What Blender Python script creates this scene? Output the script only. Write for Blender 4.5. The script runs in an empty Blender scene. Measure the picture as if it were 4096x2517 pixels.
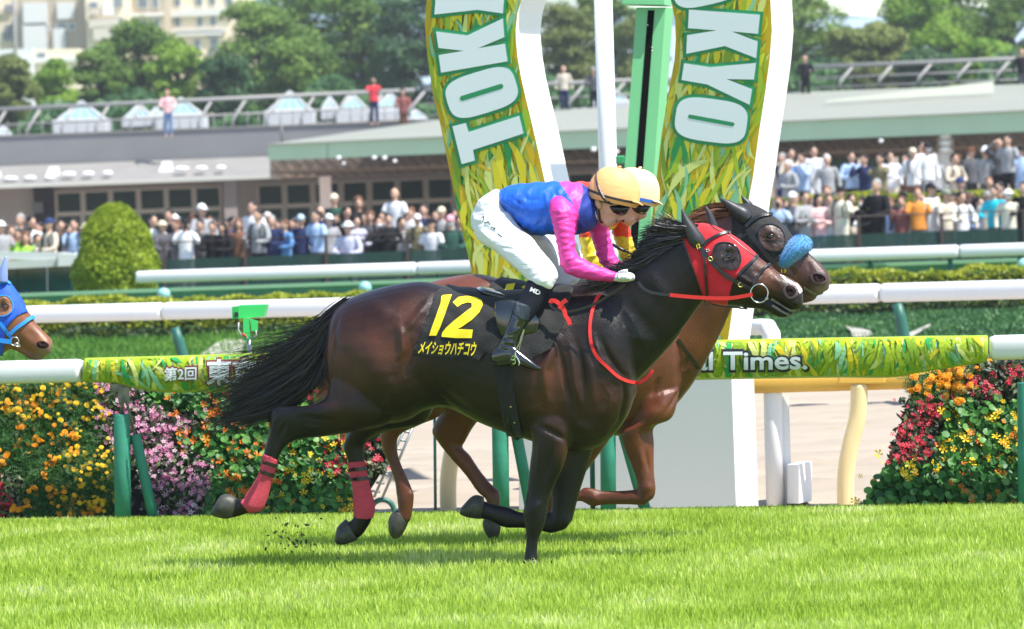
import bpy, bmesh, math, random
import numpy as np
from mathutils import Vector, Matrix
from mathutils.bvhtree import BVHTree
from math import sin, cos, pi, radians as rad

SC = bpy.context.scene
# ------------------------------------------------------------------ camera
FPX = 16610.0                      # focal length in photograph pixels (4096 wide)
ROLL, PITCH, CAMH = 0.037, 520.0/16610.0, 2.02
_F = np.array([0, cos(PITCH), -sin(PITCH)]); _Z = np.array([0, sin(PITCH), cos(PITCH)]); _X = np.array([1., 0, 0])
CR = cos(ROLL)*_X - sin(ROLL)*_Z
CU = sin(ROLL)*_X + cos(ROLL)*_Z
CO = np.array([0, 0, CAMH])
def W(u, v, Y):
    """a point seen in direction (u, v) that stands Y metres down range"""
    d = _F + (u-2048.0)/FPX*CR + (1258.5-v)/FPX*CU
    return Vector(CO + d*(Y/d[1]))
def WA(u, v, Y):
    u = np.asarray(u, float)[..., None]; v = np.asarray(v, float)[..., None]; Y = np.asarray(Y, float)[..., None]
    d = _F + (u-2048.0)/FPX*CR + (1258.5-v)/FPX*CU
    return CO + d*(Y/d[..., 1:2])
def UV(co):
    p = np.asarray(co, float) - CO
    z = p @ _F
    return 2048 + FPX*(p@CR)/z, 1258.5 - FPX*(p@CU)/z
def G(u, Y, z=0.0):
    """ground point below direction u at range Y"""
    a = W(u, 1258.5, Y)
    return Vector(((u-2048.0)/FPX*Y*1.0, Y, z))
cam = bpy.data.cameras.new('camera'); camo = bpy.data.objects.new('camera', cam); SC.collection.objects.link(camo)
M = Matrix(((CR[0], CU[0], -_F[0], 0), (CR[1], CU[1], -_F[1], 0), (CR[2], CU[2], -_F[2], CAMH), (0, 0, 0, 1)))
camo.matrix_world = M
cam.sensor_width = 36; cam.lens = 36*FPX/4096
cam.clip_start = 0.5; cam.clip_end = 3000
cam.dof.use_dof = True; cam.dof.focus_distance = 22.0; cam.dof.aperture_fstop = cam.lens/29.0
SC.camera = camo
# ------------------------------------------------------------------ light
SUN = Vector((0.42, -0.24, 0.87)).normalized()
wd = bpy.data.worlds.new('World'); SC.world = wd; wd.use_nodes = True
nt = wd.node_tree
sky = nt.nodes.new('ShaderNodeTexSky'); sky.sky_type = 'NISHITA'; sky.sun_disc = False
sky.sun_elevation = math.asin(SUN.z); sky.sun_rotation = math.atan2(SUN.x, SUN.y); sky.air_density = 1.0; sky.dust_density = 0.3
bg = nt.nodes['Background']; nt.links.new(sky.outputs[0], bg.inputs[0]); bg.inputs[1].default_value = 0.15
sl = bpy.data.lights.new('sun', 'SUN'); sl.energy = 5.0; sl.angle = rad(0.5); sl.color = (1, .96, .89)
so = bpy.data.objects.new('sun', sl); SC.collection.objects.link(so)
so.rotation_euler = SUN.to_track_quat('Z', 'Y').to_euler()
SC.view_settings.view_transform = 'Standard'; SC.view_settings.look = 'None'
SC.view_settings.exposure = 0.72; SC.view_settings.gamma = 1
SC.render.engine = 'CYCLES'
SC.cycles.use_denoising = True
SC.cycles.max_bounces = 5; SC.cycles.diffuse_bounces = 2; SC.cycles.glossy_bounces = 2; SC.cycles.transparent_max_bounces = 6; SC.cycles.transmission_bounces = 2
SC.cycles.sample_clamp_indirect = 4.0

# ------------------------------------------------------------------ helpers
COL = SC.collection
R = random.Random(7)
def tag(o, label=None, cat=None, group=None, kind=None):
    if label: o['label'] = label
    if cat: o['category'] = cat
    if group: o['group'] = group
    if kind: o['kind'] = kind
    return o
def empty(name, loc=(0, 0, 0), label=None, cat=None, group=None):
    o = bpy.data.objects.new(name, None); COL.objects.link(o); o.location = loc; o.empty_display_size = .1
    return tag(o, label, cat, group)
def mkmesh(name, V, F):
    me = bpy.data.meshes.new(name); me.from_pydata([tuple(x) for x in V], [], [tuple(f) for f in F]); me.update(); return me
def put(name, me, mat=None, parent=None, smooth=False):
    o = bpy.data.objects.new(name, me); COL.objects.link(o)
    if mat is not None:
        me.materials.clear(); me.materials.append(mat)
    if smooth: me.polygons.foreach_set('use_smooth', [True]*len(me.polygons))
    if parent is not None:
        o.parent = parent; o.matrix_parent_inverse = Matrix.Translation(-Vector(parent.location))
    return o
def mk(name, V, F, mat, parent=None, smooth=False):
    return put(name, mkmesh(name, V, F), mat, parent, smooth)
class MB:
    """collects boxes, tubes and sheets into one mesh"""
    def __init__(s): s.V = []; s.F = []
    def add(s, V, F):
        n = len(s.V); s.V += [tuple(v) for v in V]; s.F += [tuple(i+n for i in f) for f in F]; return s
    def box8(s, P):   # P: 8 corners bottom 4 (ccw) top 4
        return s.add(P, [(3, 2, 1, 0), (4, 5, 6, 7), (0, 1, 5, 4), (1, 2, 6, 5), (2, 3, 7, 6), (3, 0, 4, 7)])
    def box(s, x0, x1, y0, y1, z0, z1):
        return s.box8([(x0, y0, z0), (x1, y0, z0), (x1, y1, z0), (x0, y1, z0), (x0, y0, z1), (x1, y0, z1), (x1, y1, z1), (x0, y1, z1)])
    def bar(s, a, b, w, h, up=(0, 0, 1)):
        a = Vector(a); b = Vector(b); t = (b-a).normalized(); up = Vector(up)
        if abs(t.dot(up)) > .98: up = Vector((0, 1, 0))
        sd = t.cross(up).normalized()*w/2; u2 = sd.cross(t).normalized()*h/2
        return s.box8([a-sd-u2, a+sd-u2, b+sd-u2, b-sd-u2, a-sd+u2, a+sd+u2, b+sd+u2, b-sd+u2])
    def tube(s, pts, r, n=10, cap=True):
        pts = [Vector(p) for p in pts]; rs = r if hasattr(r, '__len__') else [r]*len(pts)
        base = len(s.V); prev = None
        for i, p in enumerate(pts):
            t = (pts[min(i+1, len(pts)-1)]-pts[max(i-1, 0)]).normalized()
            if prev is None:
                a = t.cross(Vector((0, 0, 1)));
                if a.length < .05: a = t.cross(Vector((0, 1, 0)))
            else: a = prev-t*prev.dot(t)
            a.normalize(); prev = a; b = t.cross(a)
            for k in range(n):
                an = 2*pi*k/n; s.V.append(tuple(p+(a*cos(an)+b*sin(an))*rs[i]))
        for i in range(len(pts)-1):
            for k in range(n):
                q = base+i*n; s.F.append((q+k, q+(k+1) % n, q+n+(k+1) % n, q+n+k))
        if cap:
            s.F.append(tuple(base+k for k in reversed(range(n)))); q = base+(len(pts)-1)*n; s.F.append(tuple(q+k for k in range(n)))
        return s
    def ell(s, c, rx, ry, rz, n=12, m=8, rot=None):
        b = len(s.V); c = Vector(c)
        for j in range(m+1):
            ph = pi*j/m
            for k in range(n):
                th = 2*pi*k/n; q = Vector((rx*sin(ph)*cos(th), ry*sin(ph)*sin(th), rz*cos(ph)))
                if rot is not None: q = rot@q
                s.V.append(tuple(c+q))
        for j in range(m):
            for k in range(n): s.F.append((b+j*n+k, b+(j+1)*n+k, b+(j+1)*n+(k+1) % n, b+j*n+(k+1) % n))
        return s
    def prism(s, poly, ext):
        """polygon (3-D points) extruded by vector ext"""
        n = len(poly); ext = Vector(ext); P = [Vector(p) for p in poly]
        return s.add(P+[p+ext for p in P], [tuple(range(n)), tuple(range(2*n-1, n-1, -1))]+[(i, i+n, (i+1) % n+n, (i+1) % n) for i in range(n)])
    def put(s, name, mat, parent=None, smooth=False):
        o = mk(name, s.V, s.F, mat, parent, smooth)
        return o
def recalc(o):
    bm = bmesh.new(); bm.from_mesh(o.data); bmesh.ops.recalc_face_normals(bm, faces=bm.faces); bm.to_mesh(o.data); bm.free(); return o
def bevel(o, w=.004, seg=2):
    bm = bmesh.new(); bm.from_mesh(o.data)
    bmesh.ops.bevel(bm, geom=[e for e in bm.edges if len(e.link_faces) == 2 and e.calc_face_angle(0) > .5], offset=w, segments=seg, profile=.5, affect='EDGES', clamp_overlap=True)
    bm.to_mesh(o.data); bm.free(); return o

# ------------------------------------------------------------------ materials
def mat(name, col, rough=.6, spec=.5, metal=0, noise=0, nscale=8, bump=0, bscale=60, coat=0, objcol=False, stretch=None, sub=0, trans=0, alpha=1, emit=0, sheen=0):
    m = bpy.data.materials.new(name); m.use_nodes = True; t = m.node_tree; b = t.nodes['Principled BSDF']
    b.inputs['Base Color'].default_value = (*col, 1); b.inputs['Roughness'].default_value = rough
    b.inputs['Specular IOR Level'].default_value = spec; b.inputs['Metallic'].default_value = metal
    b.inputs['Coat Weight'].default_value = coat; b.inputs['Coat Roughness'].default_value = .15
    if sheen: b.inputs['Sheen Weight'].default_value = sheen
    if trans: b.inputs['Transmission Weight'].default_value = trans
    if alpha < 1: b.inputs['Alpha'].default_value = alpha
    src = None
    if objcol:
        oi = t.nodes.new('ShaderNodeObjectInfo'); src = oi.outputs['Color']
    if noise or bump:
        tc = t.nodes.new('ShaderNodeTexCoord'); vec = tc.outputs['Object']
        if stretch:
            mp = t.nodes.new('ShaderNodeMapping'); mp.inputs['Scale'].default_value = stretch; t.links.new(vec, mp.inputs[0]); vec = mp.outputs[0]
    if noise:
        n = t.nodes.new('ShaderNodeTexNoise'); n.inputs['Scale'].default_value = nscale; n.inputs['Detail'].default_value = 5; t.links.new(vec, n.inputs['Vector'])
        mr = t.nodes.new('ShaderNodeMapRange'); mr.inputs[1].default_value = .3; mr.inputs[2].default_value = .7; mr.inputs[3].default_value = 1-noise; mr.inputs[4].default_value = 1+noise
        t.links.new(n.outputs['Fac'], mr.inputs[0])
        mx = t.nodes.new('ShaderNodeMix'); mx.data_type = 'RGBA'; mx.blend_type = 'MULTIPLY'; mx.inputs[0].default_value = 1
        if src is not None: t.links.new(src, mx.inputs[6])
        else: mx.inputs[6].default_value = (*col, 1)
        t.links.new(mr.outputs[0], mx.inputs[7]); src = mx.outputs[2]
    if src is not None: t.links.new(src, b.inputs['Base Color'])
    if bump:
        n2 = t.nodes.new('ShaderNodeTexNoise'); n2.inputs['Scale'].default_value = bscale; n2.inputs['Detail'].default_value = 4; t.links.new(vec, n2.inputs['Vector'])
        bp = t.nodes.new('ShaderNodeBump'); bp.inputs['Strength'].default_value = bump; bp.inputs['Distance'].default_value = .01; t.links.new(n2.outputs['Fac'], bp.inputs['Height']); t.links.new(bp.outputs[0], b.inputs['Normal'])
    return m
def attrmat(name, c0, c1, rough=.4, spec=.5, attr='k', noise=.25, nscale=9, bump=.15, bscale=150, rough1=None, coat=0, c2=None, stretch=None):
    """two coat colours mixed by a vertex attribute (k), third by k2"""
    m = mat(name, c0, rough, spec, noise=noise, nscale=nscale, bump=bump, bscale=bscale, coat=coat, stretch=stretch); t = m.node_tree; b = t.nodes['Principled BSDF']
    mx = [n for n in t.nodes if n.type == 'MIX'][0]
    a = t.nodes.new('ShaderNodeAttribute'); a.attribute_name = attr
    m2 = t.nodes.new('ShaderNodeMix'); m2.data_type = 'RGBA'; m2.inputs[6].default_value = (*c0, 1); m2.inputs[7].default_value = (*c1, 1)
    t.links.new(a.outputs['Fac'], m2.inputs[0]); out = m2.outputs[2]
    if c2 is not None:
        a2 = t.nodes.new('ShaderNodeAttribute'); a2.attribute_name = attr+'2'
        m3 = t.nodes.new('ShaderNodeMix'); m3.data_type = 'RGBA'; m3.inputs[7].default_value = (*c2, 1); t.links.new(out, m3.inputs[6]); t.links.new(a2.outputs['Fac'], m3.inputs[0]); out = m3.outputs[2]
    t.links.new(out, mx.inputs[6])
    return m
def ramp_noise(m, stops, scale, stretch=(1, 1, 1), detail=2, rot=(0, 0, 0), const=True, dist=0, coord='Object', rough=None):
    t = m.node_tree; b = t.nodes['Principled BSDF']
    tc = t.nodes.new('ShaderNodeTexCoord'); mp = t.nodes.new('ShaderNodeMapping'); mp.inputs['Scale'].default_value = stretch; mp.inputs['Rotation'].default_value = rot
    n = t.nodes.new('ShaderNodeTexNoise'); n.inputs['Scale'].default_value = scale; n.inputs['Detail'].default_value = detail; n.inputs['Distortion'].default_value = dist
    r = t.nodes.new('ShaderNodeValToRGB'); r.color_ramp.interpolation = 'CONSTANT' if const else 'LINEAR'
    els = r.color_ramp.elements
    while len(els) > 1: els.remove(els[0])
    els[0].position = stops[0][0]; els[0].color = (*stops[0][1], 1)
    for p, c in stops[1:]:
        e = els.new(p); e.color = (*c, 1)
    t.links.new(tc.outputs[coord], mp.inputs[0]); t.links.new(mp.outputs[0], n.inputs['Vector']); t.links.new(n.outputs['Fac'], r.inputs[0]); t.links.new(r.outputs[0], b.inputs['Base Color'])
    return m

# ------------------------------------------------------------------ organic modelling
def catmull(P, sub):
    P = [np.array(p, float) for p in P]
    if len(P) < 3: sub_out = [P[0]+(P[-1]-P[0])*k/sub for k in range(sub+1)]; return sub_out
    out = []
    for i in range(len(P)-1):
        a = P[i-1] if i else 2*P[0]-P[1]; b = P[i]; c = P[i+1]; d = P[i+2] if i+2 < len(P) else 2*P[-1]-P[-2]
        for k in range(sub):
            t = k/sub; out.append(.5*((2*b)+(c-a)*t+(2*a-5*b+4*c-d)*t*t+(3*b-a-3*c+d)*t**3))
    out.append(P[-1]); return out
def loft(mb, st, Yf, sub=4, n=20, ex=2.0, cap=.6):
    """st: stations (u1,v1,u2,v2,halfwidth[,w]) - two outline points and a half thickness; w = metres towards the camera"""
    st = [tuple(s)+(0,)*(6-len(s)) for s in st]
    S = catmull(st, sub)
    rings = []
    for s in S:
        u1, v1, u2, v2, hw, w = s
        Y1 = Yf((u1+u2)/2)-w
        p1 = W(u1, v1, Y1); p2 = W(u2, v2, Y1); c = (p1+p2)/2; a = (p1-p2)/2; d = Vector((0, -1, 0))*max(hw, .003)
        rings.append((c, a, d))
    def shr(r0, r1, f):
        c, a, d = r0; dirv = (c-r1[0]); L = min(a.length, d.length)*cap*.7
        dv = dirv.normalized()*L if dirv.length > 1e-6 else Vector()
        return (c+dv, a*f, d*f)
    rings = [shr(rings[0], rings[1], .5)]+rings+[shr(rings[-1], rings[-2], .5)]
    base = len(mb.V)
    for c, a, d in rings:
        for k in range(n):
            t = 2*pi*k/n; ct, s_ = cos(t), sin(t)
            e = 2/ex; x = math.copysign(abs(ct)**e, ct); y = math.copysign(abs(s_)**e, s_)
            mb.V.append(tuple(c+a*x+d*y))
    m = len(rings)
    for i in range(m-1):
        for k in range(n):
            q = base+i*n; mb.F.append((q+k, q+(k+1) % n, q+n+(k+1) % n, q+n+k))
    mb.F.append(tuple(base+k for k in reversed(range(n)))); q = base+(m-1)*n; mb.F.append(tuple(q+k for k in range(n)))
def evaluated(o):
    dg = bpy.context.evaluated_depsgraph_get(); me = bpy.data.meshes.new_from_object(o.evaluated_get(dg)); return me
def remesh(mb, voxel, it=4, fac=.5):
    o = mk('tmp', mb.V, mb.F, None); recalc(o)
    r = o.modifiers.new('r', 'REMESH'); r.mode = 'VOXEL'; r.voxel_size = voxel
    if it:
        s = o.modifiers.new('s', 'SMOOTH'); s.factor = fac; s.iterations = it
    me = evaluated(o); bpy.data.objects.remove(o)
    bm = bmesh.new(); bm.from_mesh(me)     # keep only the outer shell
    seen = set(); best = []
    bm.verts.ensure_lookup_table()
    comps = []
    for v in bm.verts:
        if v.index in seen: continue
        st = [v]; seen.add(v.index); comp = []
        while st:
            x = st.pop(); comp.append(x)
            for e in x.link_edges:
                y = e.other_vert(x)
                if y.index not in seen: seen.add(y.index); st.append(y)
        comps.append(comp)
    comps.sort(key=len); dele = [v for c in comps[:-1] for v in c]
    if dele: bmesh.ops.delete(bm, geom=dele, context='VERTS')
    bm.to_mesh(me); bm.free()
    return me
def getco(me):
    a = np.empty(len(me.vertices)*3); me.vertices.foreach_get('co', a); return a.reshape(-1, 3)
def getno(me):
    a = np.empty(len(me.vertices)*3); me.vertex_normals.foreach_get('vector', a); return a.reshape(-1, 3)
def setco(me, a):
    me.vertices.foreach_set('co', a.ravel()); me.update()
def polydist(u, v, poly, closed=False):
    """distance of points to polyline"""
    P = np.array(poly, float)
    if closed: P = np.vstack([P, P[:1]])
    best = np.full(u.shape, 1e9); bu = np.array(u); bv = np.array(v)
    if len(P) == 1:
        return np.hypot(u-P[0, 0], v-P[0, 1]), bu*0+P[0, 0], bv*0+P[0, 1]
    for a, b in zip(P[:-1], P[1:]):
        d = b-a; L = (d**2).sum()+1e-9
        t = np.clip(((u-a[0])*d[0]+(v-a[1])*d[1])/L, 0, 1); x = a[0]+t*d[0]; y = a[1]+t*d[1]
        r = np.hypot(u-x, v-y); m = r < best; best = np.where(m, r, best); bu = np.where(m, x, bu); bv = np.where(m, y, bv)
    return best, bu, bv
def inpoly(u, v, poly):
    c = np.zeros(u.shape, bool); n = len(poly)
    for i in range(n):
        x1, y1 = poly[i]; x2, y2 = poly[(i+1) % n]
        if y1 == y2: continue
        c ^= ((y1 > v) != (y2 > v)) & (u < (x2-x1)*(v-y1)/(y2-y1)+x1)
    return c
def sculpt(me, strokes, side=-1):
    """strokes: (polyline, radius px, amplitude m): pushes the camera-facing skin out (+) or in (-)"""
    co = getco(me); no = getno(me)
    u, v = UV(co)
    for pl, r, amp in strokes:
        d, _, _ = polydist(u, v, pl)
        wgt = np.exp(-(d/r)**2*1.4)*np.clip(-no[:, 1]*1.6+.1, 0, 1)
        if len(pl) > 1:   # fade towards both ends of the stroke
            e = np.minimum(np.hypot(u-pl[0][0], v-pl[0][1]), np.hypot(u-pl[-1][0], v-pl[-1][1])); LL = sum(math.hypot(b[0]-a[0], b[1]-a[1]) for a, b in zip(pl[:-1], pl[1:])); wgt = wgt*np.clip(e/(.38*LL)+.05, 0, 1)
        co = co+no*(amp*wgt)[:, None]
    setco(me, co)
def folds(me, amp, wl, ang, seed=1):
    """loose cloth: wavering ridges across a garment"""
    co = getco(me); no = getno(me); u, v = UV(co); rg = np.random.RandomState(seed); d = np.zeros(len(u))
    for k in range(5):
        a = ang+rg.randn()*.35; w = wl*rg.uniform(.75, 1.7); q = (u*cos(a)+v*sin(a))/w*2*pi+1.6*np.sin((u*-sin(a)+v*cos(a))/(w*2.2)+rg.rand()*6)+rg.rand()*6
        m = np.clip(np.sin((u+v*.7)/(wl*3.1)+rg.rand()*6)+np.sin((v-u*.5)/(wl*2.3)+rg.rand()*6), 0, 1.4); d += (1-np.abs(np.sin(q/2))*1.6)*m
    setco(me, co+no*(amp*d/2)[:, None])
def paint(me, fn, name='k'):
    co = getco(me); u, v = UV(co); a = me.attributes.new(name, 'FLOAT', 'POINT'); a.data.foreach_set('value', np.clip(fn(u, v, co), 0, 1).astype(np.float32))
def patch(name, me, poly, off, m, parent=None, both=True, ymin=-1e9, ymax=1e9, thick=0.0, snap=9, wob=0, smooth=True, near=False):
    """a fitted cover: the part of a skin inside an outline, lifted off by off metres, its edge snapped to the outline"""
    co = getco(me); no = getno(me); u, v = UV(co)
    ins = inpoly(u, v, poly) & (co[:, 1] > ymin) & (co[:, 1] < ymax)
    if near: ins &= no[:, 1] < .25
    keep = []
    for p in me.polygons:
        vs = p.vertices
        if ins[list(vs)].any() and (not near or all(no[i, 1] < .45 for i in vs)) and all(ymin < co[i, 1] < ymax for i in vs): keep.append(tuple(vs))
    idx = sorted({i for f in keep for i in f}); mp = {i: k for k, i in enumerate(idx)}
    V = co[idx]+no[idx]*off; uu = u[idx]; vv = v[idx]; isin = ins[idx]
    d, bu, bv = polydist(uu, vv, poly, True)
    mv = (~isin) & (d < 40)
    Y = V[:, 1]
    Vs = WA(np.where(mv, bu, uu), np.where(mv, bv, vv), Y)
    V = np.where(mv[:, None], Vs, V)
    if wob:
        V = V+no[idx]*(wob*np.sin(V[:, 0:1]*41+np.sin(V[:, 2:3]*23)*2)*np.sin(V[:, 2:3]*17+V[:, 0:1]*9))
    me2 = mkmesh(name, V, [[mp[i] for i in f] for f in keep])
    bm = bmesh.new(); bm.from_mesh(me2)
    if thick:
        bmesh.ops.recalc_face_normals(bm, faces=bm.faces)
        bmesh.ops.solidify(bm, geom=bm.faces[:], thickness=thick)
    bm.to_mesh(me2); bm.free()
    return put(name, me2, m, parent, smooth)
def bvh(me): return BVHTree.FromPolygons([tuple(x) for x in getco(me)], [tuple(p.vertices) for p in me.polygons])
def hit(tree, u, v, default=None):
    d = Vector(_F+(u-2048.0)/FPX*CR+(1258.5-v)/FPX*CU).normalized()
    loc, nor, i, dist = tree.ray_cast(Vector(CO), d)
    if loc is None: return default, Vector((0, -1, 0))
    return loc, nor
def dense(pl, step=6):
    out = []
    for (a, b) in zip(pl[:-1], pl[1:]):
        L = math.hypot(b[0]-a[0], b[1]-a[1]); n = max(1, int(L/step))
        for k in range(n): out.append(tuple(a[j]+(b[j]-a[j])*k/n for j in range(len(a))))
    out.append(tuple(pl[-1])); return out
def smoothline(pl, sub=5): return [tuple(p) for p in catmull(pl, sub)]
def strap(name, tree, pl, width, m, parent=None, lift=.004, thick=.004, Y=None, flat=None, curve=True, round_=False):
    """a strip of leather or cloth laid along a line on a skin; Y gives the range where it hangs free"""
    if curve and len(pl) > 2: pl = smoothline(pl, 6)
    P = []; N = []; last = None
    for q in dense(pl, 5):
        loc, nor = (None, None) if tree is None else hit(tree, q[0], q[1])
        if loc is None:
            yy = (Y(q[0]) if callable(Y) else Y) if Y is not None else (last if last is not None else 22.0)
            loc = W(q[0], q[1], yy); nor = Vector((0, -1, 0))
        last = loc.y; P.append(loc); N.append(nor)
    Pn = []; 
    ys = np.array([p.y for p in P]);
    if len(ys) > 6:
        k = np.ones(5)/5; ys2 = np.convolve(np.pad(ys, 2, 'edge'), k, 'valid'); ys2 = np.minimum(ys2, ys)
    else: ys2 = ys
    Pn = []
    for p, y in zip(P, ys2):
        s = (y)/p.y; Pn.append(Vector(CO)+(p-Vector(CO))*s)
    P = Pn; mb = MB()
    if round_:
        mb.tube([p+n*lift for p, n in zip(P, N)], width/2, 8); o = mb.put(name, m, parent, True); return o
    Vs = []
    for i, p in enumerate(P):
        t = (P[min(i+1, len(P)-1)]-P[max(i-1, 0)])
        n = Vector((0, 0, 0))
        for j in range(max(0, i-2), min(len(P), i+3)): n += N[j]
        n = (n.normalized()+Vector((0, -.6, 0))).normalized()
        sd = t.cross(n).normalized()*width/2; n2 = sd.cross(t).normalized()
        if n2.y > 0: n2 = -n2
        p = p+n2*lift
        Vs += [p-sd, p+sd, p+sd+n2*thick, p-sd+n2*thick]
    F = []
    for i in range(len(P)-1):
        a = 4*i; b = a+4
        for k in range(4): F.append((a+k, a+(k+1) % 4, b+(k+1) % 4, b+k))
    F += [(0, 1, 2, 3), tuple(reversed(range(len(Vs)-4, len(Vs))))]
    mb.add(Vs, F); o = mb.put(name, m, parent, False); recalc(o); return o
def hair(name, guides, n, width, m, parent=None, seed=1, spread=.012, fray=.03, wspread=.06, steps=9, lmin=.6, Yf=None, w0=0):
    """strands between neighbouring guide curves (photograph direction points), frayed at the tip"""
    rg = np.random.RandomState(seed); Gs = [np.array(catmull([(x, y) for x, y in g], 4)) for g in guides]
    res = []
    for g in Gs:
        t = np.linspace(0, len(g)-1, steps+1); i = np.minimum(t.astype(int), len(g)-2); f = (t-i)[:, None]; res.append(g[i]*(1-f)+g[i+1]*f)
    res = np.array(res); V = []; F = []
    for s in range(n):
        a = rg.rand()*(len(res)-1); i = min(int(a), len(res)-2); f = a-i
        g = res[i]*(1-f)+res[i+1]*f
        L = lmin+(1-lmin)*rg.rand()**.7; t = np.linspace(0, 1, steps+1)*L*steps
        ii = np.minimum(t.astype(int), steps-1); ff = (t-ii)[:, None]; g = g[ii]*(1-ff)+g[np.minimum(ii+1, steps)]*ff
        tt = np.linspace(0, 1, steps+1)
        ph = rg.rand(2)*6.28; fr = 1.2+rg.rand(2)*2.5
        ox = spread*755*rg.randn()*.5+fray*755*(rg.randn()*tt**1.6*.7+.25*np.sin(fr[0]*tt*4+ph[0])*tt)
        oy = spread*755*rg.randn()*.5+fray*755*(rg.randn()*tt**1.6*.7+.25*np.sin(fr[1]*tt*4+ph[1])*tt)
        w = w0+wspread*rg.randn()*.5*(0.5+.5*tt)
        P = WA(g[:, 0]+ox, g[:, 1]+oy, np.array([Yf(x) for x in g[:, 0]])-w)
        T = np.gradient(P, axis=0); T /= np.linalg.norm(T, axis=1)[:, None]+1e-9
        nr = np.array([rg.randn()*.6, -1, rg.randn()*.6]); sd = np.cross(T, nr); sd /= np.linalg.norm(sd, axis=1)[:, None]+1e-9
        wd_ = width*(1-.85*tt**2)[:, None]/2*(.6+.8*rg.rand()); b = len(V)
        for k in range(steps+1): V.append(P[k]-sd[k]*wd_[k]); V.append(P[k]+sd[k]*wd_[k])
        for k in range(steps): F.append((b+2*k, b+2*k+1, b+2*k+3, b+2*k+2))
    return mk(name, V, F, m, parent, False)
# ================================================================== THE HORSES
KY = .20/755
Y1 = lambda u: 22.0-KY*(u-2100)
Y2 = lambda u: 23.05-KY*(u-2300)
Y3 = lambda u: 23.6-KY*(u-0)
hide = attrmat('dark_bay_hide', (.0105, .0038, .0025), (.0022, .0020, .0022), .35, .34, noise=.5, nscale=4, bump=.35, bscale=140, c2=(.125, .040, .018), stretch=(1, 1, 1.8))
hide_chest = attrmat('chestnut_hide', (.125, .034, .012), (.05, .02, .012), .36, .5, noise=.35, nscale=5, bump=.35, bscale=140, c2=(.35, .25, .19))
hide_bay = attrmat('light_bay_hide', (.23, .082, .032), (.07, .045, .035), .42, .5, noise=.18, nscale=8, bump=.12, bscale=220, c2=(.30, .20, .15))
for m_ in (hide, hide_chest):
    b_ = m_.node_tree.nodes['Principled BSDF']; b_.inputs['Coat Weight'].default_value = .10; b_.inputs['Coat Roughness'].default_value = .25
black_hair = mat('black_hair', (.007, .006, .006), .38, .5)
chest_hair = mat('chestnut_hair', (.14, .05, .022), .42, .5, noise=.3, nscale=30)
hoof_mat = mat('grey_hoof_horn', (.045, .045, .035), .5, noise=.4, nscale=30, bump=.2, bscale=60)
eye_mat = mat('dark_wet_eye', (.006, .004, .004), .04, .9, coat=1)
nostril_mat = mat('nostril_inside', (.014, .003, .003), .7, .2)
leather = mat('black_leather', (.010, .010, .011), .32, .6, bump=.1, bscale=300)
patent = mat('polished_black_leather', (.008, .009, .012), .16, .8, coat=.6)
rubber = mat('matt_black_ear_cover', (.028, .030, .032), .42, .5, bump=.1, bscale=300)
redcloth = mat('red_hood_cloth', (.62, .018, .028), .75, .3, bump=.2, bscale=400, sheen=.2)
redstrap = mat('red_webbing', (.75, .03, .025), .6, .4, bump=.2, bscale=400)
blackcloth = mat('black_cloth', (.012, .012, .012), .75, .35, noise=.25, nscale=9, bump=.35, bscale=120, sheen=.15)
blackmesh = mat('black_hood_mesh', (.018, .018, .018), .6, .4, noise=.3, nscale=60, bump=.4, bscale=500)
steel = mat('steel', (.6, .6, .58), .22, .6, metal=1)
brass = mat('brass', (.7, .55, .2), .3, .6, metal=1)
yellow_p = mat('yellow_number_print', (.85, .66, .02), .6, .3, noise=.06, nscale=20)
bandage = mat('red_leg_bandage', (.58, .07, .10), .85, .2, noise=.12, nscale=30, bump=.5, bscale=90, stretch=(1, 1, 4))
whiteskin = mat('pink_white_skin', (.70, .52, .48), .6)

def text_mesh(body, size=1.0, bold=0.0, extrude=0.0, sx=1.0, shear=0.0):
    cu = bpy.data.curves.new('t', 'FONT'); cu.body = body; cu.size = size; cu.offset = bold; cu.extrude = extrude; cu.align_x = 'LEFT'; cu.resolution_u = 3; cu.shear = shear
    o = bpy.data.objects.new('t', cu); COL.objects.link(o); me = evaluated(o); bpy.data.objects.remove(o)
    bm = bmesh.new(); bm.from_mesh(me)
    if sx != 1: bmesh.ops.scale(bm, vec=(sx, 1, 1), verts=bm.verts)
    bm.to_mesh(me); bm.free(); return me
def dice(me, step):
    bm = bmesh.new(); bm.from_mesh(me)
    co = [v.co for v in bm.verts]
    if not co: bm.free(); return me
    x0, x1 = min(c.x for c in co), max(c.x for c in co); y0, y1 = min(c.y for c in co), max(c.y for c in co)
    for ax, lo, hi in ((0, x0, x1), (1, y0, y1)):
        k = lo+step
        while k < hi:
            p = Vector((k, 0, 0)) if ax == 0 else Vector((0, k, 0)); n = Vector((1, 0, 0)) if ax == 0 else Vector((0, 1, 0))
            bmesh.ops.bisect_plane(bm, geom=bm.verts[:]+bm.edges[:]+bm.faces[:], plane_co=p, plane_no=n); k += step
    bm.to_mesh(me); bm.free(); return me
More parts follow.
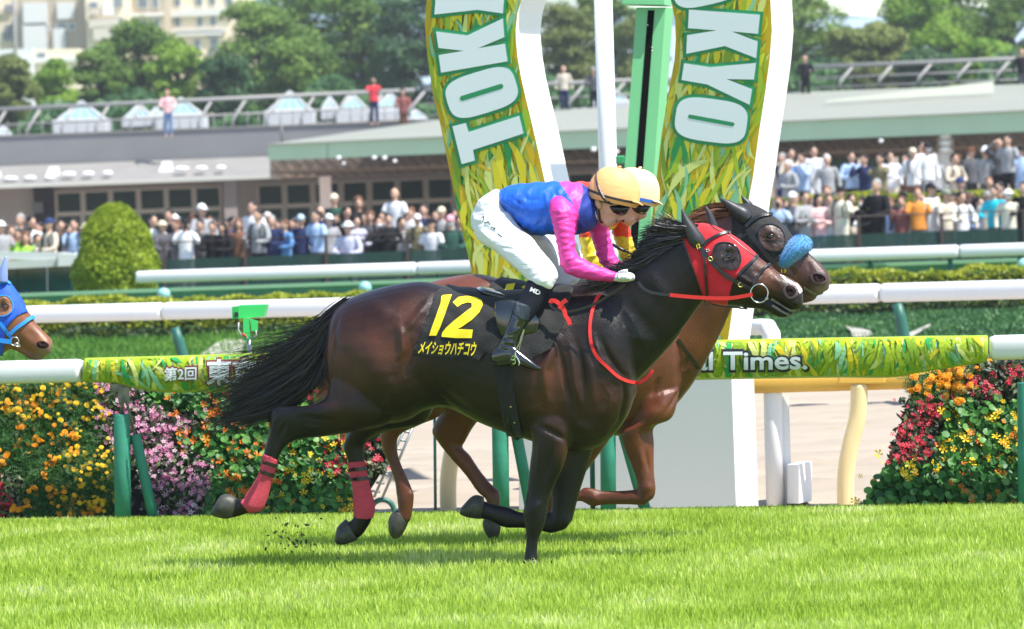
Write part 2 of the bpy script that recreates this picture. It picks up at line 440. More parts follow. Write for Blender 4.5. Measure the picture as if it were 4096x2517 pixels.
def lay_text(name, body, quad, tree, m, parent, lift=.004, bold=.02, Y=None, step=None, fit=True):
    """lettering laid on a skin: quad = photograph directions of top-left, top-right, bottom-right, bottom-left"""
    me = text_mesh(body, 1, bold); co = getco(me)
    x0, x1, y0, y1 = co[:, 0].min(), co[:, 0].max(), co[:, 1].min(), co[:, 1].max()
    if step: me = dice(me, step)
    co = getco(me); a = (co[:, 0]-x0)/(x1-x0); b = (co[:, 1]-y0)/(y1-y0)
    TL, TR, BR, BL = [np.array(q, float) for q in quad]
    uv = (BL*(1-a)[:, None]+BR*a[:, None])*(1-b)[:, None]+(TL*(1-a)[:, None]+TR*a[:, None])*b[:, None]
    V = []
    for u, v in uv:
        loc, _ = hit(tree, u, v) if tree is not None else (None, None)
        if loc is None: loc = W(u, v, Y(u) if callable(Y) else (Y or 22))
        d = (Vector(CO)-loc).normalized(); V.append(loc+d*lift)
    setco(me, np.array([tuple(x) for x in V])); return put(name, me, m, parent)

def grow(name, lofts, voxel, Yf, extra=None, it=5, fac=.5):
    mb = MB()
    for st in lofts:
        kw = {}
        if isinstance(st, tuple): st, kw = st
        loft(mb, st, Yf, **kw)
    if extra: extra(mb)
    return remesh(mb, voxel, it, fac)
def ear(name, pts, m, parent, Y, r):
    mb = MB(); P = catmull([(*p, q) for p, q in zip(pts, r)], 5)
    mb.tube([W(p[0], p[1], Y) for p in P], [max(p[2], .002) for p in P], 14); return mb.put(name, m, parent, True)
def ring(name, u, v, ru, rv, rr, m, parent, Y, ang=0):
    mb = MB(); pts = []
    for k in range(25):
        t = 2*pi*k/24; x = ru*cos(t); y = rv*sin(t); pts.append(W(u+x*cos(ang)-y*sin(ang), v+x*sin(ang)+y*cos(ang), Y))
    mb.tube(pts, rr, 8, cap=False); return mb.put(name, m, parent, True)

# ------------------------------------------------------------------ horse number 12
trunk = [(1304, 1370, 1306, 1470, .10), (1318, 1285, 1312, 1545, .20), (1350, 1225, 1345, 1600, .25), (1420, 1184, 1420, 1660, .29), (1520, 1152, 1520, 1690, .31), (1620, 1131, 1620, 1685, .31),
         (1700, 1127, 1705, 1640, .29), (1790, 1148, 1790, 1632, .29), (1900, 1166, 1900, 1684, .31), (2000, 1172, 2000, 1724, .33), (2100, 1168, 2100, 1756, .32), (2200, 1152, 2200, 1790, .29),
         (2300, 1138, 2300, 1805, .26), (2390, 1130, 2390, 1790, .24), (2460, 1150, 2460, 1735, .21), (2510, 1260, 2512, 1660, .16), (2532, 1400, 2534, 1600, .09)]
neck = [(2330, 1135, 2490, 1600, .17), (2430, 1100, 2548, 1530, .155), (2500, 1050, 2622, 1452, .13), (2570, 990, 2704, 1359, .115), (2650, 940, 2760, 1275, .10), (2725, 905, 2800, 1222, .092), (2785, 895, 2832, 1190, .09)]
head = [(2765, 900, 2790, 1150, .075), (2825, 896, 2835, 1205, .088), (2900, 925, 2890, 1220, .10), (2977, 975, 2945, 1226, .10), (3034, 1026, 2985, 1215, .088), (3080, 1062, 3035, 1200, .072), (3120, 1092, 3075, 1198, .060),
        (3160, 1114, 3112, 1212, .058), (3192, 1138, 3145, 1232, .062), (3210, 1168, 3172, 1246, .052), (3212, 1195, 3192, 1240, .03)]
jaw = [(2930, 1120, 2945, 1226, .060), (2990, 1160, 2990, 1233, .050), (3040, 1180, 3040, 1238, .044), (3085, 1200, 3080, 1254, .042), (3118, 1222, 3112, 1270, .042), (3145, 1238, 3138, 1272, .038), (3168, 1246, 3158, 1266, .022)]
wn = .17   # near legs sit this far towards the camera
foreN = [(2110, 1560, 2330, 1560, .09, wn-.04), (2120, 1680, 2300, 1690, .085, wn), (2128, 1776, 2277, 1776, .08, wn), (2119, 1859, 2262, 1840, .065, wn), (2110, 1943, 2225, 1925, .052, wn), (2099, 2010, 2200, 1993, .046, wn), (2092, 2054, 2190, 2054, .048, wn),
         (2101, 2110, 2175, 2110, .038, wn), (2104, 2160, 2156, 2155, .027, wn), (2100, 2205, 2150, 2205, .026, wn), (2094, 2248, 2152, 2245, .034, wn), (2100, 2285, 2150, 2285, .03, wn)]
foreF = [(2200, 1640, 2400, 1700, .09, -.12), (2200, 1776, 2376, 1790, .075, -.15), (2195, 1870, 2348, 1880, .06, -.15), (2205, 1960, 2322, 1960, .05, -.15), (2205, 2030, 2302, 2035, .045, -.15), (2200, 2085, 2290, 2085, .045, -.15)]
foreF2 = [(2275, 2040, 2262, 2118, .045, -.15), (2225, 2040, 2205, 2134, .042, -.15), (2165, 2052, 2160, 2124, .032, -.15), (2090, 2049, 2090, 2114, .028, -.15), (2030, 2028, 2020, 2112, .03, -.15), (1985, 2018, 1975, 2092, .034, -.15), (1950, 2008, 1945, 2080, .03, -.15), (1925, 1998, 1915, 2076, .03, -.15)]
hindN = [(1330, 1450, 1560, 1450, .13, .12), (1310, 1560, 1590, 1620, .13, .13), (1290, 1600, 1560, 1690, .12, .14), (1225, 1622, 1450, 1722, .09, .15), (1150, 1625, 1300, 1747, .06, .15), (1092, 1632, 1200, 1758, .05, .15), (1080, 1700, 1150, 1780, .042, .15), (1068, 1760, 1124, 1815, .038, .15),
         (1053, 1817, 1112, 1842, .034, .15), (1040, 1881, 1092, 1902, .033, .15), (1017, 1934, 1076, 1960, .034, .15), (985, 1980, 1060, 2015, .04, .15), (972, 2010, 1042, 2044, .042, .15), (965, 1996, 1000, 2050, .036, .15), (940, 1996, 955, 2066, .036, .15), (920, 1988, 918, 2074, .038, .15)]
hindF = [(1480, 1600, 1760, 1560, .12, -.10), (1420, 1690, 1700, 1690, .10, -.12), (1385, 1745, 1560, 1722, .075, -.12), (1372, 1790, 1470, 1765, .05, -.12), (1382, 1820, 1458, 1815, .04, -.12), (1391, 1855, 1460, 1850, .034, -.12), (1404, 1910, 1469, 1905, .032, -.12), (1412, 1965, 1484, 1966, .033, -.12),
         (1414, 2015, 1499, 2018, .04, -.12), (1418, 2055, 1494, 2055, .04, -.12), (1405, 2080, 1480, 2095, .034, -.12), (1388, 2090, 1450, 2140, .034, -.12), (1378, 2098, 1425, 2158, .034, -.12)]
MUSCLE12 = [
    ([(1420, 1190), (1500, 1230), (1590, 1300)], 46, .010), ([(1730, 1190), (1690, 1240), (1640, 1300), (1590, 1350)], 18, .010), ([(1700, 1330), (1720, 1260), (1745, 1200)], 24, -.007),
    ([(1585, 1280), (1608, 1340), (1612, 1400), (1585, 1450)], 18, .016), ([(1650, 1340), (1640, 1420), (1625, 1520)], 20, -.013), ([(1362, 1240), (1335, 1330), (1328, 1440), (1345, 1570)], 13, -.011),
    ([(1330, 1300), (1318, 1400), (1325, 1520)], 12, .006), ([(1370, 1370), (1420, 1520), (1450, 1660)], 30, -.009), ([(1440, 1330), (1490, 1440), (1540, 1580)], 60, .012), ([(1640, 1480), (1700, 1560), (1760, 1620)], 26, -.009), ([(1570, 1500), (1565, 1600), (1540, 1680)], 34, .010),
    ([(2250, 1330), (2210, 1400), (2175, 1480), (2180, 1570), (2200, 1640)], 24, .018), ([(2225, 1360), (2250, 1450), (2265, 1540), (2290, 1640)], 11, -.015), ([(2270, 1350), (2290, 1440), (2300, 1540), (2330, 1640)], 15, .012), ([(2300, 1350), (2325, 1430), (2335, 1530), (2350, 1610)], 9, -.011), ([(2330, 1380), (2362, 1470), (2370, 1570), (2380, 1640)], 20, .010),
    ([(2390, 1330), (2430, 1420), (2480, 1490), (2530, 1530)], 14, -.013), ([(2370, 1340), (2400, 1430), (2440, 1500)], 14, .008), ([(2460, 1540), (2450, 1620), (2400, 1710)], 40, .014), ([(2490, 1500), (2500, 1590), (2480, 1680), (2440, 1730)], 10, -.011), ([(2280, 1680), (2340, 1715), (2410, 1730)], 22, .010),
    ([(2130, 1690), (2200, 1725), (2290, 1775)], 14, -.011), ([(2255, 1700), (2250, 1790), (2230, 1880), (2200, 1960)], 22, .012), ([(2210, 1740), (2200, 1840), (2180, 1940)], 8, -.009), ([(2165, 1720), (2160, 1820), (2150, 1920)], 14, .008), ([(2150, 2080), (2130, 2140), (2125, 2200)], 6, -.006),
    ([(2470, 1170), (2560, 1270), (2650, 1370)], 32, -.007), ([(2560, 1060), (2630, 1140), (2700, 1240)], 34, .007), ([(2520, 1330), (2600, 1380)], 26, .006), ([(2640, 1400), (2740, 1290), (2800, 1230)], 6, .004), ([(1900, 1650), (1800, 1590), (1700, 1500)], 22, -.008), ([(1880, 1690), (1780, 1610), (1700, 1540)], 12, -.009), ([(1760, 1530), (1900, 1600), (2000, 1640)], 26, .005),
    ([(2200, 1600), (2120, 1640), (2060, 1660)], 4, .004), ([(2400, 1520), (2440, 1580), (2430, 1650)], 4, .004), ([(2170, 2000), (2140, 2030), (2120, 2060)], 16, .008), ([(2115, 1960), (2108, 2020)], 7, -.006), ([(1120, 1635), (1100, 1690), (1085, 1760)], 10, .008), ([(1150, 1680), (1120, 1740), (1100, 1800)], 8, -.008), ([(1180, 1660), (1280, 1680), (1400, 1690)], 12, -.006), ([(1200, 1700), (1320, 1720)], 10, .006),
    # head
    ([(2880, 1170)], 34, .012), ([(2850, 1100), (2870, 1050)], 24, .006), ([(2930, 1085), (2990, 1125), (3040, 1150)], 8, .007), ([(2916, 1024)], 22, -.012), ([(2900, 995), (2930, 990), (2955, 1010)], 7, .010),
    ([(3010, 1075), (3060, 1110)], 16, -.006), ([(3090, 1110), (3130, 1140)], 14, .006), ([(3160, 1160)], 17, .010), ([(3161, 1166)], 8, -.016), ([(3080, 1190), (3125, 1222), (3165, 1246)], 4, -.010), ([(3185, 1215)], 12, .006)]
hm = grow('racehorse', [(trunk, dict(sub=4, n=36, ex=2.2)), neck, head, jaw, foreN, foreF, foreF2, hindN, hindF], .0085, Y1, it=7)
sculpt(hm, [(a, b, c*1.25) for a, b, c in MUSCLE12])
def coat12(u, v, co):
    k = np.clip((v-1700)/220, 0, 1)
    k = np.maximum(k, np.clip((1330-u)/60, 0, 1)*np.clip((v-1560)/80, 0, 1))
    k = np.maximum(k, inpoly(u, v, [(2400, 1080), (2760, 900), (2830, 1200), (2560, 1500), (2420, 1350)])*.65)
    return k
def coat12_lit_tan(u, v, co):  # sunlit reddish patches painted into the coat, plus the muzzle's own tan
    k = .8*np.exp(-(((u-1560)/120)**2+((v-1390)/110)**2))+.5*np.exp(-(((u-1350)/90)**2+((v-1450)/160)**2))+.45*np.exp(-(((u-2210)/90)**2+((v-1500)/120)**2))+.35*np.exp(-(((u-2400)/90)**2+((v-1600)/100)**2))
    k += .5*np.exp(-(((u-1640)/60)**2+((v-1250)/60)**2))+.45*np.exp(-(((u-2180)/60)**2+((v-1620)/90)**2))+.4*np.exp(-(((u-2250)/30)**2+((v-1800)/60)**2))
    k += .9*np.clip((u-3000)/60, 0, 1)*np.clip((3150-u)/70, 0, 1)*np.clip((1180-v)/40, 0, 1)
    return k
paint(hm, coat12); paint(hm, lambda u, v, co: np.maximum(coat12_lit_tan(u, v, co), .8*np.clip((u-3010)/50, 0, 1)*np.clip((3150-u)/60, 0, 1)*np.clip((1200-v)/40, 0, 1)), 'k2')
h12 = put('racehorse', hm, hide, None, True)
tag(h12, 'dark bay racehorse in front with red hood and number 12 cloth', 'horse', 'galloping racehorses')
T12 = bvh(hm)
def hoof(poly, hw, w, Yf, parent, m=hoof_mat):
    mb = MB(); Y = Yf(poly[0][0][0])-w; loft(mb, [(*a, *b, hw*k) for a, b, k in poly], lambda u: Y, sub=3, n=16, cap=.3); return mb.put('hoof', m, parent, True)
hoof([((945, 1990), (930, 2070), .8), ((918, 1978), (905, 2076), 1), ((882, 1984), (868, 2070), 1), ((850, 2035), (842, 2060), .5)], .05, .15, Y1, h12)
hoof([((1384, 2076), (1430, 2160), .8), ((1352, 2105), (1400, 2172), 1), ((1342, 2135), (1372, 2180), .9), ((1338, 2160), (1350, 2178), .5)], .05, -.12, Y1, h12)
hoof([((1935, 1988), (1922, 2077), .8), ((1908, 1980), (1893, 2074), 1), ((1882, 1990), (1862, 2068), .95), ((1845, 2030), (1840, 2058), .5)], .05, -.15, Y1, h12)
hoof([((2096, 2240), (2154, 2240), .8), ((2088, 2275), (2160, 2275), 1), ((2084, 2292), (2162, 2292), 1)], .05, wn, Y1, h12)
# eye and nostril
def ball(name, u, v, r, m, parent, tree, sink=.5, sc=(1, 1, 1)):
    loc, n = hit(tree, u, v); mb = MB(); mb.ell(loc-Vector((0, -1, 0))*r*sink, r*sc[0], r*sc[1], r*sc[2], 16, 10); return mb.put(name, m, parent, True)
ball('eye', 2916, 1024, .021, eye_mat, h12, T12, .45, (1, .8, .8))
def flat_blob(name, poly, m, parent, tree, lift=.002, Y=None):
    mb = MB(); c = np.mean(poly, axis=0); P = dense(list(poly)+[poly[0]], 4)[:-1]; V = []
    RR = (0, .2, .4, .6, .8, 1)
    for f in RR:
        for p in P:
            q = c*(1-f)+np.array(p)*f; loc, n = hit(tree, q[0], q[1]); loc = loc or W(q[0], q[1], Y or 21.7); V.append(loc+(Vector(CO)-loc).normalized()*lift)
    n = len(P); F = []
    for j in range(5):
        for k in range(n): F.append((j*n+k, j*n+(k+1) % n, (j+1)*n+(k+1) % n, (j+1)*n+k))
    return mk(name, V, F, m, parent, True)
flat_blob('nostril', [(3140, 1147), (3150, 1142), (3165, 1144), (3180, 1154), (3185, 1170), (3176, 1184), (3160, 1189), (3148, 1180), (3139, 1163)], nostril_mat, h12, T12)
rimskin = mat('nostril_rim_skin', (.075, .048, .042), .45, .5, bump=.3, bscale=60)
NR = [(3140, 1147), (3150, 1141), (3167, 1143), (3182, 1154), (3187, 1171), (3177, 1186), (3160, 1191), (3147, 1181), (3138, 1163)]
strap('nostril_rim', T12, NR+[NR[0]], .012, rimskin, h12, .001, .007)
flat_blob('blaze', [(3118, 1097), (3150, 1108), (3190, 1132), (3206, 1150), (3210, 1165), (3200, 1176), (3190, 1160), (3165, 1138), (3140, 1122)], whiteskin, h12, T12, .0025)
ear('ear_cover', [(2806, 985), (2785, 960), (2762, 920), (2742, 880), (2728, 838)], rubber, h12, Y1(2780)-.075, [.035, .044, .036, .022, .004])
ear('ear_cover', [(2852, 915), (2846, 890), (2838, 860), (2828, 838), (2822, 824)], rubber, h12, Y1(2840)+.04, [.026, .024, .017, .010, .003])
hood = patch('hood', hm, [(2728, 960), (2760, 890), (2800, 893), (2832, 891), (2880, 908), (2925, 930), (2980, 968), (3027, 1022), (2990, 1065), (2950, 1103), (2927, 1140), (2918, 1180), (2905, 1240), (2835, 1240), (2812, 1190), (2780, 1100)], .005, redcloth, h12, thick=.003)
# eye opening of the hood: a rim and the dark skin inside
TH = bvh(hood.data)
def eyehole(parent, tree, c, ru, rv, ang, skin, rim):
    P = []
    for k in range(24):
        t = 2*pi*k/24; x = ru*cos(t)*(1+.08*cos(2*t)); y = rv*sin(t); P.append((c[0]+x*cos(ang)-y*sin(ang), c[1]+x*sin(ang)+y*cos(ang)))
    flat_blob('eye_opening', P, skin, parent, tree, .007)
    strap('eye_rim', tree, P+[P[0]], .006, rim, parent, .005, .006, curve=False)
darkskin = mat('dark_eyelid_skin', (.028, .014, .010), .35, .6, noise=.6, nscale=26, bump=.9, bscale=34)
eyehole(h12, TH, (2908, 1025), 58, 50, .75, darkskin, leather)
TE = TH
def eyelids(parent, tree, u, v, m, s=1.0):
    ball('eye', u, v, .020*s, eye_mat, parent, tree, -.1, (1.15, .6, .85))
    strap('eyelid', tree, [(u-22*s, v+4*s), (u-12*s, v-11*s), (u+4*s, v-15*s), (u+22*s, v-3*s), (u+30*s, v+8*s)], .010, m, parent, .013, .006)
    strap('eyelid', tree, [(u-20*s, v+7*s), (u-6*s, v+15*s), (u+10*s, v+14*s), (u+26*s, v+8*s)], .008, m, parent, .012, .005)
eyelids(h12, TH, 2914, 1026, darkskin)
strap('hood_edge', TH, [(2734, 965), (2782, 1102), (2812, 1188), (2834, 1236)], .006, leather, h12, .003)
strap('hood_edge', T12, [(3027, 1024), (3006, 1046), (2975, 1075), (2952, 1102)], .014, leather, h12, .008)
strap('hood_seam', TH, [(2838, 897), (2860, 915), (2890, 930), (2930, 955), (2985, 1000), (3018, 1026)], .004, leather, h12, .002, .002)
lipsk = mat('pale_lip_skin', (.20, .17, .11), .5, noise=.5, nscale=60)
strap('upper_lip', T12, [(3085, 1196), (3110, 1212), (3140, 1230), (3165, 1242), (3184, 1240)], .012, lipsk, h12, .0, .004)
strap('lower_lip', T12, [(3090, 1222), (3120, 1242), (3145, 1256), (3160, 1262)], .011, lipsk, h12, .0, .004)
# bridle
TH2 = BVHTree.FromPolygons([tuple(x) for x in np.vstack([getco(hm), getco(hood.data)])], [tuple(p.vertices) for p in hm.polygons]+[tuple(i+len(hm.vertices) for i in p.vertices) for p in hood.data.polygons])
strap('browband', TH2, [(2812, 984), (2830, 965), (2865, 945), (2905, 932), (2918, 936)], .014, leather, h12, .006, .006)
strap('cheek_strap', TH2, [(2792, 978), (2815, 1006), (2840, 1040), (2870, 1072), (2905, 1105), (2950, 1130), (3005, 1158)], .020, leather, h12, .007, .005)
strap('noseband', TH2, [(2860, 1060), (2900, 1095), (2940, 1120), (3004, 1152), (3014, 1128), (3035, 1095), (3058, 1070), (3080, 1060), (3094, 1066)], .013, leather, h12, .008, .009)
strap('throat_strap', TH2, [(2795, 985), (2812, 1020), (2820, 1060), (2824, 1110), (2828, 1160), (2830, 1195)], .012, leather, h12, .007, .005)
strap('chin_strap', T12, [(2830, 1205), (2870, 1222), (2930, 1228), (2990, 1230)], .012, leather, h12, .004, .005)
ring('bit_ring', 3037, 1174, 35, 37, .004, steel, h12, Y1(3037)-.10)
ball('bit_end', 3067, 1194, .013, steel, h12, T12, 0)
for a in ((2842, 1036), (2962, 1140)):
    ring('buckle', a[0], a[1], 9, 8, .003, brass, h12, hit(TH2, *a)[0].y-.016, .7)
mb = MB(); q = hit(TH2, 2793, 983)[0]
o = strap('number_tag', TH2, [(2786, 974), (2800, 996)], .030, leather, h12, .014, .003, curve=False)
lay_text('tag_number', '12', [(2784, 980), (2798, 973), (2803, 990), (2790, 998)], None, yellow_p, h12, .02, .02, Y=q.y-.012)
for k in range(5):
    t = 2*pi*k/5; ball('snap', 2830+6*cos(t)+k*.3, 1003+5*sin(t), .004, steel, h12, TH, -.2)
# reins, martingale
strap('rein', None, [(2553, 1128), (2570, 1150), (2600, 1168), (2640, 1176), (2680, 1180)], .016, leather, h12, 0, .006, Y=lambda u: Y1(u)-.17)
strap('red_rein', None, [(2678, 1180), (2760, 1188), (2850, 1193), (2930, 1192), (3010, 1178)], .019, redstrap, h12, 0, .006, Y=lambda u: Y1(u)-.165)
strap('rein_loop', None, [(2200, 1215), (2212, 1232), (2250, 1247), (2310, 1240), (2380, 1215), (2440, 1180), (2500, 1140)], .013, leather, h12, 0, .008, Y=lambda u: Y1(u)-.30)
strap('neck_strap', T12, [(2400, 1180), (2386, 1200), (2368, 1250), (2360, 1310), (2365, 1370), (2385, 1420), (2430, 1470), (2475, 1510), (2520, 1528), (2560, 1528), (2590, 1510), (2612, 1480)], .017, redstrap, h12, .006, .004, Y=lambda u: Y1(u)-.08)
strap('rein_knot', None, [(2202, 1213), (2206, 1203), (2222, 1205), (2245, 1222), (2258, 1245), (2262, 1262), (2275, 1282), (2280, 1300)], .022, redstrap, h12, 0, .006, Y=lambda u: Y1(u)-.31)
strap('rein_knot', None, [(2238, 1236), (2248, 1214), (2266, 1200)], .022, redstrap, h12, 0, .006, Y=lambda u: Y1(u)-.318)
# number cloth, girth, saddle
cloth = patch('number_cloth', hm, [(1745, 1178), (1762, 1165), (1800, 1143), (1860, 1130), (1960, 1120), (2060, 1120), (2180, 1130), (2290, 1160), (2262, 1280), (2200, 1400), (2120, 1440), (2060, 1440), (1985, 1430), (1940, 1410), (1917, 1446), (1880, 1432), (1840, 1436), (1780, 1434), (1700, 1424), (1653, 1423), (1672, 1370), (1700, 1310)], .014, blackcloth, h12, near=False, ymin=-1e9, ymax=Y1(1900)+.0, thick=.004, wob=.004)
TC = bvh(cloth.data)
lay_text('cloth_number', '1', [(1752, 1182), (1810, 1177), (1755, 1345), (1714, 1345)], TC, yellow_p, h12, .006, .06, step=.12)
def poly_on(name, poly, tree, m, parent, lift=.006, step=7):
    me = mkmesh(name, [(p[0]/755, -p[1]/755, 0) for p in poly], [tuple(range(len(poly)))]); bm = bmesh.new(); bm.from_mesh(me); bmesh.ops.triangulate(bm, faces=bm.faces, ngon_method='EAR_CLIP'); bm.to_mesh(me); bm.free()
    me = dice(me, step/755); co = getco(me); V = []
    for c in co:
        u, v = c[0]*755, -c[1]*755; loc, _ = hit(tree, u, v) if tree else (None, 0)
        if loc is None: loc = W(u, v, Y1(u)-.3)
        V.append(tuple(loc+(Vector(CO)-loc).normalized()*lift))
    setco(me, np.array(V)); return put(name, me, m, parent)
bpy.data.objects.remove([o for o in h12.children if o.name.startswith('cloth_number')][0])
Z = lambda L: [(1200+x/2.461, 1050+y/2.461) for x, y in L]
poly_on('cloth_number', Z([(1412, 320), (1495, 314), (1380, 640), (1340, 722), (1270, 722), (1290, 660), (1385, 400), (1392, 330)]), TC, yellow_p, h12)
poly_on('cloth_number', Z([(1503, 392), (1560, 340), (1640, 328), (1730, 340), (1790, 372), (1798, 420), (1765, 490), (1690, 565), (1600, 630), (1550, 655), (1702, 662), (1690, 745), (1530, 745), (1392, 732), (1400, 690), (1440, 640), (1520, 570), (1610, 500), (1690, 440), (1690, 400), (1650, 392), (1590, 410), (1550, 438)]), TC, yellow_p, h12)
lay_text('cloth_name', 'メイショウハチコウ', Z([(1190, 775), (1745, 785), (1720, 925), (1158, 900)]), TC, yellow_p, h12, .006, .028, step=.6)
strap('girth', T12, [(2010, 1430), (2018, 1520), (2030, 1600), (2045, 1680), (2060, 1740)], .085, blackcloth, h12, .006, .008)
strap('girth_strap', T12, [(2030, 1655), (2040, 1700), (2055, 1735), (2080, 1752)], .02, leather, h12, .016, .004)
for a in ((2008, 1628), (2043, 1627), (2024, 1690), (2058, 1690)): ball('stud', a[0], a[1], .006, brass, h12, T12, -2.4)
mb = MB(); loft(mb, [(1910, 1150, 1910, 1162, .06), (1935, 1146, 1925, 1182, .16), (1990, 1160, 1975, 1200, .17), (2060, 1176, 2050, 1208, .15), (2160, 1172, 2160, 1206, .12), (2230, 1140, 2250, 1180, .10)], Y1, sub=4, n=20); mb.put('saddle_seat', patent, h12, True)
mb = MB(); loft(mb, [(1980, 1210, 2060, 1200, .012, .30), (1978, 1250, 2110, 1230, .014, .31), (1985, 1300, 2160, 1280, .014, .31), (2005, 1350, 2150, 1330, .010, .31)], Y1, sub=4, n=14); mb.put('saddle_flap', patent, h12, True)
for poly, yl in (([(1050, 1815), (1120, 1845), (1085, 1960), (1068, 2010), (1052, 2042), (1024, 2054), (990, 2046), (962, 2012), (975, 1990), (1018, 1930), (1040, 1880)], (-9e9, Y1(1050)-.05)), ([(1388, 1850), (1462, 1845), (1470, 1905), (1485, 1966), (1503, 2018), (1496, 2068), (1470, 2078), (1430, 2075), (1414, 2066), (1410, 1950)], (-9e9, 9e9))):
    patch('leg_bandage', hm, poly, .005, bandage, h12, ymin=yl[0], ymax=yl[1], thick=.003, wob=.0015)
TB = BVHTree.FromPolygons([tuple(x) for o in h12.children if o.name.startswith('leg_bandage') for x in getco(o.data)], [])if 0 else None
bl = [o for o in h12.children if o.name.startswith('leg_bandage')]
for i, L in enumerate(([[(1044, 1846), (1109, 1866)], [(1036, 1884), (1098, 1905)]], [[(1394, 1882), (1466, 1874)], [(1400, 1920), (1472, 1912)]])):
    tb = bvh(bl[i].data)
    for q in L: strap('bandage_tape', tb, q, .020, leather, h12, .003, .003, curve=False)
hair('tail', [[(1385, 1203), (1320, 1250), (1262, 1310), (1190, 1390), (1080, 1460), (970, 1520)], [(1345, 1250), (1290, 1320), (1225, 1410), (1120, 1480), (1000, 1540), (880, 1600)],
              [(1335, 1280), (1290, 1370), (1235, 1470), (1130, 1550), (1000, 1620), (850, 1690)], [(1330, 1310), (1295, 1410), (1250, 1500), (1160, 1585), (1050, 1650), (800, 1706)], [(1325, 1340), (1305, 1430), (1265, 1510), (1190, 1590), (1080, 1655), (880, 1716)]], 3000, .0038, black_hair, h12, 3, .020, .034, .09, 12, .6, Y1)
hair('tail_wisps', [[(1395, 1200), (1330, 1240), (1270, 1290), (1190, 1330), (1080, 1350), (940, 1360)], [(1345, 1250), (1280, 1330), (1180, 1400), (1060, 1450), (900, 1500), (740, 1560)], [(1330, 1290), (1280, 1400), (1150, 1520), (1000, 1590), (860, 1640), (730, 1640)]], 620, .0032, black_hair, h12, 33, .020, .06, .09, 14, .6, Y1)
hair('tail', [[(1320, 1330), (1308, 1420), (1300, 1500), (1290, 1560)], [(1316, 1360), (1300, 1440), (1270, 1520), (1235, 1560)]], 160, .005, black_hair, h12, 8, .012, .02, .05, 7, .6, Y1, .05)
mguides = [[(2775, 905), (2740, 910), (2690, 895), (2640, 885), (2590, 890)], [(2765, 935), (2700, 935), (2640, 930), (2590, 935), (2555, 950)], [(2730, 950), (2670, 965), (2610, 980), (2560, 1005), (2515, 1040)],
           [(2690, 975), (2640, 1000), (2580, 1030), (2530, 1055), (2470, 1070)], [(2640, 1000), (2590, 1040), (2540, 1070), (2480, 1080), (2420, 1062)], [(2590, 1040), (2540, 1075), (2490, 1100), (2440, 1110), (2390, 1100)]]
hair('mane', mguides, 1500, .0055, black_hair, h12, 5, .022, .022, .07, 7, .5, Y1, .05)
hair('mane', [[(2480, 1085), (2430, 1110), (2380, 1130), (2320, 1140)], [(2520, 1080), (2450, 1130), (2380, 1160), (2300, 1170)]], 300, .005, black_hair, h12, 6, .02, .02, .08, 6, .5, Y1, .06)
hair('forelock', [[(2760, 930), (2700, 905), (2660, 870), (2650, 850)], [(2740, 930), (2690, 900), (2640, 880), (2610, 870)]], 60, .003, black_hair, h12, 9, .02, .03, .04, 6, .6, Y1, .03)
# ------------------------------------------------------------------ horse number 13 (behind)
def sh(L, du, dv, s=.958, u0=2100, v0=1400):
    f = lambda a, b: (u0+(a-u0)*s+du, v0+(b-v0)*s+dv)
    return [(*f(q[0], q[1]), *f(q[2], q[3]), *q[4:]) for q in L]
trunk2 = sh(trunk, 205, -42)
neck2 = [(2500, 1060, 2690, 1640, .16), (2600, 990, 2770, 1540, .15), (2680, 930, 2835, 1430, .13), (2760, 880, 2890, 1320, .115), (2840, 850, 2925, 1240, .10), (2900, 835, 2955, 1160, .09), (2950, 818, 2985, 1120, .088)]
head2 = [(2935, 822, 2955, 1060, .075), (2990, 814, 2995, 1110, .088), (3050, 838, 3040, 1135, .098), (3100, 872, 3080, 1150, .096), (3140, 908, 3112, 1165, .085), (3175, 952, 3140, 1175, .072), (3215, 990, 3165, 1178, .062), (3250, 1024, 3195, 1180, .058), (3285, 1056, 3228, 1182, .062), (3312, 1088, 3258, 1184, .06), (3322, 1118, 3282, 1178, .045), (3318, 1145, 3300, 1165, .025)]
jaw2 = [(3080, 1080, 3080, 1150, .05), (3150, 1130, 3140, 1190, .04), (3200, 1160, 3190, 1212, .035), (3240, 1172, 3228, 1212, .032), (3262, 1178, 3258, 1202, .018)]
f2N = [(2530, 1600, 2720, 1560, .09, .12), (2540, 1690, 2690, 1670, .08, .14), (2484, 1725, 2618, 1706, .07, .15), (2495, 1790, 2617, 1770, .06, .15), (2523, 1860, 2616, 1850, .048, .15), (2545, 1925, 2618, 1905, .044, .15), (2548, 1960, 2624, 1955, .044, .15), (2560, 1990, 2618, 1990, .04, .15)]
f2N2 = [(2600, 1965, 2575, 2024, .04, .15), (2550, 1958, 2540, 2021, .034, .15), (2480, 1963, 2480, 2020, .026, .15), (2410, 1962, 2410, 2022, .026, .15), (2370, 1952, 2366, 2027, .034, .15), (2335, 1950, 2335, 2010, .03, .15), (2305, 1975, 2312, 2005, .03, .15), (2270, 1985, 2285, 2025, .028, .15)]
f2F = [(2290, 1650, 2480, 1700, .08, -.12), (2290, 1780, 2410, 1800, .065, -.14), (2240, 1880, 2335, 1900, .05, -.14), (2190, 1960, 2270, 1980, .045, -.14), (2130, 2050, 2200, 2070, .035, -.14), (2110, 2110, 2155, 2120, .026, -.14), (2094, 2160, 2140, 2170, .03, -.14), (2090, 2200, 2130, 2205, .03, -.14)]
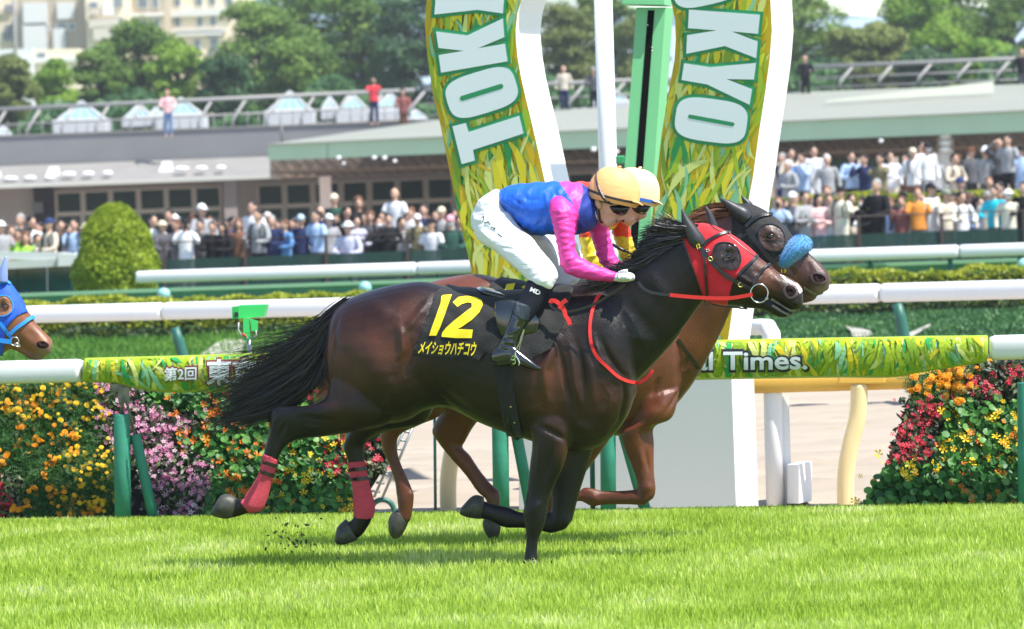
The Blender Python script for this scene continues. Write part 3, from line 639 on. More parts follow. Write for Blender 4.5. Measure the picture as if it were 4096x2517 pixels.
h2N = [(1560, 1450, 1800, 1450, .13, .10), (1560, 1600, 1780, 1640, .11, .12), (1530, 1680, 1680, 1700, .08, .14), (1519, 1740, 1600, 1740, .05, .15), (1530, 1800, 1590, 1795, .034, .15), (1555, 1860, 1603, 1850, .028, .15), (1576, 1920, 1630, 1910, .028, .15), (1585, 1975, 1652, 1965, .032, .15), (1588, 2005, 1657, 1990, .034, .15), (1592, 2040, 1650, 2050, .03, .15), (1585, 2062, 1640, 2090, .032, .15)]
h2F = [(1760, 1560, 1960, 1640, .10, -.10), (1762, 1640, 1900, 1700, .08, -.12), (1727, 1720, 1860, 1770, .055, -.12), (1745, 1760, 1850, 1790, .045, -.12), (1790, 1820, 1880, 1820, .036, -.12), (1860, 1900, 1920, 1880, .028, -.12), (1910, 1970, 1965, 1935, .028, -.12), (1940, 1995, 1998, 1965, .033, -.12), (1950, 2030, 2002, 2010, .033, -.12), (1945, 2062, 1995, 2060, .03, -.12), (1940, 2090, 1990, 2100, .032, -.12)]
hm2 = grow('racehorse', [(trunk2, dict(sub=4, n=36, ex=2.2)), neck2, head2, jaw2, f2N, f2N2, f2F, h2N, h2F], .010, Y2, it=6)
sculpt(hm2, [([(2690, 1560), (2640, 1640), (2560, 1690)], 28, .016), ([(2730, 1540), (2690, 1610), (2660, 1650)], 8, -.014), ([(2760, 1420), (2720, 1500)], 20, -.008), ([(2640, 1500), (2600, 1600)], 14, -.010), ([(2580, 1800), (2600, 1900)], 7, -.008), ([(2560, 1780), (2570, 1880)], 14, .008), ([(2595, 1950)], 18, .008), ([(2375, 1990)], 18, .006),
             ([(1900, 1100), (2000, 1140)], 20, .006), ([(1650, 1975)], 16, .006), ([(1560, 1770), (1590, 1900)], 6, -.005), ([(3050, 1110)], 26, .010), ([(3063, 955)], 20, -.012), ([(3050, 925), (3085, 925), (3110, 950)], 7, .010),
             ([(3140, 1010), (3160, 1080), (3190, 1110)], 12, -.008), ([(3230, 1040), (3240, 1090)], 10, -.006), ([(3275, 1112)], 18, .010), ([(3276, 1114)], 9, -.018), ([(3200, 1150), (3240, 1172)], 4, -.01)])
def c2a(u, v, co): return np.clip(np.clip((u-3120)/120, 0, 1)*.9+np.clip((v-1990)/120, 0, 1)*.2, 0, 1)
def c2b(u, v, co): return .45*np.clip((u-3230)/50, 0, 1)*np.clip((v-1130)/30, 0, 1)
paint(hm2, c2a); paint(hm2, c2b, 'k2')
h13 = put('racehorse', hm2, hide_chest, None, True)
tag(h13, 'chestnut racehorse half hidden behind the dark bay one, with black hood and blue fleece noseband', 'horse', 'galloping racehorses')
T13 = bvh(hm2)
hoof([((1590, 2040), (1640, 2075), .7), ((1566, 2055), (1620, 2120), 1), ((1553, 2085), (1600, 2150), 1), ((1555, 2125), (1575, 2156), .6)], .045, .15, Y2, h13)
hoof([((1935, 2075), (2000, 2085), .8), ((1930, 2100), (2003, 2115), 1), ((1942, 2135), (1995, 2145), .9), ((1960, 2156), (1982, 2160), .5)], .045, -.12, Y2, h13)
hoof([((2262, 1990), (2280, 2030), .8), ((2230, 2000), (2250, 2050), 1), ((2205, 2030), (2215, 2060), .7)], .045, .15, Y2, h13)
hood2 = patch('hood', hm2, [(2925, 850), (2950, 808), (2990, 806), (3050, 830), (3100, 866), (3140, 902), (3176, 948), (3165, 985), (3130, 1030), (3100, 1050), (3075, 1090), (3060, 1200), (2960, 1180), (2935, 1000)], .005, blackmesh, h13, thick=.003)
TH13 = bvh(hood2.data)
brownskin = mat('brown_eyelid_skin', (.055, .024, .014), .4, .6, noise=.55, nscale=22, bump=.9, bscale=34)
eyehole(h13, TH13, (3087, 951), 56, 50, .8, brownskin, leather)
eyelids(h13, TH13, 3082, 946, brownskin, .95)
ear('ear_cover', [(2990, 880), (2968, 858), (2935, 835), (2905, 812), (2880, 794)], rubber, h13, Y2(2940)-.075, [.040, .046, .034, .020, .004])
ear('ear_cover', [(3000, 835), (2990, 815), (2978, 800), (2966, 783)], rubber, h13, Y2(2980)+.04, [.028, .022, .014, .003])
TT = BVHTree.FromPolygons([tuple(x) for x in np.vstack([getco(hm2), getco(hood2.data)])], [tuple(p.vertices) for p in hm2.polygons]+[tuple(i+len(hm2.vertices) for i in p.vertices) for p in hood2.data.polygons])
strap('browband', TT, [(2982, 908), (3005, 885), (3040, 865), (3085, 858)], .018, leather, h13, .006, .006)
strap('cheek_strap', TT, [(2990, 915), (3010, 945), (3040, 985), (3075, 1030), (3098, 1048)], .026, leather, h13, .008, .006)
mb = MB(); loft(mb, [(3095, 1045, 3140, 1085, .09), (3110, 1010, 3175, 1060, .125), (3140, 970, 3215, 1025, .13), (3170, 948, 3242, 1000, .11), (3200, 940, 3248, 975, .06)], Y2, sub=5, n=20)
fl = mb.put('fleece_noseband', mat('blue_fleece', (.09, .33, .66), .9, .2, noise=.25, nscale=30, bump=.8, bscale=160, sheen=.5), h13, True)
fm = fl.data; TF = bvh(fm); co = getco(fm); no = getno(fm); rg = np.random.RandomState(4); V = []; F = []
for p in fm.polygons:
    c = co[list(p.vertices)].mean(0); n_ = np.array(p.normal)
    if (c-np.array(W(3180, 1010, Y2(3180)))) @ n_ < 0: n_ = -n_
    if p.area < 1e-7: continue
    for k in range(6):
        q = co[list(p.vertices)]; w = rg.rand(len(q)); w /= w.sum(); b = (q*w[:, None]).sum(0); d = n_+rg.randn(3)*.5+np.array([-.3, 0, -.6]); d /= np.linalg.norm(d); L = .012*(.6+.6*rg.rand()); s_ = np.cross(d, rg.randn(3)); s_ /= np.linalg.norm(s_)
        i = len(V); V += [b-s_*.0016, b+s_*.0016, b+d*L]; F.append((i, i+1, i+2))
mk('fleece_pile', V, F, fl.data.materials[0], fl)
flat_blob('nostril', [(3247, 1098), (3262, 1094), (3285, 1098), (3300, 1110), (3302, 1122), (3285, 1130), (3262, 1128), (3250, 1115)], nostril_mat, h13, T13)
strap('upper_lip', T13, [(3215, 1150), (3240, 1165), (3270, 1176), (3290, 1172)], .012, lipsk, h13, 0, .004)
NR2 = [(3247, 1098), (3262, 1093), (3286, 1097), (3302, 1110), (3304, 1123), (3286, 1132), (3262, 1130), (3249, 1116)]
strap('nostril_rim', T13, NR2+[NR2[0]], .011, rimskin, h13, .001, .007)
lay_text('tag_number', '13', [(3124, 1078), (3144, 1076), (3146, 1090), (3126, 1092)], None, yellow_p, h13, .01, .02, Y=Y2(3130)-.10)
strap('chest_strap', T13, [(2710, 1357), (2740, 1400), (2770, 1440), (2795, 1475)], .020, leather, h13, .006, .005)
hair('mane', [[(2945, 830), (2900, 825), (2850, 830), (2800, 845), (2755, 862)], [(2935, 850), (2880, 850), (2830, 860), (2780, 880), (2740, 900)], [(2900, 870), (2850, 880), (2800, 900), (2740, 930)]], 500, .006, chest_hair, h13, 12, .018, .014, .06, 6, .6, Y2, .03)
hair('tail', [[(1540, 1230), (1450, 1300), (1380, 1400), (1320, 1500), (1250, 1580)], [(1530, 1290), (1460, 1380), (1390, 1480), (1330, 1560), (1250, 1620)]], 500, .006, chest_hair, h13, 13, .02, .03, .08, 7, .6, Y2)
blk2 = patch('number_cloth', hm2, [(1960, 1140), (2010, 1108), (2080, 1085), (2200, 1080), (2400, 1100), (2400, 1380), (1960, 1380), (1900, 1300)], .014, blackcloth, h13, ymax=Y2(2100)+.05, thick=.004, wob=.003)
TC2 = bvh(blk2.data)
poly_on('cloth_number', [(2026, 1137), (2062, 1132), (2045, 1180), (2014, 1175)], TC2, yellow_p, h13)
poly_on('cloth_number', [(2085, 1147), (2115, 1137), (2150, 1137), (2130, 1170), (2100, 1160)], TC2, yellow_p, h13)
# ------------------------------------------------------------------ horse at the left edge
head3 = [(-60, 1080, -90, 1400, .08), (-20, 1090, -60, 1440, .09), (20, 1112, -20, 1440, .10), (55, 1155, 20, 1410, .095), (90, 1205, 45, 1395, .08), (125, 1265, 70, 1385, .065), (155, 1303, 95, 1392, .056), (180, 1330, 125, 1410, .055), (202, 1352, 155, 1418, .058), (212, 1372, 178, 1425, .045), (206, 1392, 192, 1420, .03)]
jaw3 = [(-20, 1360, -30, 1440, .05), (40, 1368, 30, 1398, .04), (90, 1390, 80, 1412, .033), (130, 1405, 118, 1438, .033), (168, 1420, 152, 1443, .025), (176, 1428, 168, 1440, .015)]
shx = lambda L, du, dv: [(q[0]+du, q[1]+dv, q[2]+du, q[3]+dv, *q[4:]) for q in L]
neck3 = shx([(2500, 1060, 2690, 1640, .16), (2600, 990, 2770, 1540, .15), (2680, 930, 2835, 1430, .13), (2760, 880, 2890, 1320, .115), (2840, 850, 2925, 1240, .10), (2900, 835, 2955, 1200, .09), (2950, 830, 2985, 1160, .088)], -3010, 260)
L3 = [(shx(trunk2, -3010, 200), dict(sub=3, n=28)), neck3, head3, jaw3]+[shx(q, -3010, 130) for q in (f2N, f2N2, f2F, h2N, h2F)]
hm3 = grow('racehorse', L3, .012, Y3, it=4)
sculpt(hm3, [([(12, 1225)], 20, -.012), ([(0, 1195), (30, 1200)], 7, .008), ([(100, 1320), (150, 1360)], 12, -.005), ([(165, 1375)], 20, .010), ([(168, 1375)], 9, -.016), ([(95, 1395), (130, 1425), (165, 1438)], 4, -.008), ([(60, 1340), (90, 1370)], 10, -.006)])
paint(hm3, lambda u, v, co: .75*np.clip((v-1385)/45, 0, 1)*(u > 60)); paint(hm3, lambda u, v, co: .7*np.clip((u-125)/60, 0, 1)*np.clip((v-1360)/40, 0, 1)*(u > 60), 'k2')
h3 = put('racehorse', hm3, hide_bay, None, True)
tag(h3, 'light bay racehorse in a bright blue hood, only its head showing at the left edge', 'horse', 'galloping racehorses')
T3 = bvh(hm3)
bluecloth = mat('blue_hood_cloth', (.012, .10, .62), .55, .4, noise=.2, nscale=30, bump=.4, bscale=300)
bluestrap = mat('blue_webbing', (.02, .28, .80), .45, .5, bump=.2, bscale=300)
hd3 = patch('hood', hm3, [(-120, 1080), (-20, 1075), (22, 1104), (60, 1156), (84, 1196), (108, 1248), (70, 1262), (40, 1290), (20, 1318), (10, 1420), (-120, 1420)], .005, bluecloth, h3, thick=.003)
TH3 = bvh(hd3.data)
bayskin = mat('bay_eyelid_skin', (.27, .11, .05), .45, .5, noise=.5, nscale=20, bump=.6, bscale=30)
eyehole(h3, TH3, (12, 1224), 38, 42, .3, bayskin, bluestrap); eyelids(h3, TH3, 14, 1224, mat('dark_bay_eyelid', (.05, .025, .015), .4), .8)
ear('ear_cover', [(10, 1130), (12, 1095), (18, 1060), (24, 1024)], mat('silver_blue_ear_cover', (.22, .30, .62), .3, .7), h3, Y3(0)-.06, [.03, .028, .018, .003])
TT3 = BVHTree.FromPolygons([tuple(x) for x in np.vstack([getco(hm3), getco(hd3.data)])], [tuple(p.vertices) for p in hm3.polygons]+[tuple(i+len(hm3.vertices) for i in p.vertices) for p in hd3.data.polygons])
strap('browband', TT3, [(-20, 1142), (5, 1134), (25, 1130), (40, 1136)], .016, bluestrap, h3, .005, .005)
strap('noseband', TT3, [(40, 1336), (62, 1315), (90, 1295), (118, 1276), (132, 1274)], .020, bluestrap, h3, .008, .008)
strap('cheek_strap', TT3, [(0, 1290), (15, 1310), (32, 1335), (50, 1356)], .018, bluestrap, h3, .008, .005)
strap('rein', None, [(-60, 1355), (0, 1362), (46, 1368)], .026, bluestrap, h3, 0, .005, Y=lambda u: Y3(u)-.12)
ring('bit_ring', 58, 1366, 17, 17, .004, steel, h3, Y3(58)-.09); ring('bit_ring', 70, 1380, 12, 5, .003, steel, h3, Y3(58)-.09, .6)
flat_blob('nostril', [(146, 1372), (158, 1365), (178, 1366), (194, 1376), (196, 1386), (180, 1394), (160, 1394), (148, 1385)], nostril_mat, h3, T3)
# ================================================================== THE JOCKEYS
skin = mat('skin', (.66, .36, .26), .5, .4, noise=.08, nscale=30)
lipm = mat('lips', (.26, .10, .08), .5)
whitebreech = mat('white_breeches', (.80, .81, .82), .6, .35, noise=.05, nscale=9, bump=.6, bscale=24, stretch=(.7, 1, 2.2))
jersey_a = attrmat('blue_pink_silk', (.012, .12, .68), (.80, .06, .36), .5, .45, noise=.12, nscale=10, bump=.5, bscale=24, c2=(.02, .018, .16), stretch=(1.8, 1, .5))
pink_silk = mat('pink_silk', (.80, .045, .34), .5, .45, noise=.10, nscale=12, bump=.5, bscale=24, stretch=(.5, 1, 2))
jersey_b = attrmat('red_yellow_silk', (.78, .05, .01), (.85, .62, .03), .42, .5, noise=.08, nscale=10, bump=.5, bscale=24)
sleeve_b = attrmat('yellow_red_silk', (.85, .62, .03), (.78, .05, .01), .42, .5, noise=.08, nscale=10, bump=.5, bscale=24)
capcover = mat('orange_cap_cover', (.93, .47, .19), .55, .3, noise=.05, nscale=8, bump=.25, bscale=18, stretch=(1, 1, 2))
capcover2 = mat('pale_orange_cap_cover', (.93, .62, .36), .55, .3, noise=.05, nscale=8, bump=.25, bscale=18, stretch=(1, 1, 2))
blueband = mat('blue_cap_band', (.02, .12, .45), .5)
whitep = mat('white_print', (.8, .8, .8), .5)
glove = mat('white_glove', (.78, .79, .80), .6, bump=.3, bscale=120)
sockm = mat('navy_sock', (.012, .013, .024), .8, .25, bump=.2, bscale=300)
lens = mat('dark_goggle_lens', (.010, .008, .010), .22, .5)
dark_hair = mat('short_dark_hair', (.012, .009, .008), .6)
whitecollar = mat('white_collar', (.75, .72, .72), .7)
def jockey(label, Yf, T, jm, sm, cap, band, jpaint, spaint=None, full=True):
    def TT_(L): return [(*T(q[0], q[1]), *T(q[2], q[3]), *q[4:]) for q in L]
    P = lambda pts: [T(*p) for p in pts]
    torso = TT_([(1992, 764, 2022, 850, .125, 0), (2040, 741, 2075, 905, .155, 0), (2100, 733, 2135, 943, .17, 0), (2170, 727, 2200, 940, .18, 0), (2240, 725, 2270, 943, .185, 0), (2300, 728, 2330, 936, .17, 0), (2338, 738, 2378, 916, .12, 0), (2352, 755, 2392, 890, .08, 0)])
    armN = TT_([(2198, 800, 2270, 790, .055, .14), (2196, 840, 2308, 840, .068, .17), (2208, 890, 2303, 895, .064, .19), (2220, 945, 2300, 950, .058, .205), (2231, 1000, 2304, 1005, .052, .215), (2242, 1060, 2316, 1024, .050, .22), (2272, 1098, 2348, 1043, .047, .22), (2335, 1117, 2388, 1062, .044, .21), (2400, 1125, 2430, 1077, .038, .195), (2448, 1129, 2464, 1088, .033, .18)])
    armF = TT_([(2320, 860, 2400, 830, .055, -.14), (2350, 905, 2432, 890, .06, -.17), (2363, 945, 2438, 930, .056, -.19), (2380, 1000, 2452, 985, .05, -.20), (2395, 1045, 2470, 1030, .047, -.20), (2430, 1085, 2495, 1052, .043, -.19), (2480, 1100, 2520, 1068, .036, -.15)])
    hips = TT_([(1998, 762, 1966, 764, .09, 0), (2020, 800, 1915, 800, .135, 0), (2035, 850, 1890, 850, .16, 0), (2060, 885, 1882, 900, .16, .02), (2085, 915, 1915, 962, .15, .04)])
    thN = TT_([(2040, 850, 1886, 880, .10, .08), (2085, 912, 1905, 955, .10, .11), (2124, 944, 1975, 1004, .095, .16), (2166, 998, 2033, 1050, .088, .21), (2202, 1039, 2080, 1092, .080, .25), (2228, 1078, 2112, 1125, .072, .28), (2231, 1110, 2130, 1142, .066, .29), (2216, 1145, 2165, 1152, .05, .29)])
    thF = TT_([(2060, 860, 1920, 900, .10, -.08), (2150, 920, 1975, 970, .10, -.12), (2205, 965, 2050, 1015, .09, -.17), (2240, 1030, 2110, 1075, .08, -.24), (2290, 1070, 2180, 1130, .072, -.28), (2320, 1110, 2230, 1160, .06, -.28)])
    shinN = TT_([(2112, 1118, 2224, 1140, .058, .285), (2085, 1180, 2186, 1198, .056, .30), (2064, 1222, 2150, 1250, .054, .315), (2048, 1262, 2118, 1290, .05, .33), (2027, 1309, 2098, 1321, .045, .34), (2007, 1354, 2074, 1358, .042, .35)])
    footN = TT_([(1972, 1398, 1970, 1455, .032, .35), (2000, 1375, 1995, 1466, .042, .352), (2040, 1368, 2030, 1462, .045, .354), (2085, 1402, 2065, 1460, .045, .356), (2120, 1430, 2105, 1472, .042, .356), (2148, 1455, 2140, 1482, .036, .356), (2166, 1468, 2160, 1482, .024, .356)])
    face = TT_([(2525, 800, 2370, 770, .064, 0), (2522, 826, 2368, 805, .070, 0), (2508, 846, 2370, 835, .067, 0), (2494, 858, 2376, 858, .062, 0), (2480, 873, 2384, 876, .054, 0), (2468, 886, 2394, 888, .055, 0), (2456, 898, 2404, 898, .045, 0), (2444, 908, 2420, 905, .028, 0)])
    nose = TT_([(2506, 836, 2488, 848, .012, 0), (2507, 856, 2482, 862, .015, 0), (2506, 870, 2480, 874, .019, 0), (2494, 880, 2478, 879, .014, 0)])
    lips = TT_([(2470, 880, 2462, 892, .024, 0), (2480, 882, 2474, 888, .018, 0)])
    neck_ = TT_([(2330, 770, 2370, 880, .065, 0), (2370, 775, 2400, 885, .062, 0), (2400, 790, 2425, 885, .06, 0)])
    inner = lambda L, f=.8: [((q[0]+q[2])/2+(q[0]-q[2])/2*f, (q[1]+q[3])/2+(q[1]-q[3])/2*f, (q[0]+q[2])/2-(q[0]-q[2])/2*f, (q[1]+q[3])/2-(q[1]-q[3])/2*f, q[4]*f, *q[5:]) for q in L]
    hand = TT_([(2452, 1124, 2466, 1092, .028, .18), (2478, 1128, 2486, 1086, .036, .18), (2510, 1128, 2512, 1088, .038, .18), (2535, 1122, 2532, 1094, .03, .18)])
    hand2 = TT_([(2490, 1095, 2515, 1066, .03, -.15), (2530, 1110, 2545, 1075, .034, -.12), (2560, 1115, 2562, 1085, .028, -.10)])
    body = put('person', grow('person', [face, nose, lips, neck_, inner(torso), inner(armN, .75), inner(armF, .75), inner(hips), inner(thN), inner(thF), inner(shinN, .75), inner(footN, .75), inner(hand, .85), inner(hand2, .85)], .006, Yf, it=3), skin, None, True)
    sculpt(body.data, [(P([(2462, 886), (2474, 885)]), 5, -.008), (P([(2405, 890), (2440, 905)]), 8, .003), (P([(2440, 850), (2460, 880)]), 8, -.004), (P([(2430, 845), (2455, 850)]), 12, .004)])
    tb = bvh(body.data)
    mb = MB(); e = T(2393, 815); c = W(e[0], e[1], Yf(e[0])-.078); mb.ell(c, .017, .012, .030, 14, 8, Matrix.Rotation(-.25, 3, 'Y')); mb.put('ear', skin, body, True)
    tr = patch('hair', body.data, P([(2360, 760), (2440, 770), (2420, 800), (2400, 800), (2382, 850), (2362, 850), (2350, 800)]), .004, dark_hair, body, thick=.002)
    # clothing
    jl = grow('jersey', [torso]+([] if full else []), .009, Yf, it=4); sculpt(jl, [(P([(2000, 790), (2060, 840), (2090, 850)]), 7, .006), (P([(2030, 780), (2100, 830)]), 6, -.006), (P([(2080, 760), (2110, 800), (2180, 800)]), 10, -.006), (P([(2180, 760), (2190, 830)]), 8, .007), (P([(2215, 750), (2230, 800)]), 7, -.007), (P([(2120, 920), (2180, 880)]), 8, -.006), (P([(2060, 880), (2120, 920)]), 8, .005), (P([(2310, 860), (2340, 930)]), 7, .006)])
    folds(jl, .0050, 42, .2, 3)
    paint(jl, lambda u, v, co: jpaint(u, v)[0]); paint(jl, lambda u, v, co: jpaint(u, v)[1], 'k2')
    put('jersey', jl, jm, body, True)
    for nm, L in (('sleeve', armN), ('sleeve', armF)):
        s_ = grow(nm, [L], .007, Yf, it=3)
        sculpt(s_, [(P([(2230, 880), (2290, 870)]), 5, -.006), (P([(2225, 905), (2290, 920)]), 5, .005), (P([(2240, 1000), (2300, 960)]), 5, -.005), (P([(2250, 1040), (2310, 1030)]), 6, .006), (P([(2280, 1070), (2330, 1060)]), 5, -.005), (P([(2330, 1090), (2380, 1085)]), 5, .004), (P([(2225, 830), (2250, 860)]), 8, .006), (P([(2260, 820), (2290, 900)]), 6, -.005)])
        folds(s_, .0036, 26, 1.45, 5)
        if spaint: paint(s_, lambda u, v, co: spaint(u, v))
        put(nm, s_, sm, body, True)
    br = grow('breeches', [hips, thN, thF], .008, Yf, it=4)
    wr = [(P([(1895, 860), (1960, 850)]), 6, .005), (P([(1890, 905), (1930, 890), (1960, 870)]), 5, -.006), (P([(1980, 960), (2050, 960)]), 8, .006), (P([(2000, 990), (2080, 1000)]), 6, -.006), (P([(2060, 900), (2130, 990), (2190, 1060)]), 9, .007), (P([(2040, 910), (2110, 1000), (2160, 1070)]), 6, -.006), (P([(2080, 1040), (2180, 1020)]), 5, -.005), (P([(2100, 1080), (2200, 1050)]), 5, .005), (P([(2120, 1110), (2215, 1080)]), 6, -.006), (P([(2150, 1140), (2222, 1100)]), 5, .005), (P([(1930, 800), (1990, 840), (2010, 900)]), 8, .006)]
    sculpt(br, wr); folds(br, .0036, 34, 2.2, 9); bro = put('breeches', br, whitebreech, body, True); tbr = bvh(br)
    for a in ([(1922, 876), (1936, 864), (1934, 880)], [(1938, 890), (1950, 892), (1954, 884)], [(1950, 886), (1962, 898)], [(1965, 908), (1975, 912), (1980, 920)], [(1975, 912), (1985, 912)], [(1992, 935), (2010, 950)]):
        if full: strap('breeches_mark', tbr, P(a), .004, leather, bro, .001, .001, curve=False)
    for L, w in ((shinN, 1), ):
        mb = MB(); loft(mb, L[:4], Yf, sub=5, n=22, cap=.2); so_ = mb.put('sock', sockm, body, True)
        bt = grow('boot', [(TT_([(2060, 1205, 2148, 1236, .058, .312), (2047, 1252, 2116, 1289, .054, .33), (2027, 1309, 2098, 1322, .047, .34), (2005, 1354, 2076, 1360, .045, .35), (1990, 1385, 2072, 1400, .045, .352)]), dict(cap=.1)), footN], .006, Yf, it=2)
        sculpt(bt, [(P([(2012, 1352), (2060, 1362)]), 4, -.006), (P([(2008, 1364), (2062, 1376)]), 4, .005), (P([(2002, 1378), (2060, 1388)]), 4, -.006), (P([(2000, 1388), (2050, 1400)]), 4, .004), (P([(2010, 1346), (2060, 1325), (2092, 1305)]), 5, .006), (P([(2048, 1256), (2112, 1290)]), 3, .004)])
        bo = put('boot', bt, patent, body, True); tbo = bvh(bt)
        strap('boot_cuff', tbo, P([(2047, 1253), (2080, 1274), (2112, 1289)]), .006, leather, bo, .001, .003)
        cuf = patch('cuff_band', bt, P([(2066, 1200), (2150, 1232), (2116, 1288), (2048, 1251)]), .003, mat('ribbed_cuff', (.025, .035, .05), .35, .6, bump=1, bscale=40, stretch=(6, 1, .5)), bo, thick=.002)
        strap('boot_sole', tbo, P([(1968, 1446), (1985, 1452), (2020, 1446), (2070, 1440), (2110, 1452), (2150, 1474), (2166, 1476)]), .007, leather, bo, .001, .006)
    if full:
        strap('stirrup_iron', None, P([(2096, 1318), (2086, 1345), (2078, 1372), (2064, 1400), (2062, 1420), (2072, 1436), (2078, 1452), (2074, 1462)]), .006, steel, body, 0, .006, Y=lambda u: Yf(u)-.405, curve=True)
        strap('stirrup_iron', None, P([(2098, 1318), (2090, 1350), (2082, 1375), (2076, 1402)]), .003, steel, body, 0, .004, Y=lambda u: Yf(u)-.40)
        mb = MB(); c = W(*T(2052, 1442), Yf(2052)-.40); mb.ell(c, .020, .012, .032, 14, 10); mb.put('stirrup_pad', leather, body, True)
        for a in ([(2046, 1428), (2056, 1424), (2060, 1432), (2050, 1440), (2044, 1436)], [(2048, 1442), (2060, 1440), (2060, 1454), (2050, 1456)]): strap('stirrup_mark', None, P(a), .003, mat('green_print', (.3, .5, .08), .5), body, 0, .002, Y=Yf(2052)-.415)
        lay_text('sock_print', 'MD', [T(2125, 1148), T(2164, 1164), T(2158, 1182), T(2118, 1165)], bvh(so_.data), whitep, so_, .003, .03)
    # gloves with fingers closed on the rein
    for H, fs, w in ((hand, [(2478, 1092), (2492, 1090), (2507, 1092), (2521, 1096)], .18), (hand2, [(2528, 1084), (2540, 1082), (2550, 1086), (2560, 1092)], -.12)):
        Lf = [H]
        for k, (x, y) in enumerate(fs):
            L_ = 30-abs(k-1)*3
            Lf.append(TT_([(x-6, y+2, x+6, y, .009, w+.022), (x-7, y+12, x+6, y+10, .0095, w+.045), (x-8, y+22, x+4, y+24, .009, w+.048), (x-9, y+L_, x+3, y+L_+3, .007, w+.035)]))
        Lf.append(TT_([(2470, 1088, 2482, 1098, .011, w+.02), (2488, 1080, 2494, 1092, .010, w+.03), (2508, 1076, 2510, 1088, .009, w+.03)] if w > 0 else [(2520, 1075, 2530, 1085, .011, w+.02), (2540, 1068, 2545, 1078, .010, w+.03), (2556, 1068, 2558, 1078, .009, w+.03)]))
        put('glove', grow('glove', Lf, .0035, Yf, it=2), glove, body, True)
    # collar, helmet, goggles
    mb = MB(); loft(mb, TT_([(2345, 790, 2362, 880, .075, 0), (2362, 800, 2378, 890, .078, 0), (2372, 815, 2392, 885, .072, 0)]), Yf, sub=3, n=22, cap=.1); mb.put('collar', whitecollar, body, True)
    hc = T(2448, 795); th = math.atan2(46, 212); Ye = Yf(hc[0]); s = (T(3000, 0)[0]-T(2000, 0)[0])/1000; px = .00132*s if False else Ye/FPX
    e1 = np.array([cos(th), sin(th)]); e2 = np.array([sin(th), -cos(th)]); V = []; F = []; n = 40; m = 16
    a_, h_, d_ = 108*s, 130*s, .123
    prof = []
    for j in range(m+1):
        t = j/m*(pi/2); prof.append((cos(t)**.74, sin(t)**1.0))
    prof = [(.90, -.13), (.97, -.07)]+prof
    for r_, hh in prof:
        for k in range(n):
            an = 2*pi*k/n; q = np.array(hc)+e1*a_*r_*cos(an)*(1+.02*cos(an))+e2*(h_*hh-4*s*(1-r_)); V.append(tuple(W(q[0], q[1], Ye)+Vector((0, -1, 0))*d_*r_*sin(an)))
    for j in range(len(prof)-1):
        for k in range(n): F.append((j*n+k, j*n+(k+1) % n, (j+1)*n+(k+1) % n, (j+1)*n+k))
    F.append(tuple(range((len(prof)-1)*n, len(prof)*n)))
    hel = mk('helmet', V, F, cap, body, True); th_ = bvh(hel.data)
    mb = MB(); loft(mb, TT_([(2530, 800, 2528, 812, .085, 0), (2552, 806, 2550, 818, .070, 0), (2566, 815, 2564, 823, .045, 0), (2573, 821, 2571, 825, .02, 0)]), Yf, sub=3, n=16); mb.put('helmet_peak', cap, hel, True)
    q = T(2478, 668); mb = MB(); mb.ell(W(q[0], q[1], Ye), .011, .011, .006); mb.put('helmet_button', cap, hel, True)
    strap('helmet_band', th_, P([(2344, 756), (2370, 766), (2420, 785), (2470, 798), (2520, 808), (2554, 812)]), (.013 if full else .018), band, hel, .001, .003, curve=True)
    for w_ in (1, ):
        st = strap('chin_strap', th_, P([(2392, 683), (2386, 705), (2390, 735), (2402, 770), (2420, 798), (2440, 815)]), .013, leather, hel, .003, .003)
        if full: lay_text('strap_print', 'Persuader', [T(2398, 740), T(2424, 792), T(2416, 796), T(2390, 744)], None, whitep, st, 0, .01, Y=Ye-.125)
    strap('chin_strap', tb, P([(2396, 800), (2394, 830), (2398, 855), (2402, 880), (2412, 892)]), .011, leather, body, .004, .004)
    strap('goggle_strap', tb, P([(2380, 790), (2420, 806), (2450, 815)]), .016, leather, body, .005, .003)
    g = grow('goggles', [TT_([(2430, 806, 2434, 836, .070, 0), (2448, 808, 2452, 860, .076, 0), (2480, 810, 2484, 864, .073, 0), (2508, 814, 2504, 858, .056, 0), (2522, 822, 2514, 842, .035, 0)])], .004, Yf, it=3)
    put('goggles', g, lens, body, True)
    strap('lips', tb, P([(2466, 883), (2474, 882), (2480, 881)]), .003, lipm, body, .001, .002)
    strap('lips', tb, P([(2464, 892), (2469, 892), (2473, 890)]), .003, lipm, body, .001, .002)
    flat_blob('mouth', P([(2462, 887), (2468, 885), (2475, 886), (2471, 891), (2465, 891)]), lipm, body, tb, .003)
    tag(body, label, 'jockey', 'jockeys riding the racehorses')
    return body
def paint_a(u, v):
    pk = inpoly(u, v, [(2226, 715), (2316, 720), (2334, 760), (2318, 830), (2312, 880), (2304, 940), (2282, 940), (2300, 860), (2290, 810), (2262, 762)])
    navy = inpoly(u, v, [(2334, 720), (2420, 720), (2430, 950), (2304, 950), (2314, 870), (2325, 800)])
    return pk.astype(float), navy*.75
jk1 = jockey('jockey in blue and pink silks with an orange cap, riding number 12', Y1, lambda u, v: (u, v), jersey_a, pink_silk, capcover, leather, paint_a)
s2 = .962; T2 = lambda u, v: (2445+(u-2445)*s2+84, 750+(v-750)*s2)
jk2 = jockey('jockey in red and yellow silks with a paler cap, behind the first jockey', Y2, T2, jersey_b, sleeve_b, capcover2, blueband, lambda u, v: ((v > 905).astype(float), u*0.), lambda u, v: ((v < 948)*1.), False)
mb = MB(); mb.tube([W(2520, 1008, 22.5), W(2545, 990, 22.5), W(2440, 978, 22.45)][:0]+[W(2448, 978, 22.5), W(2490, 1000, 22.5), W(2535, 1020, 22.5)], [.009, .008, .004], 8)
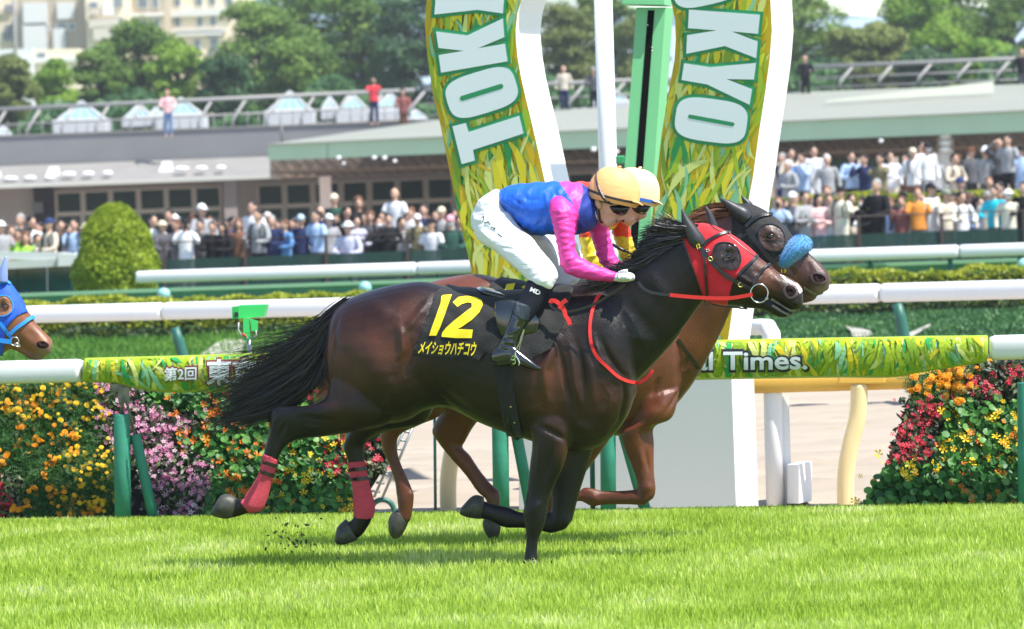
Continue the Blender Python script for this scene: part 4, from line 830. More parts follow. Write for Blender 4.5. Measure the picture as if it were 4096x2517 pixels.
tag(mb.put('riding_whip', leather, None, True), 'black riding whip held by the jockey in red and yellow', 'whip')
# ================================================================== GROUND
def yr(x, y0, k=.27): return y0-k*x
turf_c = mat('turf_soil', (.10, .16, .03), .9, .1, noise=.3, nscale=3)
ED = 25.72
mb = MB(); mb.box8([(-12, 6, -.25), (12, 6, -.25), (12, yr(12, ED), -.25), (-12, yr(-12, ED), -.25), (-12, 6, 0), (12, 6, 0), (12, yr(12, ED), 0), (-12, yr(-12, ED), 0)])
tag(mb.put('turf', turf_c), kind='structure')
sand = mat('track_sand', (.36, .305, .245), .95, .1, noise=.10, nscale=1.6, bump=.9, bscale=9, stretch=(.35, 1, 1))
tag(mk('dirt_track', [(-60, 12, -.16), (60, 8, -.16), (60, 38-.1*60, -.16), (-60, 44.5+.1*60, -.16)], [(0, 1, 2, 3)], sand), kind='structure')
lawn_c = mat('lawn_soil', (.10, .17, .035), .9, .1, noise=.35, nscale=1.2)
tag(mk('ground', [(-900, 3, -.3), (900, 3, -.3), (900, 1500, -.3), (-900, 1500, -.3)], [(0, 1, 2, 3)], mat('ground_green', (.12, .19, .04), .9, .1, noise=.3, nscale=.6)), kind='structure')
mb = MB(); mb.box8([(-60, 44.4+6, -.28), (60, 44.4-6, -.28), (60, 79.6, -.28), (-60, 79.6, -.28), (-60, 43.9+6, -.012), (60, 43.9-6, -.012), (60, 79.6, -.012), (-60, 79.6, -.012)])
tag(mb.put('lawn', lawn_c), kind='structure')
tag(mk('paved_apron', [(-80, 79.5, -.02), (80, 79.5, -.02), (80, 160, -.02), (-80, 160, -.02)], [(0, 1, 2, 3)], mat('paving', (.28, .26, .25), .85, noise=.1, nscale=2)), kind='structure')
def blades(name, n, area, hgt, wid, m, seed, zf=lambda x, y: 0, bend=.5, keep=None, clump=0, hf=None):
    rg = np.random.RandomState(seed); x0, x1, y0, y1 = area
    x = rg.uniform(x0, x1, n); y = rg.uniform(y0, y1, n)
    if keep is not None:
        k = keep(x, y); x = x[k]; y = y[k]
    n = len(x); h = hgt*(.55+.75*rg.rand(n)**1.3); an = rg.rand(n)*2*pi; w = wid*(.6+.8*rg.rand(n))
    if clump: h *= 1+clump*np.sin(x*3.1+np.sin(y*2.3)*2)*np.sin(y*4.7+x)
    if hf is not None: h = h*hf(x, y)
    ba = rg.rand(n)*2*pi; bl = h*bend*rg.rand(n)**1.2
    dx, dy = np.cos(an)*w/2, np.sin(an)*w/2; bx, by = np.cos(ba)*bl, np.sin(ba)*bl; z = zf(x, y)+np.zeros(n)
    V = np.empty((n, 5, 3))
    V[:, 0] = np.stack([x-dx, y-dy, z-.01], 1); V[:, 1] = np.stack([x+dx, y+dy, z-.01], 1)
    V[:, 2] = np.stack([x+dx*.75+bx*.35, y+dy*.75+by*.35, z+h*.62], 1); V[:, 3] = np.stack([x-dx*.75+bx*.35, y-dy*.75+by*.35, z+h*.62], 1)
    V[:, 4] = np.stack([x+bx, y+by, z+h], 1)
    me = bpy.data.meshes.new(name); me.vertices.add(n*5); me.vertices.foreach_set('co', V.ravel())
    b = np.arange(n)[:, None]*5; li = np.concatenate([b+np.array([0, 1, 2, 3]), b+np.array([3, 2, 4])], 1).ravel()
    me.loops.add(n*7); me.loops.foreach_set('vertex_index', li); me.polygons.add(n*2)
    ls = (np.arange(n)[:, None]*7+np.array([0, 4])).ravel(); me.polygons.foreach_set('loop_start', ls); me.update(calc_edges=True)
    return put(name, me, m)
def leafmat(name, stops, rough=.5, trans=.35, spec=.35, scale=None, noise=0):
    """leaf colours picked per leaf, light passing through"""
    m = bpy.data.materials.new(name); m.use_nodes = True; t = m.node_tree; b = t.nodes['Principled BSDF']
    g = t.nodes.new('ShaderNodeNewGeometry'); r = t.nodes.new('ShaderNodeValToRGB'); els = r.color_ramp.elements
    while len(els) > 1: els.remove(els[0])
    els[0].position = stops[0][0]; els[0].color = (*stops[0][1], 1)
    for p, c in stops[1:]: e = els.new(p); e.color = (*c, 1)
    src = g.outputs['Random Per Island']
    if scale:
        tc = t.nodes.new('ShaderNodeTexCoord'); n = t.nodes.new('ShaderNodeTexNoise'); n.inputs['Scale'].default_value = scale; n.inputs['Detail'].default_value = 3; t.links.new(tc.outputs['Object'], n.inputs['Vector'])
        mr = t.nodes.new('ShaderNodeMapRange'); mr.inputs[1].default_value = .3; mr.inputs[2].default_value = .7; t.links.new(n.outputs['Fac'], mr.inputs[0])
        mx = t.nodes.new('ShaderNodeMix'); mx.inputs[0].default_value = .55; t.links.new(src, mx.inputs[2]); t.links.new(mr.outputs[0], mx.inputs[3]); src = mx.outputs[0]
    t.links.new(src, r.inputs[0]); t.links.new(r.outputs[0], b.inputs['Base Color']); b.inputs['Roughness'].default_value = rough; b.inputs['Specular IOR Level'].default_value = spec
    if trans:
        tr = t.nodes.new('ShaderNodeBsdfTranslucent'); ad = t.nodes.new('ShaderNodeMixShader'); ad.inputs[0].default_value = trans; out = [n for n in t.nodes if n.type == 'OUTPUT_MATERIAL'][0]
        t.links.new(r.outputs[0], tr.inputs[0]); t.links.new(b.outputs[0], ad.inputs[1]); t.links.new(tr.outputs[0], ad.inputs[2]); t.links.new(ad.outputs[0], out.inputs[0])
    return m
turfm = leafmat('turf_blade', [(0, (.24, .38, .03)), (.22, (.40, .56, .05)), (.6, (.58, .74, .12)), (.85, (.80, .87, .32)), (1, (.95, .94, .62))], .40, .5, .45, scale=1.3)
g1 = blades('turf_grass', 420000, (-5.3, 5.3, 17.5, 27.8), .052, .0075, turfm, 1, keep=lambda x, y: (y < yr(x, 25.62)) & (np.abs(x) < y*.19), clump=.07, hf=lambda x, y: np.clip((yr(x, 25.5)-y)/.5, .35, 1))
tag(g1, 'short bright green racing turf under the horses', 'grass', kind='stuff')
lawnm = leafmat('lawn_blade', [(0, (.05, .15, .02)), (.4, (.10, .25, .03)), (.8, (.20, .36, .06)), (1, (.34, .46, .14))], .5, .35, .3, scale=.5)
g2 = blades('lawn_grass', 110000, (-9.5, 2.0, 40.5, 58), .13, .03, lawnm, 2, keep=lambda x, y: (np.abs(x) < y*.18) & (y > yr(x, 43.5, .1)), clump=.3)
tag(g2, 'light green lawn beyond the sand track, at left', 'grass', kind='stuff')
coverm = leafmat('ground_cover_leaf', [(0, (.03, .09, .03)), (.5, (.06, .17, .05)), (.9, (.12, .27, .07)), (1, (.22, .38, .12))], .5, .25, .4, scale=.6)
g3 = blades('ground_cover', 200000, (2.0, 10.5, 40, 58), .10, .045, coverm, 3, keep=lambda x, y: (np.abs(x) < y*.18) & (y > yr(x, 43.5, .1)), bend=1.2, clump=.35)
tag(g3, 'dark green leafy ground cover beyond the sand track, at right', 'ground cover', kind='stuff')
pathm = mat('pale_path', (.36, .34, .28), .9, noise=.1, nscale=3)
def quad_ground(name, pts, m, z):
    V = []
    for u, v in pts:
        d = _F+(u-2048.0)/FPX*CR+(1258.5-v)/FPX*CU; t = (z-CAMH)/d[2]; V.append(tuple(CO+d*t))
    return tag(mk(name, V, [tuple(range(len(V)))], m), kind='structure')
quad_ground('path', [(885, 1358), (985, 1358), (960, 1420), (800, 1420)], pathm, .13)
quad_ground('path', [(3378, 1303), (3450, 1315), (3480, 1322), (3490, 1336), (3470, 1346), (3410, 1346), (3405, 1325)], pathm, .13)
quad_ground('path', [(3600, 1346), (3716, 1296), (3724, 1300), (3650, 1346)], pathm, .13)
# sand ridges raked along the track
mb = MB(); rg = np.random.RandomState(5)
for k in range(46):
    y = 27.5+k*.37+rg.rand()*.1
    big = k in (3, 4, 9); h = .012+.02*rg.rand()+(.05 if big else 0); wdt = .10+.1*rg.rand(); n = 70; V = []; F = []
    for i in range(n+1):
        x = -5.5+11*i/n; hh = h*(.4+.6*abs(sin(i*.7+k)+rg.randn()*.4)); yy = yr(x, y, .05)+rg.randn()*.012
        V += [(x, yy-wdt/2, -.165), (x, yy+rg.randn()*.02, hh-.155), (x, yy+wdt/2, -.165)]
    for i in range(n): a = 3*i; F += [(a, a+3, a+4, a+1), (a+1, a+4, a+5, a+2)]
    mb.add(V, F)
tag(mb.put('raked_sand', sand, None, True), kind='structure')
# ================================================================== RAILS
whiterail = mat('white_rail_plastic', (.84, .84, .84), .35, .5, noise=.02, nscale=3)
darkgap = mat('dark_joint', (.05, .05, .05), .8)
greenpost = mat('green_post_padding', (.035, .24, .16), .55, .4, noise=.15, nscale=6, bump=.3, bscale=8)
greenmetal = mat('dark_green_metal', (.02, .12, .09), .45, .5, noise=.1, nscale=8)
rusty = mat('worn_bracket', (.22, .20, .15), .6, .5, noise=.5, nscale=20)
def rail(name, A, B, r, rz, m, label, joints=(), n=24, group=None, ex=2.8):
    """A,B end points; a smooth rail of rounded box section"""
    A = Vector(A); B = Vector(B); t = (B-A).normalized(); s = t.cross(Vector((0, 0, 1))).normalized(); up = s.cross(t).normalized()
    root = empty(name, (A+B)/2, label, 'rail', group)
    cuts = [0]+list(joints)+[1]
    for i in range(len(cuts)-1):
        a = A+(B-A)*cuts[i]+t*.012; b = A+(B-A)*cuts[i+1]-t*.012; V = []; F = []
        for c, f in ((a, .88), (a+t*.03, 1), (b-t*.03, 1), (b, .88)):
            for k in range(n):
                an = 2*pi*k/n; x = math.copysign(abs(cos(an))**(2/ex), cos(an)); y = math.copysign(abs(sin(an))**(2/ex), sin(an)); V.append(tuple(c+s*r*x*f+up*rz*y*f))
        for j in range(3):
            for k in range(n): F.append((j*n+k, j*n+(k+1) % n, (j+1)*n+(k+1) % n, (j+1)*n+k))
        F += [tuple(reversed(range(n))), tuple(3*n+k for k in range(n))]
        o = mk('rail_section', V, F, m, root, True); recalc(o)
    return root
YA, YB = 26.42, 24.70
def Yr1(u): return 25.53/(1+.2866*(u-2048)/FPX)
def at_x(A, B, us, Yf): return tuple((W(u, 1400, Yf(u)).x-A.x)/(B.x-A.x) for u in us)
A1 = W(-700, 1508.5, Yr1(-700)); B1_ = W(4700, 1373, Yr1(4700)); d1 = B1_-A1; A1, B1_ = A1-d1*.45, B1_+d1*.45
r1 = rail('running_rail', A1, B1_, .060, .074, whiterail, 'nearest white rail with a printed banner wrapped round its middle', (.12,)+at_x(A1, B1_, (332, 3955), Yr1)+(.88,), group=None)
# banner sleeve
pal = dict(mustard=(.62, .42, .01), yellow=(.75, .66, .03), pale=(.66, .70, .20), lime=(.36, .50, .02), green=(.03, .33, .08), mint=(.25, .55, .30), olive=(.22, .36, .02), aqua=(.25, .50, .38), mustard2=(.55, .38, .01), yellow2=(.70, .58, .02))
pm = {k: mat('print_'+k, v, .45, .4) for k, v in pal.items()}
ban = [(341, 1432, 332, 1526, .080, .0), (420, 1430, 420, 1531, .082, .0), (500, 1428, 500, 1545, .086, .0), (620, 1425, 620, 1567, .090, .0), (760, 1421, 760, 1571, .092, .0), (1200, 1407, 1200, 1562, .092, .0), (2000, 1385, 2000, 1541, .092, .0), (2800, 1362, 2800, 1521, .092, .0),
       (3300, 1351, 3300, 1512, .092, .0), (3560, 1347, 3560, 1511, .090, .0), (3680, 1344, 3680, 1491, .086, .0), (3800, 1343, 3800, 1472, .082, .0), (3948, 1341, 3942, 1449, .080, .0)]
mb = MB(); loft(mb, ban, Yr1, sub=8, n=32, ex=2.5, cap=.05)
bn = mb.put('banner_sleeve', pm['lime'], r1, True); tbn = bvh(bn.data)
def leaf_poly(c, L, w, ang, curv, n=7):
    pts = []; side = []
    for k in range(n+1):
        t = k/n; a = ang+curv*(t-.5); x = c[0]+(t-.5)*L*cos(ang)+curv*L*.25*(4*(t-.5)**2)*-sin(ang); y = c[1]+(t-.5)*L*sin(ang)+curv*L*.25*(4*(t-.5)**2)*cos(ang)
        ww = w*sin(pi*min(max(t, .02), .98))**.7*(1-.35*t)/2*(1+.12*sin(t*23+c[0])); pts.append((x-ww*sin(a), y+ww*cos(a))); side.append((x+ww*sin(a), y-ww*cos(a)))
    return pts+side[::-1]
def print_leaves(name, n, box, inside, hitf, parent, seed, angf, L=(60, 200), w=(14, 34), cols=None, lift0=.0012, dl=.000018, clamp=None):
    rg = random.Random(seed); VV = []; FF = []; MI = []; cols = cols or list(pm)
    for i in range(n):
        c = (rg.uniform(box[0], box[2]), rg.uniform(box[1], box[3])); P = leaf_poly(c, rg.uniform(*L), rg.uniform(*w), angf(rg, c), rg.uniform(-.7, .7))
        if clamp: P = [clamp(*p) for p in P]
        if not clamp and not inpoly(np.array([p[0] for p in P]), np.array([p[1] for p in P]), inside).all(): continue
        h = [hitf(*p) for p in P]
        if any(x is None for x in h): continue
        b = len(VV); VV += [tuple(x+(Vector(CO)-x).normalized()*(lift0+i*dl)) for x in h]; m = len(P)//2
        ci = rg.choice(range(len(cols)))
        for k in range(m-1): FF.append((b+k, b+k+1, b+2*m-2-k, b+2*m-1-k)); MI.append(ci)
    me = mkmesh(name, VV, FF); o = put(name, me, pm[cols[0]], parent)
    for c in cols[1:]: me.materials.append(pm[c])
    me.polygons.foreach_set('material_index', MI); return o
inb = [(q[0], q[1]+4) for q in ban]+[(q[2], q[3]-5) for q in ban[::-1]]
def hb(u, v): return hit(tbn, u, v)[0]
bu_ = [q[0] for q in ban]; bt_ = [q[1] for q in ban]; bb_ = [q[3] for q in ban]
def bcl(u, v): u = min(max(u, 350), 3936); return u, min(max(v, np.interp(u, bu_, bt_)+7), np.interp(u, bu_, bb_)-8)
print_leaves('banner_print', 1100, (345, 1330, 3945, 1590), inb, hb, bn, 3, lambda rg, c: pi/2+rg.gauss(0, .38)+.3*sin(c[0]/130), (70, 210), (9, 30), ['lime', 'yellow', 'pale', 'green', 'mint', 'olive', 'aqua', 'lime', 'lime', 'mustard'] if 0 else ['lime', 'lime', 'pale', 'green', 'mint', 'olive', 'lime', 'yellow2', 'pale', 'lime', 'olive'], clamp=bcl)
darkred = mat('dark_red_outline', (.22, .04, .03), .5); ink = mat('black_outline', (.02, .02, .03), .5); wprint = mat('white_lettering', (.74, .80, .80), .45)
greenout = mat('green_outline', (.01, .26, .09), .45)
lay_text('banner_text_outline', '第2回', [(650, 1462), (793, 1458), (793, 1528), (650, 1532)], tbn, darkred, bn, .0545, .075, step=.3)
lay_text('banner_text', '第2回', [(657, 1470), (786, 1466), (786, 1521), (657, 1525)], tbn, wprint, bn, .0575, .022, step=.3)
lay_text('banner_text_outline', '東京競馬', [(816, 1428), (1236, 1416), (1236, 1546), (816, 1553)], tbn, darkred, bn, .0545, .07, step=.3)
lay_text('banner_text', '東京競馬', [(824, 1437), (1228, 1425), (1228, 1537), (824, 1544)], tbn, wprint, bn, .0575, .03, step=.3)
lay_text('banner_text_outline', 'Racing in Real Times.'[10:] if 0 else 'ial Times.', [(2742, 1398), (3240, 1393), (3240, 1490), (2742, 1494)], tbn, ink, bn, .0545, .062, step=.3)
lay_text('banner_text', 'ial Times.', [(2752, 1409), (3230, 1404), (3230, 1479), (2752, 1483)], tbn, wprint, bn, .0575, .022, step=.3)
def post(u0, v0, u1, v1, w, dy=.10, pad=True, parent=None, top=None):
    y = Yr1(u1)+dy; mb = MB(); a = W(u0, v0, y); b = W(u1, v1, y); b = b+(b-a).normalized()*.06
    mb.tube([a, a+(b-a)*.01, a+(b-a)*.5, b], [w*.94, w, w, w], 18); o = mb.put('padded_post' if pad else 'post', greenpost if pad else greenmetal, r1, True); return o
post(487, 1657, 492, 2095, .053, -.02); post(541, 1738, 618, 2092, .034, .06)
mb = MB(); mb.tube([W(489, 1657, Yr1(489)), W(488, 1545, Yr1(489))], .013, 8); mb.tube([W(541, 1745, Yr1(541)+.06), W(505, 1600, Yr1(505)+.02), W(500, 1545, Yr1(489))], .010, 8); mb.put('post_core', rusty, r1, True)
mb = MB(); c = W(487, 1552, Yr1(487)); mb.box(c.x-.07, c.x+.06, c.y-.05, c.y+.05, c.z-.02, c.z+.03); mb.box(c.x-.02, c.x+.05, c.y-.055, c.y-.03, c.z-.09, c.z+.01); bevel(mb.put('bracket', rusty, r1), .004)
post(1998, 1560, 2006, 2070, .051, -.02); post(2040, 1600, 2128, 2064, .036, .06)
post(2430, 1545, 2434, 2066, .048, -.02); post(2452, 1580, 2586, 2060, .036, .06); post(2366, 1600, 2372, 2056, .016, .12, False)
post(4102, 1530, 4106, 2050, .050, -.02); post(-1400, 1640, -1396, 2110, .050, -.02); post(5600, 1490, 5604, 2040, .050, -.02)
# rail 2 across the sand track
A2_ = W(-900, 1285, 43.4); B2_ = W(4900, 1137, 37.2); d2 = B2_-A2_; A2_, B2_ = A2_-d2*.4, B2_+d2*.4
r2 = rail('far_rail', A2_, B2_, .085, .088, whiterail, 'plain white rail on the far side of the sand track', (.1, .25)+at_x(A2_, B2_, (674, 2100, 3533), lambda u: 41.9-(u-674)*.0012)+(.85,))
for (a, b, c, d, Y) in ((700, 1310, 752, 1500, 42.6), (3590, 1215, 3632, 1430, 38.7), (2140, 1260, 2185, 1470, 40.5), (-740, 1340, -690, 1540, 44.2), (5040, 1170, 5080, 1390, 37.2)):
    mb = MB(); p0 = W(a, b, Y); p1 = W(c, d, Y); 
    k = (p1.z-0)/(p0.z-p1.z+1e-9); p2 = p1+(p1-p0)*max(k, 0)
    mb.tube([p0, p0+(p1-p0)*.3, p1, p2], [.045, .055, .06, .06], 12); mb.put('post', greenmetal, r2, True)
# yellow rail
yel = mat('yellow_rail_plastic', (.72, .42, .07), .4, .5, noise=.05, nscale=5); cream = mat('cream_post_plastic', (.80, .62, .32), .4, .5, noise=.06, nscale=3)
ry = rail('sand_track_rail', W(200, 1620, 28.6)-(W(4600, 1492, 26.6)-W(200, 1620, 28.6))*.5, W(4600, 1492, 26.6)+(W(4600, 1492, 26.6)-W(200, 1620, 28.6))*.5, .048, .060, yel, 'low yellow rail on cream curved posts beside the sand track', (.3, .79))
def cpost(du, Y, dv=0):
    mb = MB(); P = [(3436, 1535), (3436, 1600), (3428, 1680), (3405, 1770), (3388, 1860), (3382, 1950), (3385, 2075)]
    mb.tube([W(a+du, b+dv, Y) for a, b in catmull(P, 4)], .056, 18); mb.put('curved_post', cream, ry, True)
    mb = MB(); a = W(3352+du, 1521+dv, Y-.035); b = W(3540+du, 1521+dv, Y-.035); mb.bar(a, b, .05, .05); bevel(mb.put('rail_clamp', yel, ry), .01)
cpost(0, 27.05); cpost(-1590, 27.9, 10)
# thin green pole
mb = MB(); mb.tube([W(1738, 1600, 27.5), W(1742, 2075, 27.5)], .010, 10); tag(mb.put('thin_pole', greenmetal, None, True), 'thin dark green pole standing in front of the sand, left of the cream post', 'pole')
# timing sensor on a stalk
sg = mat('bright_green_paint', (.05, .62, .14), .4, .5); sy = 27.2
root = empty('camera_sensor', W(985, 1440, sy), 'bright green boxed sensor on a grey stalk above the rail', 'sensor')
mb = MB(); mb.prism([W(955, 1222, sy), W(1066, 1219, sy), W(1054, 1267, sy), W(955, 1275, sy)], (0.01, .12, 0)); mb.put('hood_cover', sg, root)
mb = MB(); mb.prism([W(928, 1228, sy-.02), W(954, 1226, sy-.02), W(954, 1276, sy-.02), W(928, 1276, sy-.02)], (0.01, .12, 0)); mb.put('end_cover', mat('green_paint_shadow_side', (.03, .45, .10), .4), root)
mb = MB(); mb.prism([W(938, 1249, sy-.026), W(953, 1249, sy-.026), W(953, 1268, sy-.026), W(938, 1268, sy-.026)], (0, .004, 0)); mb.put('window', ink, root)
mb = MB(); mb.bar(W(985, 1275, sy), W(988, 1360, sy), .04, .05); mb.prism([W(1000, 1276, sy-.03), W(1030, 1285, sy-.03), W(1030, 1322, sy-.03), W(1006, 1325, sy-.03)], (0, .03, 0)); mb.put('bracket', sg, root)
mb = MB(); mb.tube([W(996, 1345, sy), W(998, 1475, sy)], .016, 12); mb.put('stalk', mat('galvanised_metal', (.45, .46, .45), .4, .6, metal=.7), root, True)
mb = MB(); mb.tube([W(955, 1290, sy-.03), W(953, 1318, sy-.03), W(965, 1340, sy-.03), W(990, 1352, sy-.03)], .005, 6); mb.tube([W(1024, 1322, sy-.03), W(1026, 1340, sy-.03), W(1010, 1355, sy-.03)], .005, 6); mb.put('cable', mat('cable_grey', (.5, .5, .48), .5), root, True)
mb = MB(); mb.tube([W(970, 1334, sy-.034), W(985, 1348, sy-.034)], .007, 6); mb.put('cable_sleeve', redstrap, root, True)
# ================================================================== FLOWER BEDS
def bed_pt(u, v, lift=0):
    """slanted planting surface behind the nearest rail"""
    y0 = Yr1(u)+.17; d = _F+(u-2048.0)/FPX*CR+(1258.5-v)/FPX*CU
    # plane: y = y0 + .45*z
    t = (y0+.45*CAMH)/(d[1]-.45*d[2]); return CO+d*t
nb = np.array([0, -1, .45]); nb /= np.linalg.norm(nb)
def scatter(name, n, polys, shape, size, m, seed, label, cat, lift=.03, tilt=.6, jit=.02, centers=None, per=1, cspread=0, lifts=.03, group=None):
    rg = np.random.RandomState(seed); V = []; F = []; ar = []
    base, faces = shape
    base = np.array(base, float); pts = []
    if centers is not None:
        for c in centers:
            for k in range(per): pts.append((c[0]+rg.randn()*cspread, c[1]+rg.randn()*cspread))
    else:
        bb = [(min(p[0] for p in P), min(p[1] for p in P), max(p[0] for p in P), max(p[1] for p in P)) for P in polys]; tot = sum((b[2]-b[0])*(b[3]-b[1]) for b in bb)
        for P, b in zip(polys, bb):
            k = int(n*(b[2]-b[0])*(b[3]-b[1])/tot); u = rg.uniform(b[0], b[2], k); v = rg.uniform(b[1], b[3], k)
            uj = u+rg.randn(k)*12; vj = v+rg.randn(k)*12; ok = inpoly(uj, vj, P); pts += list(zip(u[ok], v[ok]))
    for u, v in pts:
        p = bed_pt(u, v)+nb*(lift+lifts*rg.randn())+rg.randn(3)*jit
        nn = nb+np.array([.15, -.1, .25])+rg.randn(3)*tilt; nn /= np.linalg.norm(nn); a = np.cross(nn, rg.randn(3)); a /= np.linalg.norm(a); b = np.cross(nn, a); s = size*(.6+.7*rg.rand())
        q = p+s*(base[:, :1]*a+base[:, 1:2]*b+base[:, 2:3]*nn); i = len(V); V += list(q); F += [tuple(x+i for x in f) for f in faces]
    o = mk(name, V, F, m); tag(o, label, cat, group, 'stuff'); return o
def disc(n=7, cup=.12): return ([(0, 0, 0)]+[(cos(2*pi*k/n), sin(2*pi*k/n), cup*(1+.5*sin(3*k))) for k in range(n)], [(0, k+1, (k+1) % n+1) for k in range(n)])
def petals(n=5, cup=.25):
    V = [(0, 0, 0)]; F = []
    for k in range(n):
        a = 2*pi*k/n; i = len(V); V += [(.55*cos(a-.32), .55*sin(a-.32), cup*.5), (cos(a-.26), sin(a-.26), cup), (1.1*cos(a), 1.1*sin(a), cup*1.1), (cos(a+.42), sin(a+.42), cup), (.55*cos(a+.32), .55*sin(a+.32), cup*.5)]
        F.append((0, i, i+1, i+2, i+3, i+4))
    return V, F
def pointed(): return ([(0, -1, 0), (.5, -.1, .08), (.3, .6, .1), (0, 1.1, 0), (-.3, .6, .1), (-.5, -.1, .08)], [(0, 1, 2, 3, 4, 5)])
def fern():
    V = []; F = []
    for k in range(7):
        t = -1+2*k/6; w = .75*(1-abs(t)*.6)
        for sgn in (-1, 1):
            i = len(V); V += [(0, t, 0), (sgn*w, t+.35, .15), (sgn*w*.6, t+.05, .05)]; F.append((i, i+1, i+2))
    return V, F
def pom():
    V = []; F = []
    for (r, z, n, o) in ((1, .1, 9, 0), (.7, .35, 7, .3), (.42, .55, 5, .7)):
        for k in range(n):
            a = 2*pi*k/n+o; i = len(V); V += [(0, 0, z*.6), (r*cos(a-.3), r*sin(a-.3), z), (r*1.08*cos(a), r*1.08*sin(a), z*1.1-.1), (r*cos(a+.3), r*sin(a+.3), z)]; F.append((i, i+1, i+2, i+3))
    return V, F
lm_nast = leafmat('nasturtium_leaf', [(0, (.02, .10, .02)), (.5, (.045, .19, .03)), (.9, (.12, .32, .06)), (1, (.25, .45, .14))], .45, .3)
lm_fern = leafmat('marigold_leaf', [(0, (.012, .055, .012)), (.5, (.03, .12, .02)), (1, (.10, .25, .05))], .5, .25)
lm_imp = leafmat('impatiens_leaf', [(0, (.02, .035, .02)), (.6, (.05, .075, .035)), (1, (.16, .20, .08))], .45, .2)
fm_or = leafmat('orange_petal', [(0, (.85, .16, .01)), (1, (.95, .30, .01))], .5, .3); fm_mg = leafmat('marigold_orange', [(0, (.85, .24, .005)), (.6, (.95, .38, .01)), (1, (.98, .52, .02))], .6, .2)
fm_ye = leafmat('yellow_petal', [(0, (.90, .50, .01)), (1, (.98, .72, .03))], .5, .3); fm_pk = leafmat('pink_petal', [(0, (.55, .12, .30)), (.6, (.78, .32, .52)), (1, (.92, .70, .80))], .5, .3)
fm_rd = leafmat('crimson_petal', [(0, (.38, .008, .03)), (.7, (.70, .02, .06)), (1, (.85, .10, .15))], .5, .3)
B1 = [(-420, 1525), (1000, 1525), (1560, 1560), (1560, 1700), (1545, 1850), (1400, 2085), (-420, 2105)]
B2 = [(3660, 1495), (4560, 1440), (4560, 2065), (3440, 2070), (3500, 1960), (3560, 1850), (3600, 1700), (3650, 1620)]
marL = [(-420, 1525), (440, 1525), (420, 1700), (470, 1850), (480, 2100), (120, 2100), (120, 1900), (-420, 1880)]
redL = [[(-420, 1890), (110, 1890), (105, 2100), (-420, 2100)], [(1290, 1760), (1560, 1700), (1545, 1860), (1500, 1920), (1300, 1900)], [(1180, 1540), (1320, 1540), (1300, 1600), (1200, 1600)]]
pinkL = [[(395, 1545), (590, 1545), (600, 1640), (840, 1700), (700, 1800), (860, 1860), (820, 2000), (800, 2095), (620, 2095), (560, 1900), (400, 1740)]]
nasL = [[(560, 1555), (1000, 1560), (1300, 1600), (1420, 1640), (1420, 2090), (800, 2095), (850, 1900), (720, 1780), (830, 1700), (720, 1620), (590, 1650)]]
marR = [(3640, 1500), (3900, 1480), (3880, 1600), (3700, 1640), (3645, 1600)]
redR = [[(3880, 1450), (4560, 1430), (4560, 1600), (3900, 1610), (3860, 1560)], [(3625, 1610), (3800, 1610), (3760, 1720), (3760, 1810), (3700, 1860), (3565, 1850), (3600, 1740)]]
nasR = [[(3800, 1640), (4560, 1600), (4560, 2065), (3470, 2068), (3500, 1930), (3580, 1860), (3740, 1840), (3780, 1720)]]
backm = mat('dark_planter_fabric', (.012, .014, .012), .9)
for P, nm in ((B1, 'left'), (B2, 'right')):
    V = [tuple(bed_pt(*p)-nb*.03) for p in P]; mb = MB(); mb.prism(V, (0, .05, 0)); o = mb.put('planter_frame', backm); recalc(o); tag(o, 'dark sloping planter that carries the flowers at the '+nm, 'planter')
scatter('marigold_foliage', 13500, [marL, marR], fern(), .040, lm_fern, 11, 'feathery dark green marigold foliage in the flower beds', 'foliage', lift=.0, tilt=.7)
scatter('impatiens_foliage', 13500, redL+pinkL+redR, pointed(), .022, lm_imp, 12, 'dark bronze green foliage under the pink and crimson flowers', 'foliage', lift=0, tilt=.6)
scatter('nasturtium_foliage', 14500, nasL+nasR, disc(8), .024, lm_nast, 13, 'round green nasturtium leaves in the flower beds', 'foliage', lift=.0, tilt=.45)
rgc = random.Random(3)
def inP(n, polys, seed):
    rg = random.Random(seed); out = []
    while len(out) < n:
        P = rg.choice(polys); b = (min(p[0] for p in P), min(p[1] for p in P), max(p[0] for p in P), max(p[1] for p in P)); q = (rg.uniform(b[0], b[2]), rg.uniform(b[1], b[3]))
        if inpoly(np.array([q[0]]), np.array([q[1]]), P)[0]: out.append(q)
    return out
scatter('orange_marigolds', 0, None, pom(), .017, fm_mg, 21, 'orange pompom marigolds in the left flower bed', 'flowers', centers=inP(24, [[(-420, 1600), (330, 1600), (330, 2075), (100, 2075), (100, 1900), (-420, 1880)]], 5)+[(40, 1640), (100, 1635), (90, 1710), (80, 1770), (20, 1840), (200, 1840), (240, 1835), (300, 1830), (190, 1880), (135, 1760), (260, 2050), (290, 2045), (60, 2060), (120, 2050), (200, 1990), (235, 1985), (370, 2050), (400, 2045)], per=6, cspread=13, lift=.05, lifts=.015, tilt=.35)
scatter('yellow_marigolds', 0, None, pom(), .015, fm_ye, 22, 'yellow marigolds mostly high and right in the left bed', 'flowers', centers=inP(135, [[(-420, 1535), (440, 1535), (430, 1700), (470, 1850), (470, 2060), (240, 2050), (260, 1700), (-420, 1600)]], 6), per=3, cspread=10, lift=.05, lifts=.015, tilt=.35)
scatter('bright_marigolds', 0, None, pom(), .022, fm_mg, 23, 'bright orange marigolds crowning the right flower bed', 'flowers', centers=[(3690, 1545), (3730, 1540), (3770, 1530), (3810, 1530), (3850, 1540), (3800, 1480), (3850, 1470), (3900, 1465), (3830, 1500), (3825, 1560), (3780, 1575), (3670, 1580), (3880, 1560), (3840, 1600)], per=9, cspread=15, lift=.05, lifts=.015, tilt=.35)
